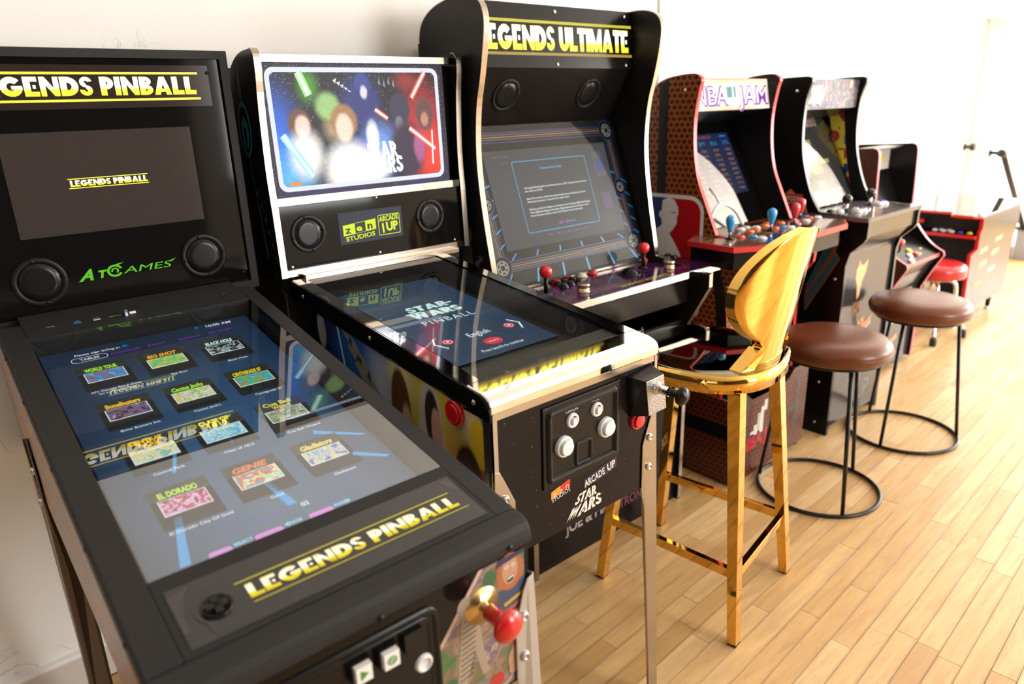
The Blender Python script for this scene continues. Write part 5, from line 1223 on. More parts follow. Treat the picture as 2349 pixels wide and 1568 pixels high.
dtext(d, PK, 'JOE & MAC', 1.405, .095, .040, gyp, .0008, width=.24, bold=.03, rot=3); sub('kick_lettering', d, KP); d = M(); dtext(d, PK, 'TRON', 1.665, .085, .034, rd2, .0008, width=.12, bold=.03)
sub('kick_lettering', d, KP)
q = M(); q.box(xa, xb, UB-.012, UB, .02, 1.60, BLACKM); build('back_board', q, UC, BLACKM)
q = M(); q.box(xa, xb, 1.60, UB-.012, .60, .612, BLACKM); build('inner_shelf', q, UC, BLACKM)
# control panel
CX0, CX1, CZ = 1.142, 2.095, .885
q = M(); q.box(CX0+.028, CX1-.028, 1.412, 1.60, .770, CZ-.022, BLACKP); build('control_box', q, UC, BLACKP)
for a, b in ((CX0+.012, CX0+.028), (CX1-.028, CX1-.012)):
    pr = [(1.395, CZ-.022), (1.395, .815), (1.47, .68), (1.60, .68), (1.60, CZ-.022)]
    q = M(); q.prism(pr, a, b, mat('side_grey', (.20, .19, .20), .3) if a > 1.6 else PLUM); o = build('box_cheek', q, UC)
    q = M(); q.strip(pr[:4], a, b, .0025, NICKEL); sub('edge_moulding', q, o, NICKEL)
q = M(); q.box(CX0, CX1, 1.378, 1.612, CZ-.022, CZ-.002, BLACKP)
TOP = build('control_panel', q, UC, BLACKP)
cpart = ramp_mat('deck_print', [(0, (.005, .004, .02)), (.42, (.02, .008, .05)), (.5, (.09, .008, .09)), (.56, (.015, .01, .05)), (.64, (.22, .02, .14)), (.72, (.02, .015, .08)), (1, (.25, .1, .3))], 7, rough=.07, detail=3, bandy=1.2)
PD = Plane((0, 0, CZ-.002), (1, 0, 0), (0, 1, 0)); d = M()
drect(d, PD, CX0+.003, 1.381, CX1-.003, 1.609, cpart, .0003)
mgl = mat('deck_magenta', (.30, .01, .22), .1); vio = mat('deck_violet', (.10, .03, .25), .1); wh2 = mat('deck_white', (.7, .7, .75), .2); bl2 = mat('deck_blue', (.02, .22, .55), .1); yel2 = mat('deck_yellow', (.55, .50, .05), .2)
dpoly(d, PD, [(1.69, 1.575), (1.78, 1.605), (1.92, 1.605), (1.76, 1.56)], mat('deck_hot_pink', (.50, .01, .30), .1), .0005); dpoly(d, PD, [(1.46, 1.54), (1.55, 1.60), (1.62, 1.60), (1.50, 1.53)], mat('deck_hot_pink', (.50, .01, .30), .1), .0005)
for cx_, cy_, rs in ((1.410, 1.514, (.034, .045)), (1.877, 1.530, (.034, .045, .052)), (1.505, 1.455, (.034, .040)), (1.930, 1.462, (.034, .040)), (1.770, 1.500, (.048, .060, .075, .090))):
    for i, r_ in enumerate(rs): dring(d, PD, cx_, cy_, r_-.0018, r_, (vio, mgl, bl2, mgl)[i % 4], .0006)
ddisc(d, PD, 1.410, 1.514, .020, mat('deck_pale', (.45, .35, .38), .1), .0006)
dframe(d, PD, CX0+.02, 1.392, CX1-.02, 1.600, .012, .0015, mgl, .0006)
dtext(d, PD, 'LEGENDS ULTIMATE', 1.625, 1.405, .018, yel2, .0007, 'LEFT', width=.235, bold=.05)
for (x, y) in ((1.535, 1.545), (1.56, 1.60), (1.64, 1.525), (1.985, 1.59), (2.09, 1.59), (2.075, 1.545)): dtext(d, PD, 'C' if x < 2 else 'Z', x, y, .007, wh2, .0007)
sub('deck_print', d, TOP)
q = M(); q.box(CX0+.001, CX1-.001, 1.3785, 1.6115, CZ-.0015, CZ+.001, None); ACR = glass_mat('deck_acrylic', ior=1.5); sub('deck_cover', q, TOP, ACR)
q = M()
for a in ([(CX0, 1.378), (CX1, 1.378)],):
    q.box(CX0-.002, CX1+.002, 1.3745, 1.378, CZ-.021, CZ-.001, CHROME)
q.box(CX1, CX1+.003, 1.378, 1.61, CZ-.021, CZ-.001, CHROME); q.box(CX0-.003, CX0, 1.378, 1.61, CZ-.021, CZ-.001, CHROME)
sub('deck_moulding', q, TOP, CHROME)
q = M(); q.box(xa, xb, 1.596, 1.612, CZ, CZ+.010, NICKEL); sub('rear_trim', q, TOP, NICKEL)
def joystick(par, x, y, z, ball, r=.0175, h=.058, shaft=BLKP, bat=False, issub=True, name='joystick', base=BLKP, tilt=(0, 0)):
    s = M(); t = Vector((x+tilt[0], y+tilt[1], z+h))
    s.lathe([(.017, 0), (.017, .0015), (.006, .003), (.0055, .006)], (x, y, z), (0, 0, 1), 20, base); s.cyl((x, y, z), t, .0065 if not bat else .005, m=shaft)
    if bat: s.lathe([(0, .022), (.007, .022), (.010, .034), (.0155, .052), (.017, .064), (.0145, .074), (.008, .080), (0, .082)], (x, y, z), (0, 0, 1), 22, ball)
    else: s.sphere(t+V(0, 0, r*.8), r, ball)
    return sub(name, s, par, ball) if issub else build(name, s, par, ball)
BALLR = mat('red_ball', (.72, .012, .015), .18, coat=.6)
joystick(TOP, 1.410, 1.514, CZ+.001, BALLR, .0195, .050); joystick(TOP, 1.877, 1.530, CZ+.001, BALLR, .0195, .050)
BTNK = mat('black_button', (.008, .008, .008), .12)
for x, y in ((1.522, 1.585), (1.580, 1.592)): button(TOP, (x, y, CZ+.001), (0, 0, 1), .0165, REDP, .008, 'red_button', issub=True)
button(TOP, (1.640, 1.590, CZ+.001), (0, 0, 1), .0165, mat('cream_button', (.75, .72, .62), .3), .008, 'white_button', issub=True); button(TOP, (1.695, 1.594, CZ+.001), (0, 0, 1), .0165, REDP, .008, 'red_button', issub=True); button(TOP, (1.960, 1.592, CZ+.001), (0, 0, 1), .012, REDP, .008, 'red_button', issub=True)
for bx0, by0 in ((1.500, 1.530), (1.990, 1.535)):
    for i in range(3):
        for j in range(2): button(TOP, (bx0+.036*i+.008*j, by0+.034*j+(.008 if i else 0), CZ+.001), (0, 0, 1), .0155, BTNK, .008, 'black_button', issub=True)
BRS = mat('spinner_brass', (.62, .52, .38), .25, 1.0)
for x, y in ((1.505, 1.452), (1.930, 1.462)):
    s = M(); s.lathe([(.020, 0), (.020, .002), (.0185, .003), (.0185, .010), (.0175, .0105), (.0175, .0125), (.0195, .013), (.0195, .022), (.0185, .0235), (0, .0235)], (x, y, CZ+.001), (0, 0, 1), 32, BRS)
    for k_ in range(5): s.cyl((x+.0186*math.cos(k_*1.26), y+.0186*math.sin(k_*1.26), CZ+.007), (x+.0192*math.cos(k_*1.26), y+.0192*math.sin(k_*1.26), CZ+.007), .0015, n=8, m=BLKP)
    sub('spinner', s, TOP, BRS)
s = M(); s.lathe([(.040, 0), (.040, .002), (.034, .004), (.033, .003)], (1.770, 1.500, CZ+.001), (0, 0, 1), 32, BLKP); s.lathe([(.033*math.sin(R(t)), .033*math.cos(R(t))-.012) for t in range(68, -1, -8)]+[(0, .021)], (1.770, 1.500, CZ+.001), (0, 0, 1), 32, BLACKG); sub('trackball', s, TOP, BLACKG)
s = M()
for x in (1.36, 1.44, 1.56, 1.68, 1.80, 1.90): s.lathe([(.004, 0), (.003, .001), (0, .0012)], (x, 1.604, CZ+.010), (0, 0, 1), 10, BLKP)
sub('deck_screw', s, TOP, BLKP)
# ------------------------------------------------------------------ basketball cabinet
def dots_mat(name, a, b, c, scale=41, rough=.35):
    """basketball hide: printed dark pebbles on an orange-brown ground"""
    m = bpy.data.materials.new(name); m.use_nodes = True; nt = m.node_tree; bs = nt.nodes['Principled BSDF']
    tc = nt.nodes.new('ShaderNodeTexCoord'); mp = nt.nodes.new('ShaderNodeMapping'); mp.inputs['Scale'].default_value = (scale, scale, scale*1.25)
    nt.links.new(tc.outputs['Object'], mp.inputs[0])
    # a staggered grid of round pebbles in the side plane (y, z)
    sp = nt.nodes.new('ShaderNodeSeparateXYZ'); nt.links.new(mp.outputs[0], sp.inputs[0])
    s = math_node(nt, 'ADD', sp.outputs[0], sp.outputs[1])
    row = math_node(nt, 'FLOOR', sp.outputs[2]); odd = math_node(nt, 'MULTIPLY', math_node(nt, 'MODULO', row, 2.0), .5)
    nz = nt.nodes.new('ShaderNodeTexNoise'); nz.inputs['Scale'].default_value = 1.1; nt.links.new(mp.outputs[0], nz.inputs['Vector'])
    j = math_node(nt, 'MULTIPLY', math_node(nt, 'SUBTRACT', nz.outputs[0], .5), .5)
    u = math_node(nt, 'SUBTRACT', math_node(nt, 'FRACT', math_node(nt, 'ADD', math_node(nt, 'ADD', s, odd), j)), .5)
    v = math_node(nt, 'SUBTRACT', math_node(nt, 'FRACT', sp.outputs[2]), .5)
    d = math_node(nt, 'SQRT', math_node(nt, 'ADD', math_node(nt, 'MULTIPLY', u, u), math_node(nt, 'MULTIPLY', v, v)))
    mr = nt.nodes.new('ShaderNodeMapRange'); mr.inputs[1].default_value = .30; mr.inputs[2].default_value = .42; mr.inputs[3].default_value = 1; mr.inputs[4].default_value = 0
    nt.links.new(d, mr.inputs[0])
    g = mixc(nt, nz.outputs[0], a, c)
    nt.links.new(mixc(nt, mr.outputs[0], g, b), bs.inputs['Base Color']); bs.inputs['Roughness'].default_value = rough
    return m
HIDE = dots_mat('hide_print', (.30, .060, .006), (.055, .008, .002), (.42, .12, .015))
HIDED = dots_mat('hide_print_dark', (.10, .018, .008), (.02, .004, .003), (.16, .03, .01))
BRED = mat('red_moulding', (.62, .02, .02), .28)
BLT = mat('black_moulding', (.02, .02, .02), .3)
NB_ = thing('arcade_cabinet', 'basketball arcade cabinet with orange pebbled sides, red edging and a lit marquee', 'arcade cabinet', (2.45, 1.35, 0))
NX0, NX1, NBK = 2.19, 2.715, 1.895
npf = smoothpts([(1.784, 1.444), (1.739, 1.477), (1.692, 1.494), (1.626, 1.502), (1.580, 1.502), (1.556, 1.484), (1.564, 1.453), (1.578, 1.36), (1.575, 1.256), (1.554, 1.151), (1.514, 1.062), (1.463, .957)], 4)
nlow = [(1.35, .945), (1.345, .865), (1.352, .80), (1.40, .73), (1.408, .65), (1.405, .345)]
nside = [(NBK, .345), (NBK, 1.30)]+npf+nlow
NT = .018
for i, (a, b) in enumerate(((NX0, NX0+NT), (NX1-NT, NX1))):
    q = M(); q.prism(nside, a, b, HIDE if i == 0 else BLACKP); so = build('side_panel', q, NB_, HIDE, label='side panel printed as basketball hide' if i == 0 else None)
    q = M(); q.strip(nside[6:], a, b, .0025, BRED, inset=.001); sub('edge_moulding', q, so, BRED)
    if i == 0:
        P = Plane((NX0, NBK, 0), (0, -1, 0), (0, 0, 1)); d = M(); bk = mat('print_black', (.008, .007, .007), .35)
        Y = lambda y: NBK-y
        dpoly(d, P, [(Y(1.731), 1.08), (Y(1.690), 1.08), (Y(1.690), 1.490), (Y(1.731), 1.478)], bk, .0006)
        b0_ = smoothpts([(1.50, .90), (1.45, .86), (1.41, .76), (1.392, .62)], 5); 
        for (a1, z1), (a2, z2) in zip(b0_, b0_[1:]): d.add([P.p(Y(a1+.045), z1, .0006), P.p(Y(a1), z1, .0006), P.p(Y(a2), z2, .0006), P.p(Y(a2+.045), z2, .0006)], [(0, 1, 2, 3)], bk)
        # tall badge: blue and red halves with a white player outline
        W_ = mat('badge_white', (.93, .92, .93), .3); BL_ = mat('badge_blue', (.008, .03, .18), .3); RD_ = mat('badge_red', (.55, .008, .012), .3)
        u0, u1, v0, v1 = Y(1.83), Y(1.515), .62, 1.090
        dpoly(d, P, rrect(u0, v0, u1, v1, .060, 7), W_, .0010); dpoly(d, P, [(max(min(a, Y(1.66)), 0), b) for a, b in rrect(u0+.014, v0+.014, u1-.014, v1-.014, .048, 7)], BL_, .0014)
        rr_ = [(a, b) for a, b in rrect(u0+.014, v0+.014, u1-.014, v1-.014, .048, 7) if a > Y(1.66)]
        dpoly(d, P, [(Y(1.66), v1-.014)][:0]+rr_+[(Y(1.66), v0+.014)][:0]+[], RD_, .0014) if False else dpoly(d, P, [(Y(1.66), v0+.014)]+[(u1-.014, v0+.014)]+[(a, b) for a, b in reversed([p for p in rrect(u0+.014, v0+.014, u1-.014, v1-.014, .048, 7)[:8]])][:0]+list(rrect(u0+.014, v0+.014, u1-.014, v1-.014, .048, 7)[:8])+[(Y(1.66), v1-.014)], RD_, .0014)
        pl_ = [(Y(1.700), 1.066), (Y(1.672), 1.078), (Y(1.645), 1.070), (Y(1.628), 1.045), (Y(1.626), 1.020), (Y(1.632), 1.010), (Y(1.631), .985), (Y(1.645), .965), (Y(1.664), .945), (Y(1.640), .915), (Y(1.615), .880), (Y(1.600), .840), (Y(1.596), .780), (Y(1.60), .66), (Y(1.80), .66), (Y(1.81), .93), (Y(1.775), .950), (Y(1.745), .955), (Y(1.722), .958), (Y(1.700), .975), (Y(1.703), .995), (Y(1.716), 1.010), (Y(1.712), 1.025), (Y(1.703), 1.028)]
        dpoly(d, P, pl_, W_, .0018); dpoly(d, P, [(Y(1.660), 1.025), (Y(1.640), 1.026), (Y(1.636), 1.023), (Y(1.655), 1.022)], mat('badge_scuff', (.1, .08, .08), .5), .002)
        sub('side_print', d, so)
        s = M(); s.lathe([(.006, 0), (.005, .002), (0, .003)], (NX0, 1.620, 1.452), (-1, 0, 0), 12, STEEL); s.lathe([(.006, 0), (.005, .002), (0, .003)], (NX0, 1.40, .78), (-1, 0, 0), 12, STEEL); sub('side_screw', s, so, STEEL)
na, nb_ = NX0+NT, NX1-NT
q = M(); q.prism([(1.590, 1.378), (1.612, 1.490), (1.70, 1.490), (1.70, 1.378)], na, nb_, BLACKP); MB_ = build('marquee_box', q, NB_, BLACKP)
PN = Plane((0, 1.590, 1.378), (1, 0, 0), (0, .022, .112)); d = M()
mk_ = print_mat('marquee_art', (1.0, .86, .70), [(.5, .0, .7, .25, (1.0, .45, .12)), (.5, 1.0, .7, .25, (1.0, .50, .15)), (.5, .5, .7, .36, (1.0, .93, .96)), (1.0, .5, .10, .5, (1.0, .70, .10)), (.5, .5, .05, .6, (1, 1, 1))], emit=1.3)
drect(d, PN, na, .002, nb_, .112, mk_, .0006)
ltb = emi('marquee_letter_edge', (.30, .05, .42), 1.0); ltw = emi('marquee_letter', (1, 1, 1), 1.2); tealm = emi('marquee_teal', (.08, .35, .38), .9)
drect(d, PN, 2.415, .045, 2.475, .085, tealm, .0010)
for t, x in (('NBA', 2.217), ('JAM', 2.487)):
    for dx, dy in ((-.004, 0), (.004, 0), (0, -.004), (0, .004), (.005, -.005)): dtext(d, PN, t, x+dx, .022+dy, .062, ltb, .0012, width=.200, bold=.02)
    dtext(d, PN, t, x, .022, .062, ltw, .0018, width=.200, bold=.0)
dpoly(d, PN, [(2.445, .008), (2.462, .008), (2.456, .10), (2.470, .106), (2.438, .106), (2.450, .10)], ltw, .0020)
sub('marquee_lettering', d, MB_)
q = M(); q.prism([(1.70, 1.378), (1.592, 1.378), (1.775, 1.330), (1.790, 1.34)], na, nb_, BLACKP); build('speaker_shelf', q, NB_, BLACKP)
q = M(); q.prism([(1.780, 1.345), (1.565, .950), (1.580, .945), (1.795, 1.34)], na, nb_, BLACKG); SPN = build('screen_panel', q, NB_, BLACKG)
PNS = Plane((0, 1.565, .950), (1, 0, 0), (0, .215, .395)); d = M()
lcd = emi('table_navy', (.012, .022, .085), 1.0); drect(d, PNS, 2.255, .125, 2.650, .385, lcd, .001); og = emi('table_orange', (.55, .26, .06), 1.0); cb2 = emi('table_blue', (.03, .35, .75), 1.0); rdl = emi('table_red', (.55, .10, .08), 1.0)
dtext(d, PNS, 'RECORDS', 2.40, .365, .012, rdl, .0016, 'LEFT', width=.13); drect(d, PNS, 2.59, .368, 2.63, .373, cb2, .0016)
for cI in range(5):
    x = 2.275+.080*cI; dtext(d, PNS, ('GP', 'FG', '3PT', 'BLK', 'STL')[cI], x, .335, .016, cb2, .0016, width=.045)
    for rI in range(9): dtext(d, PNS, '%03d' % ((rI*37+cI*113) % 999), x, .308-.021*rI, .010, og, .0016, width=.038)
sub('screen_table', d, SPN)
GLR = glass_mat('glare_pane', (.97, .98, .97), ior=2.8)
q = M(); q.add([PNS.p(x, y, l) for l in (.004, .007) for x, y in ((na, .002), (nb_, .002), (nb_, .446), (na, .446))], [(0, 3, 2, 1), (4, 5, 6, 7), (0, 1, 5, 4), (1, 2, 6, 5), (2, 3, 7, 6), (3, 0, 4, 7)], GLR); build('screen_pane', q, NB_, GLR)
q = M(); q.box(na, nb_, NBK-.012, NBK, .35, 1.45, BLACKM); build('back_board', q, NB_, BLACKM)
q = M(); q.box(na, nb_, 1.425, 1.437, .345, .87, HIDE); build('front_panel', q, NB_, HIDE)
# deck for four players
NZ = .951
dk_ = [(2.078, 1.50), (2.070, 1.310), (2.187, 1.243), (2.745, 1.250), (2.846, 1.310), (2.846, 1.47), (2.70, 1.56), (2.21, 1.56)]
q = M(); q.prism([(a, b) for a, b in dk_], NZ-.018, NZ, BRED, axis='z'); DK = build('control_deck', q, NB_, BRED)
wood = ramp_mat('court_print', [(0, (.22, .10, .06)), (.45, (.30, .15, .09)), (.55, (.16, .07, .04)), (1, (.36, .20, .13))], 14, rough=.12, stretch=(1, 12, 1))
PDk = Plane((0, 0, NZ), (1, 0, 0), (0, 1, 0)); d = M()
ins_ = [(2.084, 1.495), (2.077, 1.315), (2.190, 1.250), (2.742, 1.257), (2.840, 1.315), (2.840, 1.465), (2.70, 1.553), (2.21, 1.553)]
dpoly(d, PDk, ins_, wood, .0005)
bluf = mat('court_blue', (.02, .07, .28), .15); whl = mat('court_white', (.7, .7, .72), .2); dpoly(d, PDk, [(2.21, 1.285), (2.235, 1.262), (2.60, 1.266), (2.62, 1.29), (2.56, 1.335), (2.26, 1.335)], bluf, .0009)
for y_ in (1.37, 1.44): dpoly(d, PDk, [(2.10, y_), (2.83, y_), (2.83, y_+.0025), (2.10, y_+.0025)], whl, .0010)
dring(d, PDk, 2.45, 1.40, .060, .064, whl, .0011)
dpoly(d, PDk, [(2.35, 1.50), (2.60, 1.50), (2.58, 1.53), (2.37, 1.53)], mat('court_black', (.015, .015, .015), .2), .0009)
sub('deck_print', d, DK)
q = M(); q.prism([(a, b) for a, b in ins_], NZ+.0012, NZ+.0032, None, axis='z'); sub('deck_cover', q, DK, ACR)
q = M(); bx_ = [(2.100, 1.50), (2.098, 1.325), (2.200, 1.268), (2.735, 1.275), (2.840, 1.325), (2.840, 1.46), (2.715, 1.55), (2.19, 1.55)]
q.prism(bx_, .868, NZ-.018, BLACKP, axis='z'); build('deck_box', q, NB_, BLACKP)
BATB = mat('bat_blue', (.02, .30, .70), .22, coat=.5); BATR = mat('bat_red', (.62, .02, .03), .22, coat=.5)
for x, y, m_ in ((2.190, 1.405, BATB), (2.425, 1.385, BATB), (2.600, 1.390, BATR), (2.735, 1.440, BATR)): joystick(DK, x, y, NZ+.004, m_, h=.04, bat=True, shaft=CHROME)
ORG = mat('button_orange', (.80, .18, .02), .25, coat=.4); BLB = mat('button_blue', (.02, .30, .68), .25, coat=.4); WHB = mat('button_white', (.82, .82, .82), .25, coat=.4); RDB = mat('button_red', (.75, .06, .02), .25, coat=.4)
for x, y, m_ in ((2.235, 1.390, RDB), (2.265, 1.360, BLB), (2.262, 1.322, WHB), (2.350, 1.425, ORG), (2.400, 1.430, ORG), (2.370, 1.475, WHB), (2.415, 1.480, WHB), (2.440, 1.455, WHB), (2.470, 1.395, RDB), (2.510, 1.385, BLB), (2.520, 1.360, WHB),
                 (2.500, 1.455, ORG), (2.545, 1.470, ORG), (2.590, 1.440, ORG), (2.640, 1.410, RDB), (2.665, 1.425, BLB), (2.700, 1.395, WHB), (2.770, 1.420, RDB), (2.790, 1.445, BLB), (2.800, 1.400, WHB)):
    button(DK, (x, y, NZ+.0035), (0, 0, 1), .0165, m_, .006, 'deck_button', issub=True, caph=.004)
# white hoop cable lying in front of the screen
RZ0, RZ1 = 2.190, 2.715
q = M(); q.tube(smoothpts([(2.245, 1.525, NZ+.006), (2.265, 1.535, 1.00), (2.30, 1.545, 1.030), (2.34, 1.55, 1.045), (2.39, 1.545, 1.035), (2.43, 1.535, 1.005), (2.46, 1.525, NZ+.006)], 4),   .0062, 8, WHITEP); q.tube([(2.34, 1.55, 1.045), (2.338, 1.57, 1.075), (2.34, 1.60, 1.10)], .005, 8, WHITEP); build('cable_hoop', q, NB_, WHITEP)
# riser with printed front
q = M(); q.box(RZ0+.001, RZ0+NT, 1.345, NBK, .004, .345, HIDED); q.box(RZ0+.0, RZ0+.001, 1.345, NBK, .19, .245, BLACKP); build('riser_side', q, NB_, HIDED)
q = M(); q.box(RZ1-NT, RZ1, 1.345, NBK, .004, .345, HIDED); build('riser_side', q, NB_, HIDED)
fp = [(RZ0, .004), (RZ1, .030), (RZ1, .385), (2.60, .385), (2.56, .350), (2.52, .336), (2.38, .336), (2.30, .336), (2.25, .375), (RZ0, .385)]
q = M(); q.prism(fp, 1.330, 1.345, HIDED, axis='y'); rf = build('riser_front', q, NB_, HIDED)
q = M(); q.strip(fp[2:], 1.330, 1.345, .0025, BRED, axis='y'); sub('edge_moulding', q, rf, BRED)
PR2 = Plane((0, 1.330, 0), (1, 0, 0), (0, 0, 1)); d = M(); bnd = mat('grey_band_print', (.05, .045, .045), .4)
dpoly(d, PR2, [(2.205, .005), (2.235, .006), (2.285, .33), (2.25, .37), (2.205, .37)][0:5], bnd, .0006); dpoly(d, PR2, [(2.62, .12), (2.65, .12), (2.66, .36), (2.63, .36)], bnd, .0006)
dpoly(d, PR2, [(2.20, .18), (2.71, .20), (2.71, .225), (2.20, .20)], bnd, .0005)
pxw = mat('pixel_white', (.60, .57, .52), .4); pxr = mat('pixel_red', (.42, .02, .03), .4)
for i, (a, b) in enumerate(((0, 0), (1, 0), (2, 0), (1, 1), (2, 1), (3, 1), (2, 2), (3, 2), (2, 3), (3, 3), (3, 4), (4, 4), (4, 5), (3, 0))): drect(d, PR2, 2.30+.022*a, .175+.022*b, 2.322+.022*a, .197+.022*b, pxw, .0010)
dtext(d, PR2, 'NBA JAM', 2.245, .120, .055, pxr, .0010, width=.28, bold=.05, rot=4)
sub('riser_print', d, rf)

# ------------------------------------------------------------------ fighting game cabinet
MKc = thing('arcade_cabinet', 'black fighting-game cabinet with glaring screen and grey front, behind the brown stools', 'arcade cabinet', (3.115, 1.30, 0))
MX0, MX1, MB = 2.870, 3.362, 1.895
mpf = smoothpts([(1.83, 1.40), (1.76, 1.455), (1.695, 1.480), (1.634, 1.490), (1.559, 1.492), (1.525, 1.490), (1.515, 1.474), (1.533, 1.41), (1.538, 1.303), (1.529, 1.20), (1.507, 1.114), (1.473, 1.027), (1.432, .965)], 4)
mlow = [(1.226, .955), (1.229, .878), (1.239, .862), (1.286, .815), (1.300, .76), (1.298, .62), (1.298, .303)]
mside = [(MB, .303), (MB, 1.30)]+mpf+mlow
for i, (a, b) in enumerate(((MX0, MX0+.018), (MX1-.018, MX1))):
    q = M(); q.prism(mside, a, b, BLACKP); so = build('side_panel', q, MKc, BLACKP)
    q = M(); q.strip(mside[6:], a, b, .002, mat('dark_moulding', (.05, .055, .055), .25), inset=.001); sub('edge_moulding', q, so)
    s = M(); s.lathe([(.006, 0), (.005, .002), (0, .003)], (a if i == 0 else b, 1.575, 1.44), (-1 if i == 0 else 1, 0, 0), 12, STEEL); s.lathe([(.006, 0), (.005, .002), (0, .003)], (a if i == 0 else b, 1.335, .70), (-1 if i == 0 else 1, 0, 0), 12, STEEL); sub('side_screw', s, so, STEEL)
    if i == 0:
        P = Plane((MX0, MB, 0), (0, -1, 0), (0, 0, 1)); d = M(); Y = lambda y: MB-y
        orr = mat('badge_orange', (.75, .25, .03), .4); bsk = mat('badge_sky', (.10, .30, .42), .4); rdc = mat('badge_red2', (.60, .04, .03), .4); wtc = mat('badge_white2', (.75, .72, .68), .4)
        dpoly(d, P, [(Y(1.565), 1.052), (Y(1.62), .998), (Y(1.635), .93), (Y(1.47), .93), (Y(1.495), 1.0)], orr, .0006)
        dpoly(d, P, [(Y(1.605), .990), (Y(1.50), .990), (Y(1.478), .935), (Y(1.628), .935)], bsk, .0009); ddisc(d, P, Y(1.555), .962, .026, mat('badge_brown', (.12, .05, .03), .4), .0011, 14, ry=.030); ddisc(d, P, Y(1.55), .955, .012, mat('badge_tan', (.45, .30, .18), .4), .0013, 12)
        dpoly(d, P, [(Y(1.618), 1.028), (Y(1.508), 1.034), (Y(1.502), 1.002), (Y(1.625), .995)], rdc, .0014); dtext(d, P, 'CAPCOM', Y(1.612), 1.005, .017, wtc, .0017, width=.100, bold=.03)
        dtext(d, P, 'USA', Y(1.545), .994, .008, wtc, .0018, width=.03)
        bs_ = ramp_mat('stripe_blue', [(0, (.015, .04, .07)), (.5, (.03, .10, .15)), (1, (.06, .16, .22))], 60); os_ = mat('stripe_orange', (.25, .07, .02), .4)
        st = [(Y(1.372), .875), (Y(1.330), .865), (Y(1.345), .815), (Y(1.322), .785), (Y(1.450), .540), (Y(1.458), .60), (Y(1.455), .66)]
        dpoly(d, P, st, os_, .0006)
        dpoly(d, P, [(Y(1.370), .868), (Y(1.336), .860), (Y(1.445), .640), (Y(1.452), .668)], bs_, .0010); dpoly(d, P, [(Y(1.345), .805), (Y(1.328), .785), (Y(1.448), .560), (Y(1.450), .610)], bs_, .0010)
        sub('side_print', d, so)
ma, mb_ = MX0+.018, MX1-.018
q = M(); q.prism([(1.552, 1.365), (1.545, 1.484), (1.62, 1.484), (1.62, 1.365)], ma, mb_, BLACKP); MM = build('marquee_box', q, MKc, BLACKP)
PM2 = Plane((0, 1.552, 1.365), (1, 0, 0), (0, -.007, .119)); d = M()
mq2 = ramp_mat('marquee_print', [(0, (.01, .02, .10)), (.38, (.02, .025, .06)), (.46, (.05, .05, .07)), (.50, (.30, .18, .08)), (.55, (.03, .05, .16)), (.62, (.04, .04, .05)), (.68, (.32, .06, .03)), (.8, (.10, .12, .25)), (1, (.4, .36, .3))], 20, rough=.5, detail=3, bandy=1.0)
drect(d, PM2, ma, .002, mb_, .115, mq2, .0006); flame = mat('marquee_flame', (.75, .50, .18), .15)
dtext(d, PM2, 'X', 2.93, .03, .06, flame, .0012, wide=1.3, bold=.05); dpoly(d, PM2, [(2.93, .075), (2.97, .095), (3.03, .075), (3.06, .10), (3.04, .05), (3.02, .015), (2.99, .05), (2.97, .012), (2.95, .05)], flame, .0010)
drect(d, PM2, 3.26, .085, 3.28, .112, mat('marquee_amber', (.8, .5, .05), .3), .001)
sub('marquee_print', d, MM)
q = M(); q.prism([(1.552, 1.365), (1.62, 1.365), (1.70, 1.335), (1.63, 1.330)], ma, mb_, BLACKP); build('speaker_shelf', q, MKc, BLACKP)
q = M(); q.prism([(1.695, 1.340), (1.500, .965), (1.515, .960), (1.71, 1.335)], ma, mb_, BLACKG); SM = build('screen_panel', q, MKc, BLACKG)
PMS = Plane((0, 1.500, .965), (1, 0, 0), (0, .195, .375)); d = M()
drect(d, PMS, ma+.01, .0, mb_-.03, .415, mat('glare_grey', (.05, .05, .05), .12), .0008)
drect(d, PMS, ma+.02, .365, 3.24, .415, ramp_mat('header_print', [(0, (.08, .08, .25)), (.45, (.20, .16, .30)), (.55, (.5, .3, .15)), (1, (.5, .5, .6))], 40), .0012); dtext(d, PMS, 'PRESS', 3.01, .380, .018, wtc, .0016, width=.06)
sheet = ramp_mat('instruction_print', [(0, (.16, .17, .15)), (.5, (.22, .22, .20)), (1, (.28, .28, .26))], 10)
for x, y, w_, h_, c_ in ((3.05, .27, .08, .035, (.42, .32, .20)), (3.02, .225, .14, .022, (.50, .22, .18)), (2.94, .17, .08, .05, (.35, .40, .15)), (3.15, .19, .08, .02, (.40, .40, .18)), (3.06, .145, .09, .045, (.50, .24, .10)), (3.07, .08, .06, .03, (.45, .38, .15))): drect(d, PMS, x, y, x+w_, y+h_, mat('sheet_%d' % int(x*1000+y*1000), c_, .2), .0012)
drect(d, PMS, ma+.03, .0, 3.27, .07, ramp_mat('hero_print', [(0, (.05, .05, .09)), (.45, (.12, .06, .08)), (.55, (.35, .33, .35)), (1, (.6, .55, .5))], 35), .0012)
sub('screen_sheet', d, SM)
q = M(); q.add([PMS.p(x, y, l) for l in (.004, .007) for x, y in ((ma, .002), (mb_-.008, .002), (mb_-.008, .420), (ma, .420))], [(0, 3, 2, 1), (4, 5, 6, 7), (0, 1, 5, 4), (1, 2, 6, 5), (2, 3, 7, 6), (3, 0, 4, 7)], GLR); build('screen_pane', q, MKc, GLR)
q = M(); wbar = [(1.600, 1.345), (1.665, 1.345), (1.630, 1.19), (1.600, 1.03), (1.580, .965), (1.510, .965), (1.545, 1.06), (1.575, 1.19)]
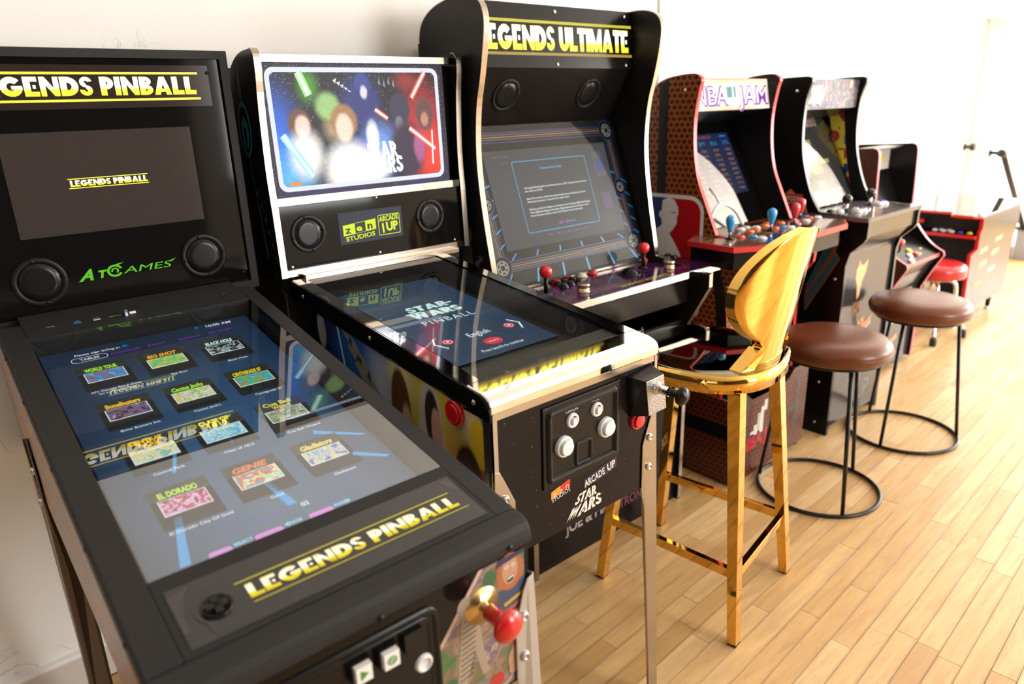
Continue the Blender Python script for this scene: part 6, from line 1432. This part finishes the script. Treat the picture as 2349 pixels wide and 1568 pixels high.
q.prism(wbar, mb_-.004, mb_-.001, None); bar_m = ramp_mat('comic_print', [(0, (.02, .02, .20)), (.40, (.04, .05, .35)), (.46, (.6, .5, .02)), (.56, (.65, .55, .03)), (.6, (.35, .02, .03)), (.7, (.02, .02, .02)), (.85, (.5, .3, .25)), (1, (.7, .6, .1))], 14, kind='hard', detail=2); build('side_art_strip', q, MKc, bar_m)
q = M(); q.prism([(1.566, 1.06), (1.582, 1.18), (1.606, 1.18), (1.596, 1.06)], mb_-.008, mb_-.005, mat('comic_yellow', (.70, .58, .02), .3)); build('side_art_patch', q, MKc)
q = M(); q.box(ma, mb_, MB-.012, MB, .31, 1.44, BLACKM); build('back_board', q, MKc, BLACKM)
MZ = .958
q = M(); q.prism([(1.226, MZ-.016), (1.500, MZ-.016), (1.500, MZ), (1.226, MZ)], MX0-.006, MX1+.012, mat('deck_grey', (.12, .12, .12), .14)); DM2 = build('control_deck', q, MKc)
PD2 = Plane((0, 0, MZ), (1, 0, 0), (0, 1, 0)); d = M(); gp2 = ramp_mat('steel_print', [(0, (.16, .16, .17)), (.5, (.26, .26, .27)), (.6, (.40, .30, .30)), (1, (.5, .5, .5))], 9, rough=.10); drect(d, PD2, MX0-.004, 1.23, MX1+.008, 1.496, gp2, .0006)
drect(d, PD2, 3.27, 1.235, 3.36, 1.30, mat('deck_black_patch', (.01, .01, .01), .2), .001); sub('deck_print', d, DM2)
q = M(); q.prism([(1.226, MZ+.001), (1.498, MZ+.001), (1.498, MZ+.003), (1.226, MZ+.003)], MX0-.005, MX1+.010, None); sub('deck_cover', q, DM2, ACR)
for x, y in ((2.985, 1.375), (3.225, 1.385)): joystick(DM2, x, y, MZ+.003, BTNK, r=.020, h=.034, shaft=CHROME)
for x, y, m_ in ((2.955, 1.385, WHB), (2.99, 1.325, WHB), (3.02, 1.318, WHB), (3.03, 1.355, WHB), (3.055, 1.335, mat('button_indigo', (.04, .04, .50), .3)), (3.255, 1.355, WHB), (3.285, 1.348, WHB), (3.27, 1.38, WHB), (3.315, 1.37, mat('button_indigo', (.04, .04, .50), .3)), (2.925, 1.41, BTNK)):
    button(DM2, (x, y, MZ+.003), (0, 0, 1), .017, m_, .010, 'deck_button', issub=True, caph=.006)
FRM = mat('front_satin_grey', (.035, .034, .034), .14)
q = M(); q.prism([(1.236, MZ-.016), (1.238, .878), (1.300, .805), (1.308, .79), (1.308, .303), (1.320, .303), (1.320, .80), (1.25, .88), (1.25, MZ-.016)], ma, mb_, FRM); FR = build('front_panel', q, MKc, FRM)
PMF = Plane((0, 1.308, 0), (1, 0, 0), (0, 0, 1)); d = M(); fl = mat('front_flame', (.72, .40, .16), .4); fo = mat('front_orange', (.62, .22, .06), .4); lil = mat('front_lilac', (.50, .48, .60), .4)
dpoly(d, PMF, [(3.00, .72), (3.02, .75), (3.06, .73), (3.10, .755), (3.09, .70), (3.06, .66), (3.05, .60), (3.03, .585), (3.02, .65), (3.00, .68)], fl, .0008); ddisc(d, PMF, 3.02, .745, .012, fo, .001)
for i, t in enumerate(('X-M', 'EN')): dtext(d, PMF, t, 3.00+.03*i, .52-.0*i, .055, fo, .0008, width=.07, bold=.03) if i == 0 else None
dtext(d, PMF, 'VS', 3.06, .46, .03, fl, .0008, width=.07, bold=.05); ddisc(d, PMF, 2.985, .455, .013, lil, .0008)
dpoly(d, PMF, [(2.985, .375), (3.20, .455), (3.20, .490), (2.985, .405)], fo, .0008); dpoly(d, PMF, [(2.985, .368), (3.20, .448), (3.20, .456), (2.985, .376)], lil, .0010)
for i in range(5): dpoly(d, PMF, [(3.05+.025*i, .335), (3.06+.025*i, .37), (3.068+.025*i, .345)], mat('front_mustard', (.45, .35, .08), .4), .0008)
sub('front_print', d, FR)
for a, b in ((MX0, MX0+.018), (MX1-.018, MX1)):
    q = M(); q.box(a, b, 1.298, MB, 0, .300, BLACKP); so = build('riser_side', q, MKc, BLACKP)
    s = M(); 
    for z in (.05, .24): s.lathe([(.005, 0), (.004, .002), (0, .003)], (a if a < 3 else b, 1.355, z), (-1 if a < 3 else 1, 0, 0), 12, STEEL)
    sub('side_screw', s, so, STEEL)
q = M(); q.box(ma, mb_, 1.304, 1.318, .035, .300, FRM); q.box(ma, mb_, 1.345, 1.357, 0, .035, BLACKM); rz_ = build('riser_front', q, MKc, FRM)
PMR = Plane((0, 1.304, 0), (1, 0, 0), (0, 0, 1)); d = M(); gl_ = mat('riser_grey_print', (.20, .19, .20), .4)
dtext(d, PMR, 'ARCADE', 3.0, .215, .03, gl_, .0008, width=.20); dtext(d, PMR, '1UP', 3.08, .09, .09, gl_, .0008, width=.17, bold=-.0); sub('riser_lettering', d, rz_)

# ------------------------------------------------------------------ short maze-game cabinet with wood side
PCc = thing('arcade_cabinet', 'short arcade cabinet with a brown wood-grain side and pink edging, right of the tall ones', 'arcade cabinet', (3.905, 1.45, 0))
WOODS = ramp_mat('walnut_side', [(0, (.045, .018, .010)), (.5, (.085, .032, .018)), (1, (.13, .055, .030))], 6, rough=.3, stretch=(1, 14, .8), detail=5)
PINK = mat('pink_moulding', (.55, .10, .14), .3)
pf = [(1.895, .02), (1.895, 1.12), (1.87, 1.156)]+smoothpts([(1.60, 1.168), (1.572, 1.158), (1.563, 1.135)], 3)+smoothpts([(1.556, .94), (1.552, .848), (1.530, .775), (1.470, .694), (1.420, .648), (1.366, .618)], 4)+[(1.362, .600), (1.400, .53), (1.450, .42), (1.455, .02)]
PX0, PX1 = 3.672, 4.148
for i, (a, b) in enumerate(((PX0, PX0+.018), (PX1-.018, PX1))):
    q = M(); q.prism(pf, a, b, WOODS if i == 0 else BLACKP); so = build('side_panel', q, PCc, label='wood-grain side panel' if i == 0 else None)
    q = M(); q.strip(pf[3:], a, b, .003, PINK, inset=.001); sub('edge_moulding', q, so, PINK)
    if i == 0:
        P = Plane((PX0, 1.895, 0), (0, -1, 0), (0, 0, 1)); d = M(); yl = mat('arrow_yellow', (.75, .62, .02), .3); nvb = mat('arrow_blue', (.03, .05, .30), .3); Y = lambda y: 1.895-y
        dring(d, P, Y(1.68), .93, .060, .070, mat('dark_ring_print', (.035, .015, .010), .3), .0008); dpoly(d, P, [(Y(1.70), .985), (Y(1.655), .985), (Y(1.69), .90)], yl, .0012); dpoly(d, P, [(Y(1.72), .925), (Y(1.62), .925), (Y(1.66), .875), (Y(1.70), .87)], yl, .0010)
        dpoly(d, P, [(Y(1.71), .995), (Y(1.645), .995), (Y(1.69), .885)], nvb, .0008); dpoly(d, P, [(Y(1.73), .935), (Y(1.61), .935), (Y(1.66), .865), (Y(1.71), .86)], nvb, .0006); sub('side_print', d, so)
pa, pb_ = PX0+.018, PX1-.018
q = M(); q.box(pa, pb_, 1.700, 1.712, 1.030, 1.155, mat('marquee_pale', (.62, .60, .62), .25)); o = build('marquee', q, PCc)
PP_ = Plane((0, 1.700, 0), (1, 0, 0), (0, 0, 1)); d = M(); dtext(d, PP_, 'MAN', 3.74, 1.07, .05, mat('marquee_yellow', (.75, .60, .03), .3), .001, width=.16, bold=.03) if False else dtext(d, PP_, 'AR', 4.01, 1.075, .045, mat('marquee_yellow', (.75, .60, .03), .3), .001, width=.07, bold=.03, shear=.2); sub('marquee_lettering', d, o)
q = M(); q.prism([(1.715, 1.035), (1.575, .70), (1.56, .70), (1.700, 1.035)], pa, pb_, BLACKP); q.box(pa, pb_, 1.62, 1.72, 1.150, 1.158, BLACKP); build('screen_panel', q, PCc, BLACKG)
q = M(); q.prism([(1.385, .612), (1.56, .700), (1.56, .690), (1.385, .600)], pa, pb_, BLACKP); DP3 = build('control_deck', q, PCc, BLACKP)
PD3 = Plane((0, 1.385, .612), (1, 0, 0), (0, .175, .088)); d = M()
for x, y, c_ in ((3.95, .03, (.5, .45, .02)), (3.90, .02, (.03, .05, .35)), (3.78, .03, (.03, .05, .35)), (4.02, .06, (.5, .45, .02)), (3.84, .012, (.4, .05, .02))): dpoly(d, PD3, [(x, y), (x+.035, y+.004), (x+.03, y+.014), (x+.005, y+.010)], mat('deck_mark_%d' % int(x*100), c_, .3), .0008)
sub('deck_print', d, DP3)
c = PD3.p(3.835, .095, .001); s = M(); s.cyl(c, c+V(0, 0, .03), .005, m=BLKP); s.sphere(c+V(0, 0, .042), .020, BALLR); sub('joystick', s, DP3)
YLB = mat('button_yellow', (.80, .62, .02), .25, coat=.4)
for x, y, m_ in ((3.85, .045, WHB), (3.905, .075, YLB), (3.925, .040, RDB), (3.80, .010, WHB)): button(DP3, PD3.p(x, y, .001), PD3.n, .018, m_, .008, 'deck_button', issub=True, caph=.005)
q = M(); q.prism([(1.384, .612), (1.384, .596), (1.425, .53), (1.470, .43), (1.470, .02), (1.482, .02), (1.482, .44), (1.40, .60)], pa, pb_, FRM); fo_ = build('front_panel', q, PCc, FRM)
q = M(); q.box(pa, pb_, 1.379, 1.384, .594, .613, PINK); sub('deck_moulding', q, fo_, PINK)
PPF = Plane((0, 1.470, 0), (1, 0, 0), (0, 0, 1)); d = M()
for x, y, w_, h_, c_ in ((3.76, .38, .05, .05, (.8, .55, .08)), (3.86, .36, .06, .03, (.8, .45, .08)), (3.75, .28, .03, .06, (.6, .25, .06)), (3.84, .25, .10, .02, (.6, .55, .10)), (3.75, .17, .05, .05, (.8, .30, .05)), (3.76, .05, .06, .04, (.6, .35, .25)), (3.88, .14, .07, .03, (.5, .25, .08))):
    dpoly(d, PPF, [(x, y), (x+w_, y+.3*w_), (x+w_, y+h_+.3*w_), (x, y+h_)], mat('front_mark_%d' % int(x*1000+y*100), c_, .4), .0008)
sub('front_print', d, fo_)
q = M(); q.box(pa, pb_, 1.88, 1.892, .03, 1.15, BLACKM); build('back_board', q, PCc, BLACKM)

# ------------------------------------------------------------------ cocktail table
CT = thing('cocktail_table', 'low black cocktail game table with red edging near the door, its top glaring white', 'game table', (5.25, 1.63, 0))
TZ = .722
tt = [(4.885, 1.90), (4.885, 1.60), (4.770, 1.565), (4.770, 1.440), (4.800, 1.405), (5.68, 1.420), (5.74, 1.46), (5.74, 1.84), (5.70, 1.90)]
q = M(); q.prism(tt, TZ-.016, TZ-.003, mat('top_red_edge', (.70, .04, .01), .25), axis='z'); TT = build('table_top', q, CT)
q = M(); q.prism([(a+(.004 if a < 5 else -.004), b+(.004 if b < 1.5 else -.004)) for a, b in tt], TZ-.003, TZ, None, axis='z'); TGM = mat('top_glass', (.015, .015, .016), .03, coat=1.0, spec=1.0); ins(TGM.node_tree.nodes['Principled BSDF'], 'Coat IOR', 2.6); sub('top_glass', q, TT, TGM)
q = M(); q.prism([(5.62, .12), (4.86, .12), (4.84, .48), (4.94, .50), (4.94, .60), (4.965, .62), (4.965, TZ-.016), (5.66, TZ-.016), (5.66, .58), (5.60, .50)], 1.448, 1.462, FRM, axis='y'); bo_ = build('body_side', q, CT, FRM)
q = M(); q.strip([(4.86, .13), (4.84, .48), (4.94, .50), (4.94, .60), (4.965, .62), (4.965, TZ-.02)], 1.444, 1.464, .003, BRED, axis='y'); sub('edge_moulding', q, bo_, BRED)
PTB = Plane((0, 1.448, 0), (1, 0, 0), (0, 0, 1)); d = M()
for x, y, c_ in ((5.00, .46, (.75, .40, .20)), (5.25, .50, (.80, .42, .25)), (5.02, .37, (.60, .50, .20)), (5.22, .42, (.5, .5, .25)), (4.98, .25, (.75, .30, .10)), (5.20, .31, (.7, .45, .35))): dpoly(d, PTB, [(x, y), (x+.12, y+.012), (x+.13, y+.04), (x+.01, y+.03)], mat('table_mark_%d' % int(x*1000+y*100), c_, .4), .0008)
sub('side_print', d, bo_)
q = M(); q.prism([(5.62, .12), (4.86, .12), (4.84, .48), (4.94, .50), (4.94, .60), (4.965, .62), (4.965, TZ-.016), (5.66, TZ-.016)], 1.860, 1.874, BLACKM, axis='y'); build('body_side', q, CT, BLACKM)
q = M(); q.box(4.99, 5.003, 1.462, 1.860, .13, TZ-.018, BLACKM); build('body_end', q, CT, BLACKM); q = M(); q.box(5.60, 5.613, 1.462, 1.860, .13, TZ-.018, BLACKM); build('body_end', q, CT, BLACKM)
q = M(); q.prism([(4.90, .583), (4.99, .600), (4.99, .588), (4.90, .571)], 1.462, 1.860, BLACKP, axis='y'); CDk = build('control_shelf', q, CT, BLACKP)
q = M(); q.box(4.893, 4.903, 1.455, 1.86, .567, .585, BRED); sub('shelf_moulding', q, CDk, BRED)
for x, y, m_ in ((4.935, 1.60, WHB), (4.94, 1.65, WHB), (4.945, 1.70, WHB), (4.965, 1.625, WHB), (4.965, 1.67, WHB), (4.93, 1.55, mat('button_indigo', (.04, .04, .50), .3)), (4.93, 1.50, YLB)): button(CDk, (x, y, .592), (-.1, 0, 1), .016, m_, .009, 'deck_button', issub=True, caph=.005)
s = M(); s.cyl((4.95, 1.79, .59), (4.95, 1.79, .63), .005, m=BLKP); s.sphere((4.95, 1.79, .642), .018, BALLR); sub('joystick', s, CDk)
q = M(); q.lathe([(.02, 0), (.016, .01), (0, .012)], (4.895, 1.775, .52), (-1, 0, 0), 16, ORG); build('coin_button', q, CT, ORG)
for x, y in ((4.91, 1.50), (5.52, 1.50), (4.91, 1.82), (5.52, 1.82)):
    q = M(); q.box(x-.012, x+.012, y-.012, y+.012, .02, .13, BLACKM); o = build('leg', q, CT, BLACKM); f = M(); f.lathe([(.018, 0), (.018, .01), (.006, .016), (.006, .025)], (x, y, 0), (0, 0, 1), 16, WHITEP); sub('foot', f, o, WHITEP)

# ------------------------------------------------------------------ stools
GOLD = mat('gold_mirror', (.80, .49, .115), .035, 1.0)
GS_ = thing('bar_stool', 'mirror gold bar stool with an oval backrest, standing before the tall black cabinet', 'bar stool', (1.64, 1.106, 0))
sc = V(1.645, 1.106, 0); ZS = .755
def squircle(cx, cy, r, p, n=64, rot=0.0):
    out = []
    for i in range(n):
        t = 2*PI*i/n; c, s_ = math.cos(t), math.sin(t); k = (abs(c)**p+abs(s_)**p)**(-1/p); x, y = r*k*c, r*k*s_
        out.append((cx+x*math.cos(rot)-y*math.sin(rot), cy+x*math.sin(rot)+y*math.cos(rot)))
    return out
sq = squircle(sc.x, sc.y, .212, 2.6, 72, R(10)); sqi = squircle(sc.x, sc.y, .197, 2.6, 72, R(10))
q = M(); n = 72
def ringband(q, loops, m):
    vs = []; 
    for pts, z in loops: vs += [(a, b, z) for a, b in pts]
    q.add(vs, [(k*n+i, k*n+(i+1) % n, (k+1)*n+(i+1) % n, (k+1)*n+i) for k in range(len(loops)-1) for i in range(n)], m, smooth=True)
ringband(q, [(sqi, ZS-.048), (sq, ZS-.048)], GOLD); ringband(q, [(sq, ZS-.048), (sq, ZS)], GOLD); ringband(q, [(sq, ZS), (sqi, ZS)], GOLD); ringband(q, [(sqi, ZS), (sqi, ZS-.048)], GOLD)
build('seat_band', q, GS_, GOLD)
SEATM = mat('dark_gold_seat', (.17, .145, .085), .03, 1.0)
q = M(); loops = []
for k_, (s_, dz) in enumerate(((1, -.0008), (.96, .0012), (.8, .003), (.5, .004), (.2, .0045))):
    loops.append(([(sc.x+(a-sc.x)*s_*.985, sc.y+(b-sc.y)*s_*.985) for a, b in sq], ZS+.0012+dz))
ringband(q, loops, SEATM); q.add([(a, b, loops[-1][1]) for a, b in loops[-1][0]], [tuple(range(n))], SEATM); build('seat', q, GS_, SEATM)
FA, FB, FC, FD = V(1.474, .851, 0), V(1.868, .925, 0), V(1.800, 1.360, 0), V(1.432, 1.298, 0)
for f in (FA, FB, FC, FD):
    t_ = sc+(f-sc)*.70+V(0, 0, ZS-.047); sd = (FB-FA).normalized()
    q = M(); q.bar(f+V(0, 0, .006), t_, .034, .026, GOLD, side=sd, w1=.042, h1=.034); L_ = build('leg', q, GS_, GOLD, bevel=.0012)
    q = M(); q.bar(f, f+V(0, 0, .008), .031, .024, RUBBER, side=sd); sub('leg_pad', q, L_, RUBBER)
def onleg(f, z): return f+(sc+(f-sc)*.70-f)*(z/(ZS-.047))+V(0, 0, z)
for a, b, z in ((FA, FD, .205), (FB, FC, .205), (FA, FB, .200)):
    q = M(); q.bar(onleg(a, z), onleg(b, z), .026, .018, GOLD, side=(0, 0, 1)); build('stretcher', q, GS_, GOLD, bevel=.001)
# oval backrest, bowed round the sitter and leaning out
bd = V(math.cos(R(4)), math.sin(R(4)), 0); bn = bd.cross(V(0, 0, 1))
lean = R(9); bup = (V(0, 0, 1)*math.cos(lean)+bn*math.sin(lean))
bo3 = sc+bn*.196+V(0, 0, ZS)
def bp_(s_, h, off=0.0):
    bow = -1.9*s_*s_   # edges come forward round the sitter
    return bo3+bd*(s_+.07*h)+bup*h+bn*(bow+off)
def outline():
    pts = []
    for i in range(41):
        t = R(-64+(308)*i/40); pts.append((.182*math.cos(t), .214+.152*math.sin(t)))
    pts += [(-.072, .060), (-.078, .045), (-.105, .012), (-.112, .0), (.112, .0), (.105, .012), (.078, .045), (.072, .060)]
    return pts
ol_ = outline(); n = len(ol_)
q = M()
def fillgrid(off, m, flip):
    # strips across at several heights keep the bow
    hs = sorted(set([p[1] for p in ol_])); rows = []
    H_ = [h for h in [0, .012, .045, .062]+[.066+.015*i for i in range(1, 20)] if h < .364]+[.3655]
    for h in H_:
        if h <= .045: w_ = .112 if h < .01 else (.105 if h < .03 else .078)
        else:
            s2 = (h-.214)/.152; w_ = .182*math.sqrt(max(0, 1-s2*s2)) if abs(s2) < 1 else .004
            if h < .10: w_ = max(w_, .072)
        rows.append([bp_(w_*(2*j/14-1), h, off) for j in range(15)])
    vs = [p for r_ in rows for p in r_]; fs = []
    for i in range(len(rows)-1):
        for j in range(14): fs.append((i*15+j, i*15+j+1, (i+1)*15+j+1, (i+1)*15+j))
    q.add(vs, fs, m, smooth=True); return rows
r1 = fillgrid(.0, GOLD, False); r2 = fillgrid(-.026, GOLD, True)
edge1 = [r_[0] for r_ in r1]+[r_[-1] for r_ in reversed(r1)]; edge2 = [r_[0] for r_ in r2]+[r_[-1] for r_ in reversed(r2)]; k = len(edge1)
q.add(edge1+edge2, [(i, (i+1) % k, (i+1) % k+k, i+k) for i in range(k)], GOLD)
BRs = build('backrest', q, GS_, GOLD)
q = M()
for sx in (-1, 1):
    q = M(); q.add([bp_(sx*.125, .0, .006), bp_(sx*.088, .0, .006), bp_(sx*.060, .050, .004), bp_(sx*.082, .062, .004), bp_(sx*.125, .0, -.030), bp_(sx*.088, .0, -.030), bp_(sx*.060, .050, -.028), bp_(sx*.082, .062, -.028)], [(0, 1, 2, 3), (4, 7, 6, 5), (0, 4, 5, 1), (1, 5, 6, 2), (2, 6, 7, 3), (3, 7, 4, 0)], GOLD)
    sub('back_bracket', q, BRs, GOLD)
LEATH = mat('brown_leather', (.130, .034, .010), .30, spec=.4, bump=.10, bscale=350, vary=.25, vscale=7, rvary=.07)
IRON = mat('black_iron_tube', (.020, .021, .020), .32, .6)
def round_stool(x, y, ang, label):
    t = thing('stool', label, 'stool', (x, y, 0), 'round brown leather stools')
    pr = [(0, .540), (.150, .540), (.172, .542), (.186, .552), (.1925, .566), (.1935, .575), (.1925, .577), (.1935, .580), (.190, .592), (.178, .606), (.155, .615), (.11, .620), (.05, .622), (0, .622)]
    q = M(); q.lathe(pr, (x, y, 0), (0, 0, 1), 56, LEATH); st_ = build('seat', q, t, LEATH)
    q = M(); q.lathe([(.1936, .5745), (.1950, .576), (.1936, .5775)], (x, y, 0), (0, 0, 1), 56, LEATH); sub('seat_piping', q, st_, LEATH)
    q = M(); q.lathe([(0, .532), (.165, .532), (.168, .536), (.165, .540), (0, .540)], (x, y, 0), (0, 0, 1), 40, IRON); build('seat_plate', q, t, IRON)
    q = M(); q.tube([(x+.215*math.cos(2*PI*i/48), y+.215*math.sin(2*PI*i/48), .008) for i in range(48)], .0075, 10, IRON, closed=True); build('foot_ring', q, t, IRON)
    for k_ in range(3):
        a = R(ang+120*k_); q = M(); q.tube([(x+.150*math.cos(a), y+.150*math.sin(a), .536), (x+.213*math.cos(a), y+.213*math.sin(a), .010)], .0072, 10, IRON); build('leg', q, t, IRON)
    return t
# leg directions found from the photograph: stool 1 legs at (2.278,.951) and (2.333,1.302); stool 2 at (3.231,.917), (2.908,1.143), (3.255,1.249)
a1 = -130.0; a2 = math.degrees(math.atan2(.917-1.08, 3.231-3.135))
round_stool(2.425, 1.106, a1, 'brown leather round stool on a black ring base, nearer of two, beside the gold stool')
round_stool(3.135, 1.090, a2, 'brown leather round stool on a black ring base, farther of two, before the grey-fronted cabinet')
# red swivel stool
rs = thing('swivel_stool', 'red vinyl swivel stool with chrome legs, tucked under the cocktail table', 'stool', (4.62, 1.56, 0))
RVIN = mat('red_vinyl', (.60, .02, .025), .28, coat=.3)
cx_, cy_ = 4.62, 1.56
q = M(); q.lathe([(0, .375), (.150, .375), (.165, .380), (.172, .395), (.170, .415), (.172, .418), (.168, .440), (.150, .456), (.10, .463), (0, .465)], (cx_, cy_, 0), (0, 0, 1), 44, RVIN); build('seat', q, rs, RVIN)
q = M(); q.cyl((cx_, cy_, .28), (cx_, cy_, .376), .025, m=CHROME); q.lathe([(0, .36), (.10, .362), (.10, .376)], (cx_, cy_, 0), (0, 0, 1), 24, STEEL); build('column', q, rs, CHROME)
for k_ in range(4):
    a = R(45+90*k_-12); c_, s_ = math.cos(a), math.sin(a)
    q = M(); q.tube(smoothpts([(cx_+.02*c_, cy_+.02*s_, .345), (cx_+.09*c_, cy_+.09*s_, .350), (cx_+.125*c_, cy_+.125*s_, .325), (cx_+.135*c_, cy_+.135*s_, .25), (cx_+.15*c_, cy_+.15*s_, .15), (cx_+.19*c_, cy_+.19*s_, .09), (cx_+.205*c_, cy_+.205*s_, .05)], 3), .0115, 10, CHROME); L_ = build('leg', q, rs, CHROME)
    q = M(); q.lathe([(.017, 0), (.019, .006), (.019, .04), (.013, .052), (0, .054)], (cx_+.207*c_, cy_+.207*s_, 0), (0, 0, 1), 16, RUBBER); sub('caster_cup', q, L_, RUBBER)
# handrail by the door
hr = thing('handrail', 'black sloping handrail on the wall beyond the door', 'handrail', (6.9, 1.90, .6))
q = M(); q.tube([(6.43, 1.84, .965), (6.50, 1.84, .955)], .030, 14, BLK); q.tube([(6.49, 1.84, .955), (7.40, 1.84, .25)], .022, 14, BLK); build('rail', q, hr, BLK)
q = M(); q.cyl((6.42, 1.84, .966), (6.42, 1.92, .966), .014, m=BLK); q.cyl((6.42, 1.905, .966), (6.42, 1.92, .966), .032, m=BLK); build('bracket', q, hr, BLK)
q = M(); q.cyl((7.28, 1.84, .34), (7.28, 1.92, .34), .014, m=BLK); q.cyl((7.28, 1.905, .34), (7.28, 1.92, .34), .032, m=BLK); build('bracket', q, hr, BLK)
sgn = thing('floor_post', 'grey metal post under the end of the black handrail', 'post', (7.42, 1.80, 0))
q = M(); q.box(7.36, 7.48, 1.74, 1.88, 0, .26, mat('post_grey', (.28, .28, .29), .4)); build('post_body', q, sgn, bevel=.004)
q = M(); q.box(7.345, 7.495, 1.725, 1.895, .26, .285, BLK); build('post_cap', q, sgn, BLK, bevel=.004)
